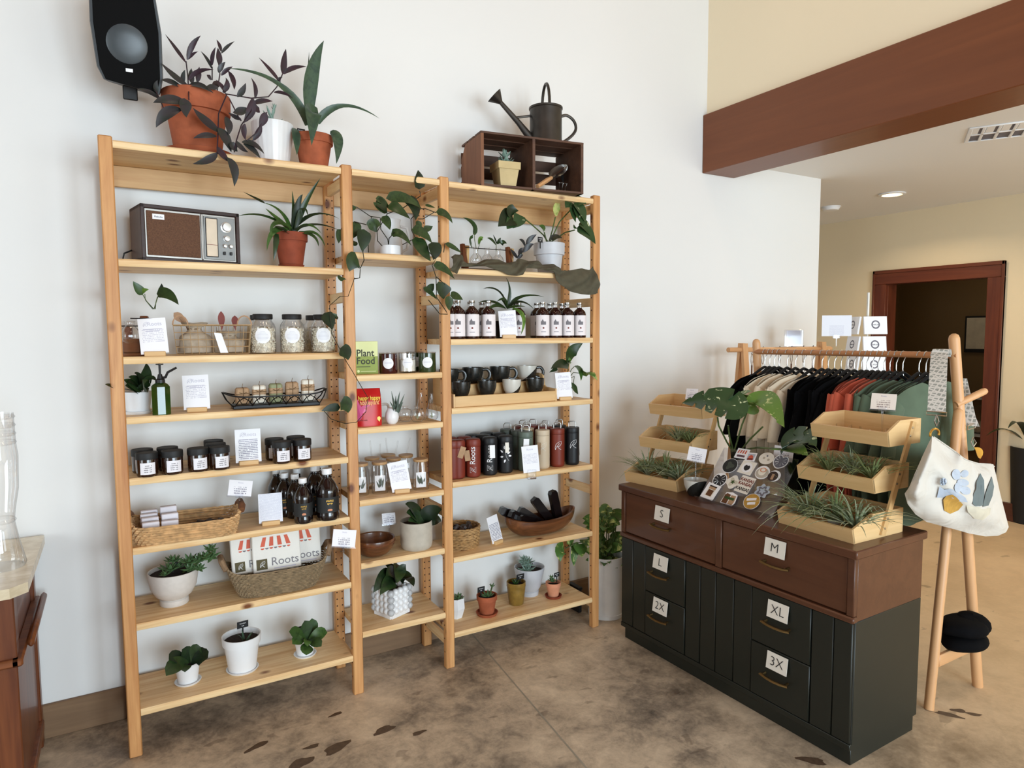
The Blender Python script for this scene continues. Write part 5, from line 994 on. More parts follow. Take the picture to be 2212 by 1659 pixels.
straw_jar('bamboo-lidded straw tumbler at the left behind the post', .935, .110, -.012); straw_jar('bamboo-lidded straw tumbler left of the leaning card', 1.020, .100, .004); straw_jar('bamboo-lidded straw tumbler at the front right of the card', 1.205, .068, -.010); straw_jar('bamboo-lidded straw tumbler in the back row left', 1.025, .215, -.008, False); straw_jar('bamboo-lidded straw tumbler in the back row centre', 1.105, .150, .022, False); straw_jar('bamboo-lidded straw tumbler in the back row right', 1.185, .200, .020, False); straw_jar('bamboo-lidded straw tumbler farthest back by the wall', 1.115, .248, -.01, False)
sign_card('white information card on block leaning before the bamboo-lidded tumblers', 1.105, .050, z, -10, 10, tilt=-8, w=.088)
# ---------------------------------------------------------------- wooden bowl, stoneware planter
z = MZ[5]
t = thing('wooden_bowl', 'round reddish wooden bowl holding small charms', 'bowl', (.985, .095, z))
G().lathe([(0, 0), (.045, 0), (.060, .008), (.075, .022), (.090, .048), (.094, .072), (.092, .078), (.086, .074), (.078, .045), (.06, .022), (0, .016)], 36).obj('bowl', 'acacia', t)
G().lathe([(.0935, .058), (.0955, .061), (.0940, .064)], 36).obj('carved_ring', 'oak_dark', t)
for k, (x, y) in enumerate(((-.02, -.01), (.01, .012), (.035, -.008), (.005, -.03))):
    o = G().lathe([(0, 0), (.008, .002), (.010, .007), (.005, .012), (.007, .018), (0, .022)], 8).obj('clay_charm', 'ceramic_matte' if k % 2 == 0 else 'cork_tan', None, loc=(.985+x, .095+y, z+.0165), rot=(R(20*k), R(25), 0))
    tag(o, ['small white charm at the left in the wooden bowl', 'small tan charm at the back in the wooden bowl', 'small white charm at the right in the wooden bowl', 'small tan charm at the front in the wooden bowl'][k], 'charm')
clip_sign('price card in a clear clip behind the round wooden bowl', 1.085, .170, z, -8, .105, m='tag_print')
t = thing('potted_rubber_plant', 'broad dark glossy leaves in a round grey stoneware planter', 'plant', (1.185, .085, z))
pot(t, [(.062, 0), (.070, .008), (.074, .03), (.074, .128)], 'stoneware', .112, n=36)
for a, b, c, w in [((720, 260, .09), (650, 130, .06), (585, 108, .04), .075), ((740, 270, .08), (640, 180, .04), (595, 180, .03), .07), ((745, 260, .08), (800, 160, .05), (885, 150, .03), .085), ((760, 270, .12), (830, 200, .14), (880, 250, .15), .06), ((740, 260, .07), (660, 220, .03), (610, 250, .02), .05), ((740, 260, .12), (730, 180, .14), (700, 190, .15), .06)]: LF(t, 'leaf_dark', [c7(*a), c7(*b), c7(*c)], w*1.1, 'ovate', up=(.1, -.7, .7), n=10)
# ---------------------------------------------------------------- bubble planter
z = MZ[6]
t = thing('bubble_planter', 'white bubble-textured square planter with dark broad leaves', 'plant', (1.078, .135, z), 22)
g = G(); W4 = .056
part('pot_core', 'ceramic_white', t, (-W4, W4, -W4, W4, 0, .018), b=.003)
def ball(g, c, r): g.lathe([(0, -r), (r*.5, -r*.866), (r*.866, -r*.5), (r, 0), (r*.866, r*.5), (r*.5, r*.866), (0, r)], 10, c=c)
for k in range(4):
    for i in range(5):
        q = -W4+i*W4*.5
        for x, y in ((q, -W4), (q, W4), (-W4, q), (W4, q)): ball(g, (x, y, .032+k*.029), .0165)
g.obj('bubbles', 'ceramic_white', t, kind='stuff'); part('pot_wall', 'ceramic_white', t, (-W4, W4, -W4-.006, -W4+.008, .0, .125), (-W4, W4, W4-.008, W4+.006, .0, .125), (-W4-.006, -W4+.008, -W4, W4, .0, .125), (W4-.008, W4+.006, -W4, W4, .0, .125), b=.003)
G().box(-W4, W4, -W4, W4, .10, .113).obj('soil', 'soil', t)
for a, b, c, w in [((480, 720, .12), (420, 660, .06), (325, 830, .03), .085), ((500, 720, .13), (470, 640, .10), (430, 690, .05), .08), ((520, 740, .13), (500, 640, .12), (420, 600, .12), .07), ((520, 720, .10), (540, 640, .08), (590, 600, .08), .07), ((525, 600, .13), (540, 650, .06), (515, 752, .03), .075), ((540, 730, .12), (620, 690, .06), (655, 780, .03), .075), ((540, 720, .14), (600, 690, .13), (640, 720, .10), .07), ((500, 740, .11), (440, 720, .05), (380, 850, .02), .07)]: LF(t, 'leaf_dark', [c7(*a), c7(*b), c7(*c)], w, 'ovate', up=(.1, -.8, .6), n=10)
# ================================================================ right bay
c8 = CR(920, 340, .2532); c9 = CR(900, 720, .217); c10 = CR(900, 1040, .2411)
z = RZ[1]
t = thing('propagation_stand', 'wooden rack of round glass vases holding cuttings on the draped shelf', 'vase stand', (1.50, .105, z), 0)
part('base', 'acacia', t, (-.06, .22, -.03, .03, .0, .012))
for x in (-.045, .20):
    g = G(); g.prism([(-.016, .012), (.016, .012), (.004, .125), (-.012, .125)], .018, T=TR((x, -.03, 0), (R(-6), 0, R(20)))); g.obj('upright', 'oak_dark', t); g = G(); g.prism([(-.012, .012), (.012, .012), (.002, .12), (-.010, .12)], .016, T=TR((x+.022, .012, 0), (R(8), 0, R(20)))); g.obj('upright', 'bamboo_z', t)
G().tube([(-.05, -.01, .108), (.205, -.01, .108)], .002, 6).obj('rod', 'black_metal', t)
for x in (.015, .075, .135): bulb_vase(t, (x, -.01, .026), .029, .011, .088)
for a, b, c, w, m_ in [((410, 660, .1), (440, 560, .09), (315, 512, .08), .036, 'leaf_mid'), ((390, 750, .09), (350, 720, .05), (400, 660, .03), .05, 'leaf_mid'), ((450, 740, .1), (450, 690, .08), (490, 680, .07), .035, 'leaf_bright'), ((600, 750, .1), (560, 690, .09), (522, 688, .08), .018, 'leaf_dark'), ((605, 740, .1), (590, 700, .1), (573, 658, .1), .012, 'leaf_dark'), ((610, 740, .1), (620, 710, .09), (640, 685, .09), .022, 'leaf_dark'), ((640, 740, .1), (660, 720, .09), (690, 735, .08), .03, 'leaf_dark')]: LF(t, m_, [c8(*a), c8(*b), c8(*c)], w, 'lance' if w < .02 else 'ovate', up=(.3, -.9, .3))
for q in ([(430, 780, .095), (415, 700, .1), (412, 640, .1)], [(440, 800, .095), (470, 700, .1)], [(600, 800, .095), (600, 740, .1)], [(430, 820, .095), (445, 850, .095), (420, 870, .095)]): ST(t, 'stem_green', [c8(*a) for a in q], .0016)
# monstera in grey pot
t = thing('potted_monstera', 'variegated monstera in a pale grey pot at the right end of the draped shelf', 'plant', (1.945, .115, z))
h = HT(1198, 523, .05, z); pot(t, [(.056, 0), (.068, h*.62), (.078, h*.63), (.080, h)], 'ceramic_grey', h-.02, n=32)
for a, b, c, w, m_ in [((745, 520, .05), (700, 500, .03), (615, 590, .01), .10, 'leaf_dark'), ((735, 500, .05), (720, 450, .04), (740, 400, .04), .08, 'leaf_dark'), ((800, 490, .05), (800, 530, .04), (740, 605, .03), .07, 'leaf_var'), ((745, 520, .05), (720, 560, .02), (690, 612, .01), .06, 'leaf_var'), ((1120, 500, .1), (1085, 440, .09), (1150, 358, .08), .05, 'leaf_yellow'), ((1270, 400, .03), (1230, 470, .0), (1280, 555, -.02), .05, 'leaf_var'), ((1270, 390, .02), (1330, 440, -.01), (1360, 560, -.02), .07, 'leaf_var'), ((1250, 400, .03), (1210, 380, .02), (1190, 430, .01), .06, 'leaf_var'), ((1260, 390, .03), (1300, 360, .02), (1370, 400, .0), .07, 'leaf_var'), ((1270, 400, .02), (1310, 520, -.02), (1350, 590, -.02), .06, 'leaf_var'), ((1290, 600, -.0), (1370, 620, -.03), (1448, 740, -.04), .10, 'leaf_var'), ((1310, 560, .0), (1350, 560, -.02), (1410, 680, -.03), .07, 'leaf_var'), ((1010, 630, .06), (1000, 590, .05), (965, 585, .05), .036, 'leaf_mid'), ((1060, 700, .05), (1110, 660, .03), (1165, 690, .03), .03, 'stem_dark'), ((1275, 590, .01), (1268, 596, 0), (1262, 606, 0), .026, 'leaf_var')]: LF(t, m_, [c8(*a), c8(*b), c8(*c)], w, 'heart', up=(.1, -.9, .4), n=10)
for q in ([(1040, 720, .1), (1000, 660, .08), (900, 570, .06), (825, 510, .05)], [(1050, 720, .1), (1080, 620, .1), (1105, 510, .1)], [(1060, 720, .1), (1140, 550, .08), (1260, 420, .03)], [(1070, 720, .1), (1190, 640, .06), (1270, 620, .0)], [(1030, 720, .09), (1010, 640, .06)]): ST(t, 'stem_green', [c8(*a) for a in q], .0034)
plant_tag(t, loc_of(t, c8(975, 725, .06)), 15, 0, w=.036, h=.026, stick=.03)
# small sprig with its own tiny bottle, tucked in the drape
t = thing('cutting_sprig', 'grey-green leafy sprig in a tiny vase between the vases and the grey pot', 'plant', (1.735, .120, z))
bulb_vase(t, (0, 0, .0), .018, .008, .05)
for a, b, c, w in [((785, 860, .08), (740, 820, .07), (718, 780, .06), .026), ((800, 850, .08), (790, 800, .07), (830, 770, .06), .030), ((830, 810, .08), (860, 750, .07), (922, 738, .06), .030), ((845, 760, .08), (830, 710, .07), (795, 700, .06), .024), ((855, 740, .08), (880, 690, .07), (945, 658, .06), .026), ((780, 860, .08), (800, 840, .08), (830, 830, .07), .02)]: LF(t, 'leaf_purple', [c8(*a), c8(*b), c8(*c)], w, 'lance', up=(.2, -.9, .3))
ST(t, 'stem_green', [c8(790, 880, .1), c8(800, 850, .09), c8(840, 780, .08), c8(860, 720, .08)], .0018)
# --- olive cloth draped along the shelf edge
t = thing('draped_cloth', 'olive green cloth draped along the front edge of the shelf', 'cloth', (0, 0, 0))
top = [(215, 850, .03), (250, 825, .02), (305, 830, .03), (330, 900, .05), (430, 905, .06), (510, 868, .05), (620, 872, .04), (700, 900, .04), (770, 885, .03), (790, 862, .03), (880, 885, .03), (950, 880, .04), (1000, 915, .05), (1080, 908, .04), (1140, 935, .02), (1145, 965, .0), (1220, 965, -.01), (1330, 945, -.01), (1395, 960, -.01), (1430, 925, -.01), (1445, 985, -.015)]
bot = [(215, 960, -.02), (262, 998, -.03), (300, 930, -.01), (325, 935, .01), (430, 930, .005), (520, 930, -.005), (620, 965, -.01), (700, 1000, -.02), (770, 1012, -.03), (838, 1000, -.03), (850, 945, -.01), (920, 945, -.005), (1000, 960, -.005), (1085, 970, -.01), (1110, 1030, -.02), (1150, 1090, -.03), (1230, 1140, -.03), (1320, 1168, -.03), (1400, 1172, -.03), (1440, 1168, -.03), (1472, 1158, -.03)]
def samp(L, u):
    f = u*(len(L)-1); i = min(int(f), len(L)-2); k = f-i; return c8(*[L[i][j]*(1-k)+L[i+1][j]*k for j in range(3)])
def cloth(u, v):
    a, b_ = samp(top, u), samp(bot, u); p = a.lerp(b_, v); p.y -= .016*math.sin(math.pi*v)*(1+.8*math.sin(38*u+4*v))+.006*math.sin(70*u+11*v); p.y = min(p.y, .06); p.z = max(p.z, z+.002) if p.y > -.001 else p.z; return p
g = G(); g.grid(cloth, 110, 12); g.grid(lambda u, v: cloth(1-u, v)+Vector((0, .003, 0)), 110, 12)
g.obj('fabric', 'olive_cloth', t, smooth=70)
# ---------------------------------------------------------------- syrup bottles with house labels, spider plant
z = RZ[2]
def house_bottle(label, x, y, rz=-25):
    t = thing('label_bottle', label, 'bottle', (x, y, z), rz, 'red syrup bottles with white house labels'); r, h = .034, .178
    if 'hb' not in SHAPES:
        SHAPES['hb'] = G().lathe([(0, 0), (r*.93, 0), (r, .005), (r, h*.66), (r*.92, h*.74), (r*.6, h*.80), (r*.38, h*.84), (r*.36, h*.86), (0, h*.86)], 24).mesh('bottle', 'syrup')
        SHAPES['hn'] = G().lathe([(r*.36, h*.855), (r*.36, h*.92), (r*.44, h*.925), (r*.44, h*.94), (r*.36, h*.95), (r*.36, h*.96)], 18).mesh('glass_neck', 'glass'); SHAPES['hc'] = G().lathe([(r*.40, h*.94), (r*.42, h*.945), (r*.42, h), (0, h)], 18).mesh('cap', 'steel')
        g = G(); n = 12; q = []
        for i in range(n+1): a = R(-75+150*i/n); q += [((r+.0006)*math.sin(a), -(r+.0006)*math.cos(a), .012), ((r+.0006)*math.sin(a), -(r+.0006)*math.cos(a), h*.64)]
        g.add(q, [(2*i, 2*i+2, 2*i+3, 2*i+1) for i in range(n)]); SHAPES['hl'] = g.mesh('paper_label', 'label_pink')
        g = G(); q = [(-.013, .066), (-.006, .066), (0, .066), (.006, .066), (.013, .066), (.013, .082), (.006, .082), (.002, .082), (-.004, .094), (-.011, .082), (-.013, .082)]; rr = r+.0010; g.add([(rr*math.sin(x_/rr), -rr*math.cos(x_/rr), z_) for x_, z_ in q], [(0, 1, 8, 9, 10), (1, 2, 7, 8), (2, 3, 6, 7), (3, 4, 5, 6)]); SHAPES['hh'] = g.mesh('printed_house', 'logo_grey', 0)
    put('bottle', SHAPES['hb'], t); put('glass_neck', SHAPES['hn'], t); put('cap', SHAPES['hc'], t); o = put('paper_label', SHAPES['hl'], t)
    put('printed_house', SHAPES['hh'], o); G().lathe([(0, 0), (.0045, 0), (0, .001)], 10, T=TR((0, -r-.0008, .05), (R(90), 0, 0))).obj('printed_seal', 'leather_red', o); G().box(-.012, .012, -r-.001, -r, .030, .0325).obj('print_line', 'ink_mid', o); return t
for lb, x, y in [('house-label bottle seen left of the post', 1.262+.10, .060), ('house-label bottle half hidden behind the post', 1.392, .045), ('third house-label bottle from the left, in front', 1.465, .045), ('house-label bottle in front just left of the spider plant', 1.552, .045), ('house-label bottle in the back row at the far left', 1.43, .15), ('house-label bottle in the back row second from left', 1.51, .15), ('house-label bottle in the back row behind the plant', 1.60, .20), ('house-label bottle just right of the spider plant', 1.765, .120), ('house-label bottle in the back row right of the plant', 1.80, .21), ('front house-label bottle, fourth from the right end', 1.862, .05), ('front house-label bottle, third from the right end', 1.938, .05), ('front house-label bottle, second from the right end', 2.012, .05), ('front house-label bottle at the right end of the row', 2.087, .048), ('house-label bottle behind the fourth from the right end', 1.885, .14), ('house-label bottle behind the third from the right end', 1.965, .14), ('house-label bottle behind the second from the right end', 2.04, .14), ('house-label bottle behind the right end one', 2.10, .20)]: house_bottle(lb, x, y)
t = thing('potted_spider_plant', 'spider plant with arching striped leaves among the house-label bottles', 'plant', (1.672, .115, z))
pot(t, [(.034, 0), (.045, .075), (.047, .085)], 'black_plastic', .072)
for a, b, c, w, m_ in [((690, 1280, .1), (640, 1080, .08), (485, 1120, .04), .020, 'leaf_dark'), ((690, 1280, .1), (740, 1120, .1), (680, 1020, .09), .020, 'leaf_dark'), ((700, 1280, .1), (790, 1140, .07), (1010, 1190, .02), .020, 'leaf_dark'), ((690, 1280, .1), (820, 1180, .05), (925, 1300, .01), .020, 'leaf_dark'), ((680, 1290, .1), (560, 1200, .05), (445, 1240, .02), .020, 'leaf_dark'), ((680, 1290, .08), (570, 1230, .03), (520, 1320, .02), .022, 'leaf_dark'), ((690, 1280, .08), (690, 1170, .05), (605, 1230, .04), .024, 'leaf_mid'), ((740, 1290, .06), (880, 1330, .0), (810, 1515, -.005), .030, 'leaf_bright'), ((690, 1290, .1), (660, 1230, .08), (640, 1210, .08), .03, 'leaf_mid'), ((690, 1290, .07), (780, 1260, .03), (850, 1275, .02), .018, 'leaf_dark')]: LF(t, m_, [c8(*a), c8(*b), c8(*c)], w, 'strap', up=(.1, -.8, .6), n=10, fold=.35)
sign_card('white card on block in front of the spider plant', 1.655, .030, z, -18, 8, tilt=-3, w=.086, h=.125)
# ---------------------------------------------------------------- mugs on a stepped bamboo riser
z = RZ[3]
t = thing('bamboo_riser', 'two-step bamboo display riser carrying dark mugs', 'riser', (1.355, .025, z), 0)
L_ = .575
part('front_rail', 'bamboo_x', t, (.006, L_-.006, 0, .010, .0, .052)); part('lower_step', 'bamboo_x', t, (.006, L_-.006, .010, .115, .034, .044)); part('step_face', 'bamboo_x', t, (.006, L_-.006, .112, .120, .0, .096)); part('upper_step', 'bamboo_x', t, (.006, L_-.006, .120, .225, .086, .096)); part('back_rail', 'bamboo_x', t, (.006, L_-.006, .222, .230, 0, .115))
for x in (0, L_-.008): 
    g = G(); o_ = [(0, 0), (.232, 0), (.232, .135), (.15, .135), (.12, .125), (.105, .075), (.09, .066), (0, .062)]; n = len(o_); g.add([(x, y, q) for y, q in o_]+[(x+.008, y, q) for y, q in o_], [tuple(range(n))[::-1], tuple(range(n, 2*n))]+[(i, (i+1) % n, (i+1) % n+n, i+n) for i in range(n)]); g.obj('end_panel', 'bamboo_y', t, smooth=0)
def mug(label, x, y, zz, rz, two=False, group='dark glazed mugs on the bamboo riser', handle=True, s=1):
    t = thing('mug', label, 'mug', (x, y, zz), rz, group); r, h = .047*s, .070*s
    pr = [(r*.62, 0), (r*.70, .004), (r*.86, h*.3), (r*.98, h*.62), (r, h), (r*.94, h), (r*.90, h*.55), (r*.6, .010), (0, .008)]
    g = G().lathe([(0, .001)]+pr, 28)
    g.obj('cup', 'mug_split' if two else 'mug_black', t); G().lathe([(r*.60, -.0), (r*.66, .0025), (r*.60, .005)], 24).obj('foot', 'mug_foot', t)
    if handle: G().tube(sm([(r*.96, 0, h*.84), (r*1.35, 0, h*.86), (r*1.62, 0, h*.62), (r*1.55, 0, h*.32), (r*1.25, 0, h*.18), (r*.86, 0, h*.24)], 3), .0055*s, 8, flat=1.3).obj('handle', 'mug_black', t)
    return t
z1, z2 = z+.0445, z+.0965
mug('front dark mug at the left end beside the post', 1.425, .090, z1, 120, handle=False); mug('second front dark mug from the left', 1.565, .090, z1, 100, handle=False); mug('front mug with white and dark glaze split diagonally', 1.705, .090, z1, 20, True, handle=False); mug('front dark mug at the right end', 1.840, .088, z1, 80, handle=False)
mug('upper dark mug at the left end half behind the post', 1.415, .200, z2, -22, s=1.05); mug('second upper dark mug from the left with handle right', 1.545, .200, z2, -22, s=1.12); mug('third upper dark mug from the left with handle right', 1.700, .200, z2, -22, s=1.12); mug('upper mug with white glaze over its left half', 1.862, .200, z2, -22, True, s=1.12)
sign_card('white card on block right of the mug riser', 1.985, .035, z, -8, 8, w=.088, h=.132, tilt=-2)
t = thing('pothos_cutting', 'pothos cutting with yellow-green leaves in a small glass behind the card', 'plant', (2.045, .110, z))
bulb_vase(t, (0, 0, 0), .028, .012, .07)
for a, b, c, w, m_ in [((1520, 290, .08), (1490, 170, .06), (1655, 98, .04), .075, 'leaf_mid'), ((1510, 330, .08), (1420, 270, .04), (1335, 355, .02), .05, 'leaf_dark'), ((1570, 330, .08), (1640, 340, .04), (1635, 475, .02), .045, 'leaf_mid'), ((1650, 400, .06), (1720, 360, .0), (1800, 470, -.03), .06, 'leaf_pothos'), ((1545, 490, .06), (1560, 560, .03), (1608, 605, .02), .045, 'leaf_mid'), ((1500, 290, .08), (1510, 260, .07), (1540, 270, .06), .04, 'leaf_bright'), ((1400, 350, .08), (1370, 360, .07), (1320, 390, .06), .02, 'leaf_dark')]: LF(t, m_, [c9(*a), c9(*b), c9(*c)], w, 'ovate', up=(.2, -.9, .3), n=10)
for q in ([(1480, 500, .11), (1500, 400, .10), (1520, 280, .08)], [(1490, 480, .11), (1540, 360, .09), (1570, 330, .08)], [(1490, 480, .11), (1560, 390, .08), (1650, 400, .06)], [(1500, 450, .1), (1570, 430, .08), (1560, 500, .06)]): ST(t, 'stem_green', [c9(*a) for a in q], .002)
# ---------------------------------------------------------------- insulated tumblers and bottles
z = RZ[4]
def side_print(t, kind, m, r, zc, ang):
    """prints on the curved side: lettering running upwards, or the leaf emblem"""
    T = Matrix.Rotation(R(ang), 4, 'Z')
    if kind == 'roots':
        q = text('Roots', .036, m, t, None, None); q.matrix_basis = TR((.0, -.0006, zc+.058), (R(90), R(-90), 0)); wrap(q, r); q.matrix_basis = T
        o2 = roots_logo(t, (0, 0, 0), .022, m, .0006); o2.matrix_basis = TR((.012, -.0003, zc-.022), (0, R(-90), 0)); wrap(o2, r); o2.matrix_basis = T
    elif kind == 'leaf':
        o2 = roots_logo(t, (0, 0, 0), .046, m, .0010, False); o2.matrix_basis = TR((-.024, -.0003, zc)); wrap(o2, r); o2.matrix_basis = T
    else:
        for k, (x, q, a) in enumerate(((-.004, .036, 100), (.010, .028, 60), (-.014, .020, 140), (.008, .014, 30), (.014, .004, -10), (-.012, .0, 190), (-.002, -.014, 250), (.002, .018, 90))):
            d = Vector((math.cos(R(a)), 0, math.sin(R(a)))); p = Vector((x, -.0008, zc+q)); l_ = leaf(t, m, p, p+d*.008, p+d*.018, .009, 'lance', up=(0, -1, 0), fold=0, n=5, name='printed_leaf'); wrap(l_, r); l_.matrix_basis = T
        l_ = G().tube([(-.002, -.0004, zc+.03), (.002, -.0004, zc), (.016, -.0004, zc-.022)], .0006, 4).obj('printed_stem', m, t); wrap(l_, r); l_.matrix_basis = T
def hang_tag(t, m, x, y, zz, w, h, ang, tilt=0):
    q = G().box(-w/2, w/2, -.0008, .0008, -h, 0).obj('hang_tag', m, t); q.matrix_basis = TR((x, y, zz), (R(-3), R(tilt), R(ang))); return q
def short_tumbler(label, m, x, y, pr=None, tags=(), s=1):
    t = thing('insulated_tumbler', label, 'tumbler', (x, y, z), 0, 'short insulated tumblers'); r, h = .0375*s, .185*s
    k = ('st', m, s)
    if k not in SHAPES: SHAPES[k] = (G().lathe([(0, 0), (r*.72, 0), (r*.92, .006), (r*.97, .016), (r*.98, h*.80), (0, h*.80)], 26).mesh('body', m), G().lathe([(r*.985, h*.805), (r, h*.81), (r, h*.93), (r*.90, h*.985), (r*.70, h), (0, h)], 26).mesh('lid', m))
    put('body', SHAPES[k][0], t); put('lid', SHAPES[k][1], t)
    if pr: side_print(t, pr, 'paper_white', r, .050 if pr == 'roots' else .085, -28)
    for a in tags: hang_tag(t, *a)
    return t
def tall_bottle(label, m, x, y, pr=None, tags=(), inkm='paper_white'):
    t = thing('insulated_bottle', label, 'bottle', (x, y, z), 0, 'tall insulated bottles with steel loops'); r, h = .037, .196
    k = ('tb', m)
    if k not in SHAPES: SHAPES[k] = (G().lathe([(0, 0), (r*.80, 0), (r*.97, .006), (r, .016), (r, h*.86), (0, h*.86)], 26).mesh('body', m), G().lathe([(r*.99, h*.865), (r, h*.87), (r, h*.985), (r*.95, h), (0, h)], 26).mesh('lid', m))
    put('body', SHAPES[k][0], t); put('lid', SHAPES[k][1], t)
    a = R(-12); q = [(-.019, h), (-.019, h+.022), (-.013, h+.030), (.013, h+.030), (.019, h+.022), (.019, h)]
    G().tube([(x_*math.cos(a), x_*math.sin(a), z_) for x_, z_ in q], .0026, 7).obj('carry_loop', 'steel', t)
    if pr: side_print(t, pr, inkm, r, .088, -26)
    for b_ in tags: hang_tag(t, *b_)
    return t
short_tumbler('rust tumbler behind the left post', 'rust_powder', 1.372, .085); short_tumbler('rust tumbler with kraft tags in front by the left post', 'rust_powder', 1.398, .045+.035, None, [('kraft', .012, -.043, .155, .026, .055, -20, 20), ('kraft', .030, -.036, .135, .026, .05, -30, -8)])
short_tumbler('rust tumbler lettered Roots in white', 'rust_powder', 1.476, .072, 'roots'); short_tumbler('rust tumbler in the back row left', 'rust_powder', 1.400, .170); short_tumbler('rust tumbler in the back row behind the lettered one', 'rust_powder', 1.470, .155)
short_tumbler('black tumbler lettered Roots with a white tag', 'black_powder', 1.568, .072, 'roots', [('paper_white', -.008, -.0405, .150, .026, .062, -10)]); short_tumbler('black tumbler with white floral print', 'black_powder', 1.658, .075, 'flower', [('paper_cream', -.014, -.0395, .155, .018, .050, -20)])
for lb, x, y in (('black tumbler in the back row far left of the black ones', 1.535, .195), ('black tumbler in the back row second of the black ones', 1.575, .160), ('black tumbler in the back row tallest-looking centre', 1.630, .215), ('black tumbler in the back row beside the olive bottles', 1.672, .165)): short_tumbler(lb, 'black_powder', x, y)
tall_bottle('dark olive bottle in the back row', 'olive_powder', 1.735, .190); tall_bottle('dark olive bottle in the second row', 'olive_powder', 1.757, .108+.01); tall_bottle('sage green bottle with white tag in the front row', 'sage_powder', 1.768, .055+.01, 'leaf', [('paper_white', -.018, -.0385, .165, .028, .058, -22, 3)])
tall_bottle('sand coloured bottle in the back row', 'sand_powder', 1.838, .165); tall_bottle('sand coloured bottle with leaf emblem in the front row', 'sand_powder', 1.872, .070, 'leaf', [('kraft', -.033, -.020, .135, .02, .06, -60)], 'paper_cream'); tall_bottle('rust bottle with white leaf emblem in the front row', 'rust_powder', 1.962, .068, 'leaf'); tall_bottle('rust bottle behind the front rust one', 'rust_powder', 1.948, .160); tall_bottle('rust bottle farthest back by the wall', 'rust_powder', 1.925, .245); tall_bottle('black bottle with white leaf emblem at the shelf right end', 'black_powder', 2.056, .068, 'leaf', [('paper_cream', .036, -.012, .10, .018, .055, 60)]); tall_bottle('black bottle behind the front black one', 'black_powder', 2.04, .165); tall_bottle('maroon-rust bottle in the back row middle', 'rust_powder', 1.862, .245)
t = thing('clip_sign', 'white price card clipped to the shelf edge before the tall bottles', 'sign', (1.755, -.010, z-.012), -14)
k = G().box(-.042, .042, -.0008, .0008, 0, .130).obj('card', 'card_print', t, loc=(0, -.006, .018), rot=(R(-4), R(-4), 0)); text('Roots', .014, 'ink_grey', k, (0, -.001, .112)); part('shelf_clip', 'acrylic', t, (-.022, .022, -.012, .010, -.018, .03), b=.003); G().tube([(-.01, -.013, -.012), (.02, -.013, -.01)], .004, 6).obj('clip_spring', 'steel', t)
# ---------------------------------------------------------------- rush basket, dough bowl
z = RZ[5]
t = thing('round_basket', 'round coarse rush basket filled with dark sachets', 'basket', (1.452, .155, z))
weave(t, .080, .080, .088, .088, .098, 13, .0046, 'rush', ex=2, waves=19, amp=.0022, seg=76)
for k in range(11):
    a = k*2.4; q = .055*math.sqrt(k/11); o = G().lathe([(0, -.012), (.014, -.010), (.018, 0), (.014, .012), (0, .014)], 7, sx=1.2).obj('dark_sachet', 'chocolate', None, loc=(1.452+q*math.cos(a), .155+q*math.sin(a), z+.078+.006*(k % 3)), rot=(R(30*k), R(17*k), R(50*k)))
    tag(o, 'small dark sachet heaped in the round rush basket', 'sachet', 'sachets in the round rush basket')
G().lathe([(0, .060), (.078, .062)], 24).obj('filling', 'chocolate', t)
sign_card('white card turned right on a block between rush basket and dough bowl', 1.612, .085, z, 22, 14, m='card_full', logo=False, w=.080, h=.130, tilt=-4)
t = thing('dough_bowl', 'long carved wooden dough bowl holding dark foil packs', 'bowl', (1.895, .125, z), 3)
def db(u, v, k=0):
    a = 2*math.pi*u; A = (.215-k)*(.45+.55*math.sin(v*math.pi/2)**.8); B = (.085-k)*(.42+.58*math.sin(v*math.pi/2)**.8); c, s = math.cos(a), math.sin(a)
    return (A*c, B*math.copysign(abs(s)**.9, s), k*.9+(.082-k*.6)*(v**1.4)*(1+.38*abs(c)**3))
g = G(); g.grid(lambda u, v: db(u, v), 44, 8, closed_u=True); g.grid(lambda u, v: db(1-u, v, .010), 44, 8, closed_u=True)
n = 44; g.add([db(i/44, 1) for i in range(44)]+[db(i/44, 1, .010) for i in range(44)], [(i, (i+1) % n, (i+1) % n+n, i+n) for i in range(n)]); g.add([db(i/44, 0) for i in range(44)], [tuple(range(44))[::-1]]); g.add([db(i/44, 0, .01) for i in range(44)], [tuple(range(44))]); g.obj('bowl', 'acacia', t, smooth=60)
pk = G(); pk.prism([(-.022, 0), (.022, 0), (.022, .15), (.014, .164), (-.014, .164), (-.022, .15)], .030); PKM = pk.mesh('dark_foil_pack', 'foil_black', 20)
for k, (x, zz, a, rz) in enumerate(((-.075, .078, -66, -10), (-.045, .060, -64, 8), (-.030, .040, -58, -6), (.015, .042, -55, -8), (.070, .052, -38, -4), (.115, .055, -14, 4), (-.005, .052, -70, 20))):
    o = put('foil_pack', PKM, None, loc=(1.895+x, .125-.01*(k % 2), z+zz-.002), rot=(0, R(a), R(rz))); tag(o, ['dark foil pack at the left end of the dough bowl', 'dark foil pack second from the left in the dough bowl', 'long dark foil pack slanting in the middle of the dough bowl', 'dark foil pack right of the middle in the dough bowl', 'tallest slanting dark foil pack in the dough bowl', 'upright dark foil pack at the right end of the dough bowl', 'dark foil pack lying lowest in the dough bowl'][k], 'foil pack', 'foil packs in the dough bowl')
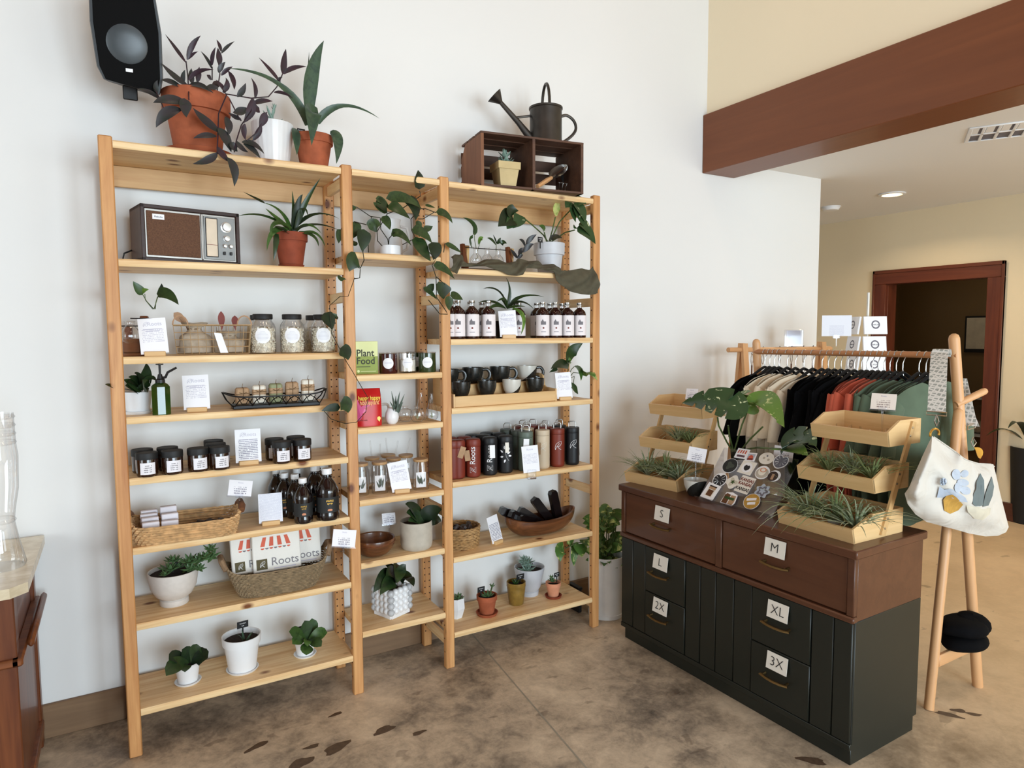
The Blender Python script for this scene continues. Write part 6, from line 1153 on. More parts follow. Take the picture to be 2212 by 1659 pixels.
# ---------------------------------------------------------------- bottom shelf pots
z = RZ[6]
t = thing('potted_succulent', 'small succulent in a faceted white pot half behind the post', 'plant', (1.418, .165, z))
G().lathe([(0, 0), (.034, 0), (.050, .05), (.046, .10), (.041, .10), (.038, .08), (0, .08)], 7).obj('pot', 'ceramic_white', t, smooth=0); G().lathe([(0, .086), (.041, .084)], 7).obj('soil', 'soil', t)
rosette(t, 'leaf_succ', (.01, -.01, .092), [(7, 10, 1.1), (5, 40, 1.0)], .034, .014, .007); plant_tag(t, (-.040, 0, .105), 0, -10)
t = thing('potted_succulent', 'sprawling succulent with black marker in a clay pot on a saucer', 'plant', (1.565, .110, z)); terra(t, .052, .095, 'terracotta', saucer=.056)
rosette(t, 'leaf_succ', (0, -.008, .096), [(7, 5, 1.05), (6, 30, 1.0)], .036, .014, .008); rosette(t, 'leaf_succ', (.030, 0, .135), [(6, 25, .8)], .026, .012, .006); stem(t, 'stem_green', [(.015, 0, .09), (.03, 0, .135)], .004); plant_tag(t, (-.030, .005, .118), 4, 4, w=.042, h=.028)
t = thing('potted_cactus', 'small green succulent in a fluted mustard pot', 'plant', (1.758, .148, z))
pot(t, [(.034, 0), (.038, .004), (.047, .085), (.047, .092), (.050, .096), (.050, .118)], 'mustard_glaze', .104, n=60, wave=lambda a, q: 1+(.018*math.sin(20*a) if .004 < q < .09 else 0)); rosette(t, 'leaf_mid', (-.008, -.006, .108), [(6, 20, .9), (4, 55, .8)], .030, .020, .012, .5); plant_tag(t, (.024, .0, .124), 2, 6, w=.048, h=.03)
t = thing('potted_succulent', 'blue-grey rosette succulent in a pale grey footed pot', 'plant', (1.885, .222, z))
pot(t, [(.048, 0), (.050, .022), (.046, .024), (.060, .045), (.080, .135), (.082, .152)], 'ceramic_grey', .130, n=36)
for q, s in (((-.028, -.02, .142), 1.2), ((-.02, -.01, .175), 1.1), ((-.035, 0, .19), .9)): rosette(t, 'leaf_blue', q, [(7, 0, s), (6, 30, s*.9), (4, 60, s*.7)], .042, .014, .006, tilt=(20, -10))
plant_tag(t, (.0, -.02, .165), 10, 0, w=.02, h=.02)
t = thing('potted_succulent', 'small succulent with marker in a pink clay pot on a red saucer', 'plant', (1.972, .122, z)); terra(t, .041, .076, 'terracotta_pink', saucer=.0); G().lathe([(0, 0), (.040, 0), (.046, .012), (.043, .013), (.038, .004), (0, .004)], 28).obj('saucer', 'terracotta_dark', t)
for ch in t.children:
    if ch.name.startswith(('pot', 'soil')): ch.location.z = .005
rosette(t, 'leaf_succ', (-.006, 0, .085), [(6, 12, .95), (5, 45, .9)], .028, .013, .007); rosette(t, 'leaf_succ', (-.012, .0, .105), [(5, 35, .8)], .026, .012, .006); plant_tag(t, (.022, .0, .105), 6, 0, w=.036, h=.024)
# ================================================================ dresser
t = thing('dresser', 'long walnut and dark green dresser with size-labelled drawers', 'dresser', (2.190, -.144, 0), -89)
LD, DD = 1.265, .465
part('top_board', 'walnut_x', t, (0, LD, 0, DD, .768, .800), b=.004)
part('upper_case', 'walnut_x', t, (.012, LD-.012, .030, DD-.008, .535, .768), b=.002)
part('lower_case', 'dark_green_paint', t, (.012, LD-.012, .026, DD-.008, .062, .535), b=.002)
part('plinth', 'dark_green_paint', t, (.025, LD-.018, .030, DD-.02, 0, .062), b=.002); part('lower_rail', 'dark_green_paint', t, (.012, LD-.012, .012, .03, .062, .085), b=.002)
part('waist_rail', 'walnut_x', t, (.008, LD-.008, .004, .034, .533, .556), b=.005); part('divider', 'walnut_z', t, (.626, .658, .010, .032, .556, .768), b=.003)
for x in (.012, LD-.040): part('stile', 'walnut_z', t, (x, x+.028, .010, .032, .556, .768), b=.003)
part('groove_back', 'dark_green_groove', t, (.014, LD-.014, .022, .0265, .086, .532), b=0)
for a, b_ in ((.014, .101), (.101, .191), (.454, .543), (.543, .631), (.631, .728), (.728, .82), (1.09, 1.179), (1.179, LD-.014)): part('plank', 'dark_green_paint', t, (a+.0012, b_-.0012, .013, .024, .086, .531), b=.003)
def drawer(m, x0, x1, z0, z1, y, s, cx, cz, px0, px1, pz):
    d_ = part('drawer', m, t, (x0, x1, y, y+.018, z0, z1), b=.003)
    G().box(cx-.047, cx+.047, -.002, 0, -.034, .034).obj('size_card', 'paper_cream', d_, loc=(0, y-.009, cz), rot=(R(-8), 0, 0))
    text(s, .052, 'ink_dark', d_, (cx, y-.0125, cz), (R(82), 0, 0), off=-.0008)
    c = (px0+px1)/2; g = G(); g.tube([(px0+.012, y, pz), (px0+.012, y-.016, pz-.002), (px0, y-.020, pz-.003), (px0+.03, y-.025, pz-.006), (c, y-.027, pz-.007), (px1-.03, y-.025, pz-.006), (px1, y-.020, pz-.003), (px1-.012, y-.016, pz-.002), (px1-.012, y, pz)], .0042, 7, flat=1.5); g.obj('pull_handle', 'antique_brass', d_)
drawer('walnut_x', .042, .624, .560, .764, .016, 'S', .307, .713, .236, .366, .652); drawer('walnut_x', .660, LD-.042, .560, .764, .016, 'M', .928, .719, .868, .998, .656)
drawer('dark_green_paint', .193, .452, .310, .531, .010, 'L', .306, .480, .232, .360, .418); drawer('dark_green_paint', .193, .452, .088, .307, .010, '2X', .307, .267, .234, .360, .205)
drawer('dark_green_paint', .822, 1.088, .310, .531, .010, 'XL', .952, .475, .884, 1.012, .417); drawer('dark_green_paint', .822, 1.088, .088, .307, .010, '3X', .954, .266, .884, 1.010, .200)
DZ = .800
# ---------------------------------------------------------------- tiered trays
def tier_stand(label, x, y, rz):
    t = thing('tiered_tray_stand', label, 'display stand', (x, y, DZ), rz)
    Lt = .322
    for k, (y0, dp, z0) in enumerate(((0, .300, 0), (.112, .215, .170), (.190, .205, .336))):
        tr = part('tray_floor', 'bamboo_x', t, (.009, Lt-.009, y0+.012, y0+dp-.008, z0+.002, z0+.012), b=.001)
        g = G(); g.prism([(0, 0), (Lt, 0), (Lt, .055), (0, .055)], .009, T=TR((0, y0, z0), (R(14), 0, 0))); g.obj('front_board', 'bamboo_x', tr, smooth=0)
        part('back_board', 'bamboo_x', tr, (0, Lt, y0+dp-.009, y0+dp, z0, z0+.095), b=.001)
        for x0 in (0, Lt-.009):
            g = G(); o_ = [(y0+.001, z0), (y0+dp-.009, z0), (y0+dp-.009, z0+.095), (y0+dp*.34, z0+.095), (y0-.012, z0+.052)]; n = 5
            g.add([(x0, a, b_) for a, b_ in o_]+[(x0+.009, a, b_) for a, b_ in o_], [tuple(range(n))[::-1], tuple(range(n, 2*n))]+[(i, (i+1) % n, (i+1) % n+n, i+n) for i in range(n)]); g.obj('side_board', 'bamboo_y', tr, smooth=0)
    for x0 in (-.009, Lt):
        g = G(); o_ = [(.150, .012), (.176, .006), (.350, .418), (.326, .424)]; g.add([(x0, a, b_) for a, b_ in o_]+[(x0+.009, a, b_) for a, b_ in o_], [(3, 2, 1, 0), (4, 5, 6, 7)]+[(i, (i+1) % 4, (i+1) % 4+4, i+4) for i in range(4)]); s_ = g.obj('strut', 'bamboo_z', t, smooth=0)
        for a, b_ in ((.170, .035), (.185, .070), (.235, .195), (.250, .230), (.310, .37), (.324, .40)): G().lathe([(0, 0), (.0045, 0), (.0045, .002), (0, .003)], 8, T=TR((x0+(.009 if x0 > 0 else 0), a, b_), (0, R(90 if x0 > 0 else -90), 0))).obj('screw', 'steel', s_)
    return t
def stand_pt(t, x, y, zz): return Matrix.Translation(t.location) @ t.rotation_euler.to_matrix().to_4x4() @ Vector((x, y, zz))
SR = tier_stand('tiered wooden tray stand at the near end of the dresser', 2.287, -1.030, -91); SL = tier_stand('tiered wooden tray stand at the far end of the dresser', 2.262, -.118, -81)
def air_plant(label, p, n, Ln, w, m, spread=1, seed=0, lean=(0, 0), bulb=0, group='air plants in the tray stands'):
    t = thing('air_plant', label, 'air plant', p, 0, group); g = G(); q = random.Random(seed)
    for k in range(n):
        a = k*2.4+q.uniform(-.3, .3); el = q.uniform(.25, 1.25); l = Ln*q.uniform(.65, 1.1)
        d = Vector((math.cos(a)*math.cos(el)*spread+lean[0], math.sin(a)*math.cos(el)*spread+lean[1], math.sin(el)*.75)); p0 = Vector((math.cos(a)*.006, math.sin(a)*.006, .012))
        p2 = p0+d*l+Vector((0, 0, -l*q.uniform(0, .35))); p2.z = max(p2.z, .004 if abs(p2.x)+abs(p2.y) < .06 else .0); p1 = p0+d*l*.55+Vector((0, 0, l*q.uniform(.1, .28)))
        if abs(p2.y) > .035 or p2.x < -.05: p1.z = max(p1.z, .10)
        if abs(p2.y) > .035: p2.z = max(p2.z, .088)
        if p2.x > .10: p2.x = .10
        leaf_g(g, p0, p1, p2, w*q.uniform(.7, 1.2), 'blade', n=7, fold=.5)
    g.obj('leaves', m, t, kind='stuff', smooth=60)
    G().lathe([(0, .0), (.012+bulb, .006), (.014+bulb, .016), (.008, .03+bulb), (0, .034+bulb)], 10).obj('bulb_base', 'leaf_air' if not bulb else 'ceramic_matte', t)
k = 0
for S, nm in ((SR, 'near'), (SL, 'far')):
    for lv, (xs, y, zz) in enumerate((((.06, .16, .26), .10, .014), ((.075, .165, .255), .20, .184))):
        for i, x in enumerate(xs):
            if S is SL and lv == 1 and i == 0: continue
            k += 1; lb = 'air plant at the %s of the %s tray on the %s tiered stand' % (('left', 'middle', 'right')[i], ('bottom', 'middle')[lv], nm)
            air_plant(lb, stand_pt(S, x, y+.02*(i % 2), zz), (62, 54)[lv], (.26, .19)[lv] if S is SR else (.23, .16)[lv], .0125 if lv == 0 else .0095, ('leaf_air', 'leaf_air2')[(i+lv) % 2], seed=k, lean=(-.38 if S is SR and lv == 0 else -.2, -.12), bulb=.012 if S is SR and lv == 0 and i == 1 else 0)
z_ = .350
for i, (S, x, y) in enumerate(((SR, .08, .28), (SR, .20, .29), (SL, .10, .28), (SL, .22, .29))):
    t = thing('glass_planter', ['small glass cup of moss at the left of the near stand top tray', 'glass trough of moss at the right of the near stand top tray', 'small glass cup of moss at the left of the far stand top tray', 'small glass cup of moss at the right of the far stand top tray'][i], 'planter', stand_pt(S, x, y, z_))
    r = .030 if i != 1 else .034; sx_ = 1 if i != 1 else 1
    G().lathe([(0, 0), (r*.9, 0), (r, .006), (r, .038)], 22, sy=1.6 if i == 1 else 1).obj('glass_cup', 'glass', t); G().lathe([(0, .004), (r*.85, .005), (r*.85, .016), (0, .02)], 16, sy=1.6 if i == 1 else 1).obj('moss', 'leaf_air2', t, kind='stuff')
p = stand_pt(SR, .245, .27, .349); clip_sign('price card in a clear clip on the near stand top tray', p.x, p.y, p.z, -75, .115, w=.088, h=.062, m='tag_warm')
p = stand_pt(SL, .15, .34, .349); clip_sign('price card in a clear clip on the far stand top tray', p.x, p.y, p.z, -70, .062, w=.066, h=.058, m='tag_print')
# ---------------------------------------------------------------- sticker display
t = SB = thing('sticker_display', 'clear acrylic easel covered with die-cut stickers on the dresser', 'display', (2.29, -.60, DZ), math.degrees(math.atan2(-.33, .03)))
sl = math.atan2(.19, .16); TS = Matrix.Rotation(sl, 4, 'X')     # board plane: local x along, y up the slope
g = G().box(-.01, .37, 0, .29, -.004, 0, .001, T=TS); g.obj('easel_board', 'acrylic', t); G().box(-.01, .37, -.003, .001, 0, .035, .001, T=TS).obj('ledge', 'acrylic', t)
G().add([(-.01, .004, 0), (-.01, .29*math.cos(sl), .29*math.sin(sl)), (-.01, .29*math.cos(sl), .0)], [(0, 1, 2), (2, 1, 0)]).obj('side_wing', 'acrylic', t); G().add([(.37, .004, 0), (.37, .29*math.cos(sl), .29*math.sin(sl)), (.37, .29*math.cos(sl), .0)], [(0, 1, 2), (2, 1, 0)]).obj('side_wing', 'acrylic', t)
WSB = Matrix.Translation(t.location) @ t.rotation_euler.to_matrix().to_4x4() @ TS
def poly(pts, z0, z1):
    n = len(pts); g = G(); g.add([(x, y, z0) for x, y in pts]+[(x, y, z1) for x, y in pts], [tuple(range(n))[::-1], tuple(range(n, 2*n))]+[(i, (i+1) % n, (i+1) % n+n, i+n) for i in range(n)]); return g
def circ(r, n=24, sx=1, sy=1, c=(0, 0)): return [(c[0]+r*sx*math.cos(2*math.pi*i/n), c[1]+r*sy*math.sin(2*math.pi*i/n)) for i in range(n)]
def rectp(w, h, c=(0, 0)): return [(c[0]-w, c[1]-h), (c[0]+w, c[1]-h), (c[0]+w, c[1]+h), (c[0]-w, c[1]+h)]
def lobes(r, n, k, amp): return [(r*(1+amp*math.cos(n*2*math.pi*i/k))*math.cos(2*math.pi*i/k), r*(1+amp*math.cos(n*2*math.pi*i/k))*math.sin(2*math.pi*i/k)) for i in range(k)]
def sticker(label, u, s, outline, m, motifs, rz=0, h=.002):
    o = bpy.data.objects.new('sticker', None); COL.objects.link(o); o.empty_display_size = .02; o.matrix_world = WSB @ TR((u, s, h), (0, 0, R(rz)))
    tag(o, label, 'sticker', 'die-cut stickers on the acrylic easel')
    poly(outline, -.0008, .0008).obj('backing', m, o, smooth=0)
    for i, (pp, mm) in enumerate(motifs):
        if isinstance(pp, str): text(pp, .022, mm, o, (0, rz_(i, pp), .0016), (0, 0, 0), sx=.85, off=.0004)
        else: poly(pp, .0006, .0011+.0003*i).obj('printed_motif', mm, o, smooth=0)
def rz_(i, s): return {0: .022, 1: .002, 2: -.024}.get(i, 0)
def mon_out(r):
    L = []
    for i in range(40):
        a = 2*math.pi*i/40+math.pi/2; k = 1-.45*math.exp(-((min(i, 40-i))/2.2)**2)+.12*math.exp(-((i-20)/3)**2); L.append((r*k*math.cos(a), r*k*math.sin(a)))
    return L
def slits(r): return [([(x*.3, y*.3-.002*0), (x*.9, y*.9+.0015), (x*.9, y*.9-.0015)], 'paper_white') for x, y in [(r*math.cos(q), r*math.sin(q)) for q in (.1, .7, -.5, -1.1, 2.4, 3.04, 3.7, 4.3)]]
sticker('white square sticker picturing a shop front with brown doorway', .039, .052, rectp(.036, .040), 'paper_white', [(rectp(.020, .026, (0, -.001)), 'soap_white'), (rectp(.015, .016, (0, -.008)), 'acacia'), (rectp(.018, .006, (0, .017)), 'kraft'), (rectp(.020, .003, (0, .026)), 'chocolate')], -8, .006)
sticker('white-edged black split leaf sticker, left on the easel', .052, .120, circ(.036), 'paper_white', [(mon_out(.032), 'ink_dark')]+slits(.030), 10)
sticker('dark round sticker with faint pattern, upper left on the easel', .068, .200, circ(.038), 'paper_white', [(circ(.0365), 'label_black'), (lobes(.018, 3, 24, .3), 'olive_powder')])
sticker('pale square sticker with a small dark leaf in its centre', .155, .206, rectp(.036, .034), 'paper_cream', [(circ(.026), 'paper_white'), (mon_out(.015), 'ink_dark')], -6)
sticker('square sticker lettered Kansas three times', .186, .120, rectp(.036, .042), 'paper_cream', [('KANSAS', 'leather_red'), ('KANSAS', 'leather_red'), ('KANSAS', 'ink_dark')], -6, .004)
sticker('round sticker with a latte cup on a saucer', .237, .196, circ(.034), 'paper_white', [(circ(.031, sy=.85, c=(0, -.003)), 'stoneware'), (circ(.018, sy=1.1, c=(-.002, .004)), 'soap_white'), (circ(.015, sy=.8, c=(0, .012)), 'terracotta_pink'), (circ(.010, sy=.8, c=(0, .012)), 'paper_cream')])
sticker('dark arched sticker of a poured coffee', .298, .190, circ(.028), 'paper_white', [(circ(.024, c=(-.006, -.003)), 'chocolate'), (rectp(.006, .014, (-.006, -.006)), 'cork_tan')])
sticker('blue and violet crystal cluster sticker', .277, .108, lobes(.032, 7, 42, .15), 'print_blue', [(lobes(.022, 5, 30, .25), 'ink_mid'), (lobes(.012, 5, 30, .3), 'print_blue')])
sticker('round orange sticker with two white ribbons, front right', .255, .048, circ(.038), 'paper_white', [(circ(.036), 'print_mustard'), (rectp(.022, .006, (-.002, .010)), 'paper_white'), (rectp(.018, .006, (0, -.010)), 'paper_white')], 15, .007)
sticker('white-edged sticker of a sandwich between two slices', .148, .036, [(-.034, -.03), (.03, -.03), (.036, -.01), (.03, .026), (.0, .034), (-.03, .026)], 'paper_white', [([(-.030, -.026), (-.002, -.026), (-.002, .02), (-.022, .024), (-.030, .014)], 'acacia'), ([(.002, -.026), (.026, -.026), (.030, -.010), (.026, .02), (.002, .02)], 'kraft'), (rectp(.024, .006, (0, .002)), 'leaf_mid')], -4, .008)
sticker('pale die-cut sticker with leaf sprigs, left of the Kansas one', .121, .122, lobes(.032, 4, 40, .12), 'paper_cream', [(lobes(.018, 3, 30, .35), 'print_sand'), (lobes(.008, 5, 30, .35), 'leaf_mid')])
sticker('pale domed sticker with tiny bees at the top of the easel', .225, .268, circ(.036, sy=.85), 'paper_cream', [(circ(.006, c=(-.012, .0)), 'stoneware'), (circ(.006, c=(.012, -.006)), 'stoneware'), (circ(.004, c=(.0, .012)), 'ink_mid')])
sticker('white-outlined split leaf sticker at the top right of the easel', .296, .266, mon_out(.035), 'paper_white', [(mon_out(.031), 'ink_mid')]+slits(.028), -12)
sticker('white sticker of a striped shop awning at the top of the easel', .098, .272, rectp(.032, .026), 'paper_white', [([(-.026+.013*i, .0), (-.020+.013*i, .0), (-.016+.012*i, .018), (-.022+.012*i, .018)], 'awning_red') for i in range(4)]+[(rectp(.020, .005, (0, -.014)), 'box_mauve')])
sticker('small sticker of an orange domed building at the top', .150, .262, rectp(.024, .022), 'paper_white', [(rectp(.018, .016), 'print_blue'), (circ(.012, c=(0, -.003)), 'awning_red'), (rectp(.014, .005, (0, -.012)), 'leather_red')], 4, .003)
# easel wire, bowl with sign, signs, pot with monstera
t = thing('mug', 'white and black glazed cup holding a card clip on the dresser', 'mug', (2.345, -.520, DZ), -100)
g = G().lathe([(0, .001), (.030, 0), (.040, .018), (.052, .050), (.055, .075), (.051, .075), (.046, .04), (0, .010)], 28); g.obj('cup', 'mug_split', t)
clip_sign('price card in a clear clip standing in the glazed cup', 2.345, -.520, DZ+.011, -62, .150, w=.085, h=.064, tilt=6)
clip_sign('price card in a clear clip behind the sticker easel', 2.560, -.830, DZ, -62, .190, w=.082, h=.066, tilt=4)
c6b = lambda x, y, X_: at(1320+x*.217, 780+y*.217, x=X_)
t = thing('potted_monstera', 'variegated monstera with split leaves in a white pot behind the stickers', 'plant', (2.545, -.625, DZ))
pot(t, [(.050, 0), (.054, .004), (.070, .15)], 'ceramic_white', .135, n=32)
def mon_leaf(t, m, p0, p1, p2, w, up, notch=5, n=36):
    p0, p1, p2, up = Vector(p0), Vector(p1), Vector(p2), Vector(up); v = []; f = []
    for i in range(n+1):
        q = i/n; c = bez(p0, p1, p2, q); d = ((p1-p0)*(1-q)+(p2-p1)*q).normalized(); s = d.cross(up).normalized(); nr = s.cross(d)
        h = (math.sin(math.pi*min(1, q/.36)*.5)**.6 if q < .36 else (1-((q-.36)/.64)**1.8))*w/2; h = max(h, .0006)
        ph = (q*notch*1.15) % 1; k = .45 if .46 < ph < .60 and .2 < q < .9 else 1; k2 = .5 if .0 < (ph+.5) % 1-.4 < .13 and .2 < q < .9 else 1
        bk = -.25*h*(1 if q > .02 else 0)   # lobes sweep back past the stalk
        v += [c-s*h*k+nr*h*.22+d*bk*(1-q), c-s*h*.35+nr*h*.04, c, c+s*h*.35+nr*h*.04, c+s*h*k2+nr*h*.22+d*bk*(1-q)]
    for i in range(n):
        for j in range(4): f.append((i*5+j, i*5+j+1, i*5+j+6, i*5+j+5))
    G().add(v, f).obj('leaf', m, t, smooth=60)
for a, b_, c, w, up, nt_ in [((1330, 545, 2.46), (1050, 340, 2.40), (705, 420, 2.34), .15, (-.6, -.4, .9), 5), ((1420, 440, 2.56), (1480, 330, 2.54), (1725, 660, 2.50), .13, (-.5, -.8, .5), 0), ((1440, 430, 2.56), (1330, 330, 2.56), (1215, 350, 2.56), .05, (-.3, -.6, .8), 0), ((1700, 870, 2.50), (1880, 690, 2.47), (2045, 850, 2.45), .12, (-.5, -.6, .7), 4), ((1680, 880, 2.47), (1780, 880, 2.42), (1960, 940, 2.40), .10, (-.4, -.4, .9), 0), ((1230, 380, 2.57), (1300, 330, 2.56), (1400, 300, 2.55), .05, (-.4, -.6, .7), 0)]:
    mon_leaf(t, 'leaf_lime' if nt_ == 0 else 'leaf_var', *[loc_of(t, c6b(*q)) for q in (a, b_, c)], w*1.25, up, nt_)
for q in ([(1210, 900, 2.54), (1150, 800, 2.50), (1070, 640, 2.45), (1060, 560, 2.43)], [(1220, 900, 2.54), (1180, 760, 2.52), (1165, 640, 2.50)], [(1225, 900, 2.54), (1300, 640, 2.54), (1375, 450, 2.55)], [(1300, 880, 2.54), (1380, 780, 2.53), (1510, 655, 2.52)], [(1240, 900, 2.54), (1450, 860, 2.50), (1690, 875, 2.48)]): ST(t, 'stem_green', [c6b(*a) for a in q], .0042)
# ================================================================ clothes rack
t = RK = thing('clothes_rack', 'beech wood A-frame clothes rack behind the dresser', 'clothes rack', (0, 0, 0))
RX, Y0, Y1, RZh = 3.03, -1.285, -.290, 1.462
def dowel(name, pts, r, m='beech_z', parent=None, n=12):
    pts = [Vector(q) for q in pts]; a, b_ = pts[0], pts[-1]; d = (b_-a).normalized()
    g = G(); g.tube([a, a+d*.001]+pts[1:-1]+[b_-d*r, b_-d*r*.35, b_], [r]*(len(pts))+[r, r*.8, r*.35], n); return g.obj(name, m, parent or RK, smooth=50)
dowel('leg', [(3.235, -1.347, 0), (3.025, -1.290, 1.552)], .021); dowel('leg', [(2.865, -1.335, 0), (3.045, -1.312, 1.24)], .019)
dowel('leg', [(3.235, -.230, 0), (3.03, -.285, 1.525)], .021); dowel('leg', [(2.83, -.240, 0), (3.03, -.260, 1.24)], .019)
dowel('rail', [(RX, Y0-.02, RZh), (RX, Y1+.02, RZh-.006)], .0135, 'beech_y')
for y in (-1.342, -.238): part('foot_bar', 'beech_x', RK, (2.90, 3.20, y-.010, y+.010, .175, .225), b=.004)
dowel('peg', [(3.045, -1.30, 1.255), (3.165, -1.36, 1.315)], .0145, 'beech_x')
# hangers and shirts hang square to the rail
def shirt_mesh(m, seed, slv=.0):
    q = random.Random(seed); ph = [q.uniform(0, 6.28) for _ in range(6)]; g = G()
    def side(sgn):
        def fn(u, v):
            x = 2*u-1
            zt = -.112-.060*abs(x)**1.5-(.045*max(0, 1-abs(x)/.26)**.7)   # neckline dip, shoulder slope
            half = .235+.012*math.sin(3*v+ph[0])-.01*v
            if abs(x) > .72: zt -= .02*(abs(x)-.72)/.28
            X = x*half; zb = -.72+.012*math.sin(4*x+ph[1]); zz = zt+(zb-zt)*v
            th = (.015+.012*math.sin(math.pi*min(1, v*1.4))**.5)*(1-abs(x)**6)+.0035*math.sin(9*x+ph[2]+4*v)*v*(1-abs(x)**6)+.003*math.sin(17*x+ph[3])*v*(1-abs(x)**4)
            return (X, sgn*max(th, .0012), zz)
        return fn
    g.grid(side(-1), 18, 12); g.grid(lambda u, v: side(1)(1-u, v), 18, 12)
    for s in (-1, 1):    # sleeves hanging from the shoulders
        def sl(u, v, s=s):
            a = 2*math.pi*u; w = .052-.006*v; x0 = s*(.190+.062*v+.012*math.sin(3*v+ph[4])); z0 = -.215-.22*v
            return (x0+w*math.cos(a)*s*.8, .021*math.sin(a)*(1+.15*math.sin(5*v+ph[5])), z0+(.035*math.cos(a))*(1-v))
        g.grid(sl, 12, 6, closed_u=True)
    return g.mesh('shirt', m, 70)
hg = G(); hg.tube([(.006, 0, -.085), (.0, 0, -.055), (0, 0, -.03), (.014, 0, -.004), (.017, 0, .008), (.010, 0, .020), (0, 0, .0245), (-.012, 0, .020), (-.018, 0, .006)], .0022, 6); HOOK = hg.mesh('hook', 'steel')
hb = G(); hb.tube([(-.205, 0, -.185), (-.15, 0, -.150), (-.07, 0, -.105), (-.02, 0, -.078), (0, 0, -.070), (.02, 0, -.078), (.07, 0, -.105), (.15, 0, -.150), (.205, 0, -.185)], [.008, .010, .011, .012, .013, .012, .011, .010, .008], 6, flat=.5); HBODY = hb.mesh('hanger_body', 'velvet_black')
seq = [('cloth_black', 'black', 3, .030), ('cloth_cream', 'cream', 5, .050), ('cloth_black', 'black', 6, .034), ('cloth_orange', 'rust orange', 5, .027), ('cloth_green', 'dark green', 6, .029)]
ORD = ('first', 'second', 'third', 'fourth', 'fifth', 'sixth', 'seventh', 'eighth')
MESH = {m: [shirt_mesh(m, 10*i+j) for j in range(3)] for i, m in enumerate(('cloth_black', 'cloth_cream', 'cloth_orange', 'cloth_green'))}
y = Y1-.055; i = 0; grp = 0
for m, cn, n, dy_ in seq:
    grp += 1
    for k in range(n):
        i += 1; a = rnd.uniform(-5, 5)-4; zr = RZh-.006*(y-Y0)/(Y1-Y0)-.010
        where = {1: 'at the wall end of the rail', 2: 'next to the far black ones', 3: 'between cream and orange', 4: 'between black and green', 5: 'at the near end of the rail'}[grp]
        h_ = thing('clothes_hanger', 'black hanger of the %s %s shirt %s' % (ORD[k], cn, where), 'hanger', (RX, y, zr), a, 'hangers on the clothes rack'); put('hook', HOOK, h_); put('hanger_body', HBODY, h_)
        o = put('shirt', MESH[m][i % 3], None, loc=(RX+rnd.uniform(-.006, .006), y-.001, zr+rnd.uniform(-.006, .006)+.02), rot=(0, 0, R(a))); tag(o, '%s %s sweatshirt hanging %s' % (ORD[k], cn, where), 'shirt', cn+' sweatshirts '+where)
        y -= dy_ if not (grp == 5 and k == 2) else .070
# ---------------------------------------------------------------- tote bag on the rack end
cb = lambda x, y_, d: at(1950+x*.3434, 680+y_*.3434, y=d)
t = BG = thing('tote_bag', 'off-white canvas shoulder bag with printed flowers hanging on the rack end', 'bag', (0, 0, 0))
TT = [(40, 1085), (75, 1000), (115, 910), (185, 762), (240, 800), (330, 862), (390, 910), (470, 935), (570, 940), (588, 1010), (612, 1120)]; BB = [(12, 1125), (30, 1190), (80, 1255), (150, 1303), (250, 1330), (330, 1350), (420, 1376), (520, 1394), (600, 1390), (650, 1368), (667, 1335)]
def bagp(u, v, s):
    f = u*(len(TT)-1); i = min(int(f), len(TT)-2); k = f-i
    ax, ay = [TT[i][j]*(1-k)+TT[i+1][j]*k for j in (0, 1)]; bx, by = [BB[i][j]*(1-k)+BB[i+1][j]*k for j in (0, 1)]
    x, y_ = ax+(bx-ax)*v, ay+(by-ay)*v; e = math.sin(math.pi*min(max(u, .001), .999))**.6
    bul = e*(math.sin(math.pi*(.08+.90*v))**.7)*.075 + e*(1-v)*.022
    wr = .015*math.sin(24*u+6*v)*(1-v)**.7*e*(1 if u < .75 else .4)+.008*math.sin(13*u-11*v)*e+.006*math.sin(9*u+19*v)*e*v
    return x, y_, -1.425-s*(bul+wr)
g = G(); g.grid(lambda u, v: cb(*bagp(u, 1-v, 1)), 40, 22); g.grid(lambda u, v: cb(*bagp(1-u, 1-v, -1)), 40, 22); g.obj('canvas_body', 'canvas_soft', BG, smooth=70)
g = G(); g.grid(lambda u, v: cb(*[q*(1-v)+r_*v for q, r_ in zip(bagp(.30+.55*u, .0, .6), bagp(.30+.55*u, .0, -1))])+Vector((0, 0, -.012*math.sin(math.pi*v)+.012*math.sin(9*u)*math.sin(math.pi*v))), 14, 4); g.obj('lining', 'lining_pink', BG, smooth=70)
G().tube([cb(*bagp(.20+.62*k/16, 0, 1))+Vector((0, -.002, 0)) for k in range(17)], .0022, 5).obj('hem', 'canvas', BG)
TAB = [(bagp(i/60, j/36, 1), ) for i in range(61) for j in range(37)]
def bag_y(x, y_): return min(TAB, key=lambda q: (q[0][0]-x)**2+(q[0][1]-y_)**2)[0][2]
def patch(name, m, pts):
    cx, cy = sum(p[0] for p in pts)/len(pts), sum(p[1] for p in pts)/len(pts); n = len(pts); v = [cb(cx, cy, bag_y(cx, cy)-.0032)]; f = []
    for r_ in (.34, .67, 1): v += [cb(cx+(x-cx)*r_, cy+(y_-cy)*r_, bag_y(cx+(x-cx)*r_, cy+(y_-cy)*r_)-.0032) for x, y_ in pts]
    f += [(0, 1+(i+1) % n, 1+i) for i in range(n)]
    for k in (0, 1): f += [(1+k*n+i, 1+k*n+(i+1) % n, 1+(k+1)*n+(i+1) % n, 1+(k+1)*n+i) for i in range(n)]
    G().add(v, f).obj(name, m, BG, smooth=70)
def blob(cx, cy, rx, ry, a=0, n=18, p=1): return [(cx+rx*math.cos(q)*math.cos(R(a))-ry*math.sin(q)*math.sin(R(a)), cy+rx*math.cos(q)*math.sin(R(a))+ry*math.sin(q)*math.cos(R(a))) for q in [2*math.pi*i/n for i in range(n)]]
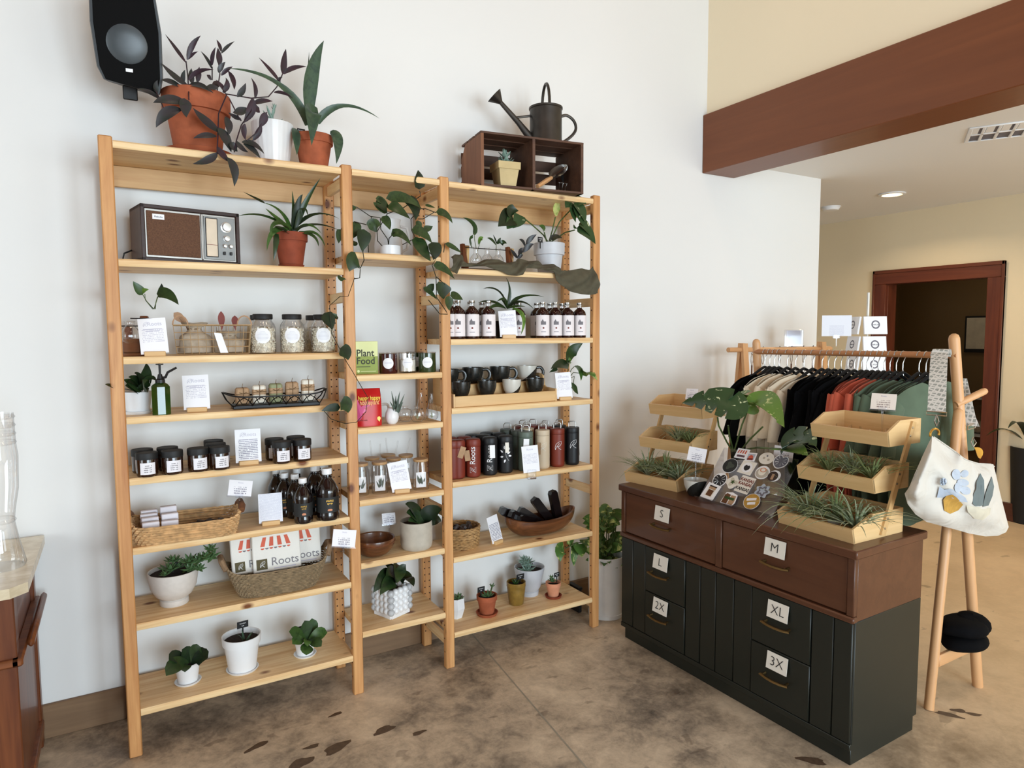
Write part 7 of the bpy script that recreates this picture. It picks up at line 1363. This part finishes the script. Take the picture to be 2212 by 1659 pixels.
for q in (blob(338, 1005, 28, 34, -10), blob(390, 1000, 26, 22, -30), blob(380, 1055, 38, 22, 10), blob(395, 1105, 34, 26, 20), blob(350, 1085, 24, 34, 10), blob(255, 1050, 22, 24, 20)): patch('printed_petal', 'print_blue', q)
patch('printed_leaf', 'print_blue', [(215, 1150), (232, 1080), (262, 1100), (300, 1095), (340, 1110), (395, 1150), (410, 1180), (350, 1175), (290, 1140), (250, 1150)])
patch('printed_shape', 'print_mustard', [(255, 1165), (275, 1138), (315, 1132), (340, 1150), (380, 1195), (350, 1230), (300, 1252), (262, 1232)])
patch('printed_shape', 'print_sand', [(400, 1198), (470, 1208), (555, 1215), (548, 1255), (505, 1292), (450, 1282), (410, 1240)])
for q in ([(488, 995), (512, 1040), (515, 1120), (505, 1200), (480, 1205), (462, 1120), (465, 1050)], [(440, 1190), (445, 1130), (470, 1080), (488, 1130), (490, 1200), (460, 1205)], [(505, 1208), (520, 1130), (545, 1060), (560, 1015), (575, 1080), (565, 1140), (540, 1200)]): patch('printed_leaf', 'print_slate', q)
# strap over the rail, snap hook and ring
sa = [cb(232, 236, -1.262), cb(226, 300, -1.30), cb(218, 450, -1.36), cb(212, 612, -1.41)]
g = G(); n = len(sa); v = []
wv = Vector((.30, -.95, 0))*.030; tv = Vector((.95, .30, 0))*.003
for q in sa: v += [q-wv, q+wv, q+wv+tv, q-wv+tv]
g.add(v, [(i*4+j, i*4+4+j, i*4+4+(j+1) % 4, i*4+(j+1) % 4) for i in range(n-1) for j in range(4)]); g.obj('strap', 'strap_weave', BG)
rp = Vector((RX-.02, sa[0].y, RZh)); G().grid(lambda u, v: sa[0]-wv+wv*2*u+Vector((.034*v, .0, .014*math.sin(math.pi*v)-.10*max(0, v-.8))), 2, 8).obj('strap_loop', 'strap_weave', BG)
q = cb(212, 622, -1.412); G().tube([q-wv*1.1+Vector((0, 0, -.006)), q+wv*1.1+Vector((0, 0, -.006)), q+wv*1.1+Vector((0, 0, .007)), q-wv*1.1+Vector((0, 0, .007))], .0024, 6, closed=True).obj('slide_buckle', 'steel', BG)
G().tube([cb(213, 630, -1.413), cb(200, 670, -1.415), cb(212, 700, -1.416), cb(226, 672, -1.415)], .0026, 6, closed=True).obj('snap_hook', 'steel', BG); q = cb(200, 757, -1.43); G().tube([q+Vector((.03*math.cos(a), 0, .020*math.sin(a)+.004)) for a in [math.pi*k/10 for k in range(-1, 12)]], .004, 7).obj('ring', 'gold', BG)
sb = [cb(362, 400, -1.255), cb(385, 500, -1.27), cb(415, 640, -1.31), cb(440, 700, -1.33)]
g = G(); v = []
for q in sb: v += [q-wv*.8, q+wv*.8, q+wv*.8+tv, q-wv*.8+tv]
g.add(v, [(i*4+j, i*4+4+j, i*4+4+(j+1) % 4, i*4+(j+1) % 4) for i in range(3) for j in range(4)]); g.obj('strap', 'strap_weave', BG)
q = cb(432, 705, -1.335); G().tube([q+Vector((-.028, 0, .006)), q+Vector((.03, 0, .012)), q+Vector((.03, 0, -.006)), q+Vector((-.028, 0, -.010))], .0024, 6, closed=True).obj('slide_buckle', 'steel', BG); G().tube([cb(440, 770, -1.35), cb(430, 800, -1.36), cb(445, 830, -1.37), cb(462, 805, -1.36)], .0024, 6, closed=True).obj('snap_hook', 'steel', BG); leaf(BG, 'gold', cb(450, 835, -1.37), cb(475, 850, -1.375), cb(490, 905, -1.38), .045, 'obov', up=(0, -1, 0), name='leather_tab')
# black knitted caps on the lower shelf
for k, (x, y_, zz, a) in enumerate(((3.075, -1.36, .2258, 12), (3.06, -1.36, .285, -8))):
    t = thing('knit_cap', ['black folded knit cap lying on the rack lower shelf', 'upper black knit cap resting on the other cap'][k], 'hat', (x, y_, zz), a)
    G().grid(lambda u, v: ((.125-.02*k)*math.cos(2*math.pi*u)*math.sin(math.pi*v)**.5*(1+.06*math.sin(3*2*math.pi*u)), .085*math.sin(2*math.pi*u)*math.sin(math.pi*v)**.5, .033-.033*math.cos(math.pi*v)+.006*math.sin(4*math.pi*u)*math.sin(math.pi*v)), 24, 10, closed_u=True).obj('crown', 'cloth_black', t, smooth=70)
    G().grid(lambda u, v: (.06+.075*math.cos(2*math.pi*u)*math.sin(math.pi*v)**.5, .064*math.sin(2*math.pi*u)*math.sin(math.pi*v)**.5, .036-.034*math.cos(math.pi*v)+.008*math.sin(6*u)), 18, 8, closed_u=True).obj('cuff', 'cloth_black', t, smooth=70)
# ---------------------------------------------------------------- second rack by the wall, spoons, card spinner
t = R2 = thing('display_rack', 'second light wood display rack with hanging spoons by the wall', 'display rack', (0, 0, 0))
def r2dowel(name, pts, r, m): return dowel(name, pts, r, m, R2)
r2dowel('rail', [(3.245, .10, 1.455), (4.26, .10, 1.447)], .015, 'beech_x')
for x in (3.375, 4.15):
    for s in (-1, 1): part_g = G(); part_g.prism([(-.022, 0), (.022, 0), (.022, 1.50), (-.022, 1.50)], .020, T=Matrix.Translation((x, .10+s*.15-.01, 0)) @ Matrix.Rotation(R(s*5.4), 4, 'X')); part_g.obj('leg', 'beech_z', R2, smooth=0)
    part('foot_bar', 'beech_y', R2, (x-.012, x+.012, -.02, .22, .30, .33))
for k, x in enumerate((3.46, 3.56, 3.72, 3.84, 3.96, 4.06)):
    t = thing('hanging_spoon', ['wooden spoon hanging nearest the wall rack left leg', 'pale spoon hanging second on the wall rack', 'pale spoon hanging third on the wall rack', 'wooden spoon hanging fourth on the wall rack', 'pale spoon hanging fifth on the wall rack', 'wooden spoon hanging last on the wall rack'][k], 'spoon', (x, .10, 1.434), 20, 'spoons hanging on the wall rack')
    G().tube([(0, .004, -.01), (.012, .002, .006), (.014, 0, .022), (.0, -.002, .0365), (-.014, 0, .022)], .0018, 5).obj('hook', 'black_metal', t); G().tube([(.018*math.cos(a), 0, -.042+.034*math.sin(a)) for a in [2*math.pi*i/14 for i in range(14)]], .0022, 5, closed=True).obj('ring', 'steel', t)
    mm = 'acacia' if k in (0, 3, 5) else 'ceramic_matte'; G().tube([(0, 0, -.078), (0, 0, -.13), (0, 0, -.165)], [.005, .005, .008], 7).obj('handle', mm, t); G().lathe([(0, -.03), (.018, -.02), (.024, 0), (.016, .02), (0, .028)], 12, c=(0, 0, -.185), sy=.45).obj('bowl', mm, t)
t = thing('clip_sign', 'clear sign holder with white card above the wall rack rail', 'sign', (3.86, .10, 1.466), -30); part('holder', 'acrylic', t, (-.062, .062, -.004, .004, 0, .11), b=.002); part('card', 'card_haze', t, (-.05, .05, -.002, .002, .012, .105), b=0); G().tube([(0, 0, -.004), (0, 0, .004)], .012, 8).obj('foot', 'acrylic', t)
t = SPN = thing('card_spinner', 'wire card spinner with rows of white greeting cards behind the clothes rack', 'card rack', (4.02, -.30, 0), -20)
G().tube([(0, 0, 0.02), (0, 0, 1.80)], .008, 8).obj('pole', 'wire_white', t); G().lathe([(0, 0), (.20, 0), (.20, .012), (.02, .03), (0, .03)], 24).obj('base', 'wire_white', t)
for lv, zz in enumerate((1.30, 1.42, 1.54)):
    for a in range(4):
        T = Matrix.Rotation(R(a*90-10), 4, 'Z'); g = G()
        g.tube([T @ Vector(q) for q in ((-.075, -.085, 0), (.075, -.085, 0), (.075, -.085, .03), (-.075, -.085, .03))], .0018, 4, closed=True); g.tube([T @ Vector(q) for q in ((-.075, -.12, .01), (0, -.09, .0), (.075, -.12, .01))], .0016, 4); g.tube([T @ Vector(q) for q in ((0, 0, .01), (0, -.085, .0))], .0018, 4); g.tube([T @ Vector(q) for q in ((.075, -.085, .05), (.105, -.09, .06), (.095, -.09, 0), (.075, -.085, 0))], .0014, 4); g.obj('card_pocket', 'wire_white', t)
K = 0
for lv, zz in enumerate((1.305, 1.425, 1.545)):
    for a in (0, 3):
        K += 1; T = Matrix.Translation(SPN.location) @ SPN.rotation_euler.to_matrix().to_4x4() @ Matrix.Rotation(R(a*90-10), 4, 'Z') @ TR((0, -.094, zz), (R(-8), 0, 0))
        o = thing('greeting_card', 'white greeting card in the %s row, %s side of the spinner' % (('bottom', 'middle', 'top')[lv], 'left' if a == 3 else 'right'), 'card', (0, 0, 0), 0, 'greeting cards on the spinner'); o.matrix_world = T
        G().box(-.07, .07, -.006, .006, 0, .108, .001).obj('card_stack', 'paper_white', o); k_ = G().lathe([(.026, 0), (.024, .0006), (.020, .0006), (.018, 0)], 20, T=TR((0, -.0064, .058), (R(90), 0, 0))); k_.obj('printed_wreath', 'ink_mid', o); text('thank you', .012, 'ink_mid', o, (0, -.0068, .058))
t = thing('clip_sign', 'large white notice card clipped on top of the card spinner left side', 'sign', (3.78, -.255, 1.475), -38); part('card', 'card_haze', t, (-.085, .085, -.001, .001, .06, .185), b=0); G().tube([(0, 0, 0), (0, 0, .07)], .005, 7).obj('stem', 'acrylic', t); part('clip', 'acrylic', t, (-.02, .02, -.006, .006, .045, .07), b=.002)

# ================================================================ washstand at the left edge, glass jar on it
t = thing('washstand', 'antique carved oak washstand with a cream marble top at the left edge', 'cabinet', (0, 0, 0))
xr = -.292; yf = -.262
part('carcass', 'oak_dark', t, (-1.05, xr, yf, .295, .05, .775), b=.003)
g = G(); o_ = [(-1.08, -.305), (-.285, -.305), (-.243, -.262), (-.243, .305), (-1.08, .305)]; n = 5; g.add([(x, y_, .776) for x, y_ in o_]+[(x, y_, .808) for x, y_ in o_], [tuple(range(n))[::-1], tuple(range(n, 2*n))]+[(i, (i+1) % n, (i+1) % n+n, i+n) for i in range(n)]); g.obj('marble_top', 'marble', t, smooth=0)
part('corner_post', 'oak_dark', t, (xr-.05, xr+.012, yf-.012, yf+.05, .0, .775), b=.004); part('corner_post', 'oak_dark', t, (xr-.05, xr+.012, .25, .30, .0, .775), b=.004)
part('side_panel', 'oak_dark', t, (xr-.004, xr+.004, yf+.06, .24, .10, .53), b=.003); part('side_rail', 'oak_dark_x', t, (xr-.004, xr+.028, yf-.03, .30, .555, .580), b=.006); part('side_rail', 'oak_dark_x', t, (xr-.004, xr+.018, yf+.04, .26, .07, .11), b=.004)
part('towel_rail', 'oak_dark_x', t, (xr+.03, xr+.05, -.20, .27, .575, .600), b=.008)
part('front_rail', 'oak_dark_x', t, (-1.05, xr+.02, yf-.03, yf, .555, .580), b=.006); part('base_rail', 'oak_dark_x', t, (-1.05, xr+.014, yf-.02, yf, .04, .09), b=.005)
d_ = part('drawer', 'oak_dark_x', t, (-.96, xr-.055, yf-.014, yf, .600, .765), b=.004); part('drawer_panel', 'oak_dark_x', d_, (-.92, xr-.085, yf-.020, yf-.012, .63, .735), b=.006); G().lathe([(0, 0), (.010, 0), (.014, .02), (0, .026)], 14, T=TR((-.62, yf-.014, .685), (R(90), 0, 0))).obj('knob', 'antique_brass', d_)
for x0, x1 in ((-.96, -.66), (-.645, xr-.055)): d_ = part('door', 'oak_dark', t, (x0, x1, yf-.012, yf, .10, .545), b=.004); part('door_panel', 'oak_dark_x', d_, (x0+.05, x1-.05, yf-.018, yf-.01, .15, .50), b=.008); G().lathe([(0, 0), (.008, 0), (.011, .018), (0, .022)], 14, T=TR((x1-.03, yf-.012, .33), (R(90), 0, 0))).obj('knob', 'antique_brass', d_)
t = thing('glass_hurricane', 'tall clear glass hurricane vase with ribbed top on the marble', 'vase', (-.335, -.055, .8085))
hh = at(20, 892, y=-.055).z-.8085; G().lathe([(0, 0), (.068, 0), (.072, .01), (.055, .09), (.046, .15), (.050, .19), (.062, .26), (.066, hh*.72), (.062, hh*.80), (.060, hh)], 30).obj('glass_body', 'glass', t)
for k in range(4): q = hh*(.80+.055*k); G().lathe([(.060, q), (.064, q+.006), (.060, q+.012)], 30).obj('glass_rib', 'glass', t)
G().lathe([(.046, .148), (.051, .155), (.046, .162)], 24).obj('glass_ring', 'glass', t)
# ================================================================ floor planters
t = thing('floor_planter', 'tall white round floor planter of pothos beside the shelving', 'plant', (2.318, .112, 0))
pot(t, [(.095, 0), (.097, .022), (.094, .024), (.098, .34)], 'ceramic_matte', .30, n=36)
q = random.Random(5)
for k in range(46):
    a = q.uniform(0, 6.28); rr = q.uniform(.02, .10); zz = q.uniform(.32, .62)*(1-rr*.9); p0 = Vector((rr*.4*math.cos(a), rr*.4*math.sin(a)*.8, zz-.03)); p2 = Vector(((rr+.05)*math.cos(a), max(-.10, (rr+.05)*math.sin(a)), zz-.01)); leaf(t, 'leaf_pothos', p0, (p0+p2)/2+Vector((0, 0, .03)), p2, q.uniform(.05, .075), 'heart', up=(-.5, -.6, .6))
for k in range(9): a = k*.7; stem(t, 'stem_green', [(.02*math.cos(a), .02*math.sin(a), .29), (.05*math.cos(a), .04*math.sin(a), .42), (.06*math.cos(a), .05*math.sin(a), .53)], .003)
for a, b_, c, w in [((1320, 600, .15), (1260, 590, .12), (1290, 720, .10), .075), ((1450, 560, .15), (1470, 600, .12), (1480, 680, .10), .08), ((1400, 560, .18), (1370, 530, .15), (1345, 560, .14), .06), ((1520, 600, .14), (1540, 620, .12), (1555, 660, .1), .05), ((1280, 590, .2), (1265, 575, .18), (1258, 565, .18), .03), ((1500, 520, .15), (1520, 540, .12), (1545, 580, .1), .07), ((1440, 540, .18), (1400, 650, .16), (1410, 760, .16), .05)]: LF(t, 'leaf_pothos', [c10(*a), c10(*b_), c10(*c)], w, 'heart', up=(-.2, -.9, .3))
ST(t, 'stem_green', [c10(1680, 640, .14), c10(1560, 540, .13), c10(1440, 550, .14), c10(1330, 600, .15)], .0028)
t = thing('floor_box', 'low black box on the floor behind the shelving right post', 'box', (2.215, .245, 0), 0)
part('box_body', 'black_matte', t, (-.025, .0, -.05, .05, 0, .13), b=.004); part('box_lid', 'black_plastic', t, (-.028, .003, -.053, .053, .13, .145), b=.003)
p = at(2222, 1128, z=0)
t = thing('floor_plant', 'dark-leaved plant in a tall black planter at the right edge', 'plant', (p.x, p.y, 0))
G().lathe([(0, 0), (.115, 0), (.125, .01), (.15, .62), (.14, .62), (.13, .56), (0, .56)], 28).obj('pot', 'black_matte', t); G().lathe([(0, .575), (.137, .57)], 20).obj('soil', 'soil', t)
for k in range(9): a = k*.7+2.4; l_ = .34+.05*(k % 3); leaf(t, 'leaf_dark', (.03*math.cos(a), .03*math.sin(a), .58+.03*(k % 4)), (l_*.5*math.cos(a), l_*.5*math.sin(a), .86+.08*(k % 3)), (l_*math.cos(a), l_*math.sin(a), .70+.10*(k % 3)), .07, 'lance', n=10)
G().tube([(0, 0, .56), (.0, .01, .75), (0, 0, .95)], .012, 7).obj('stem', 'stem_brown', t)
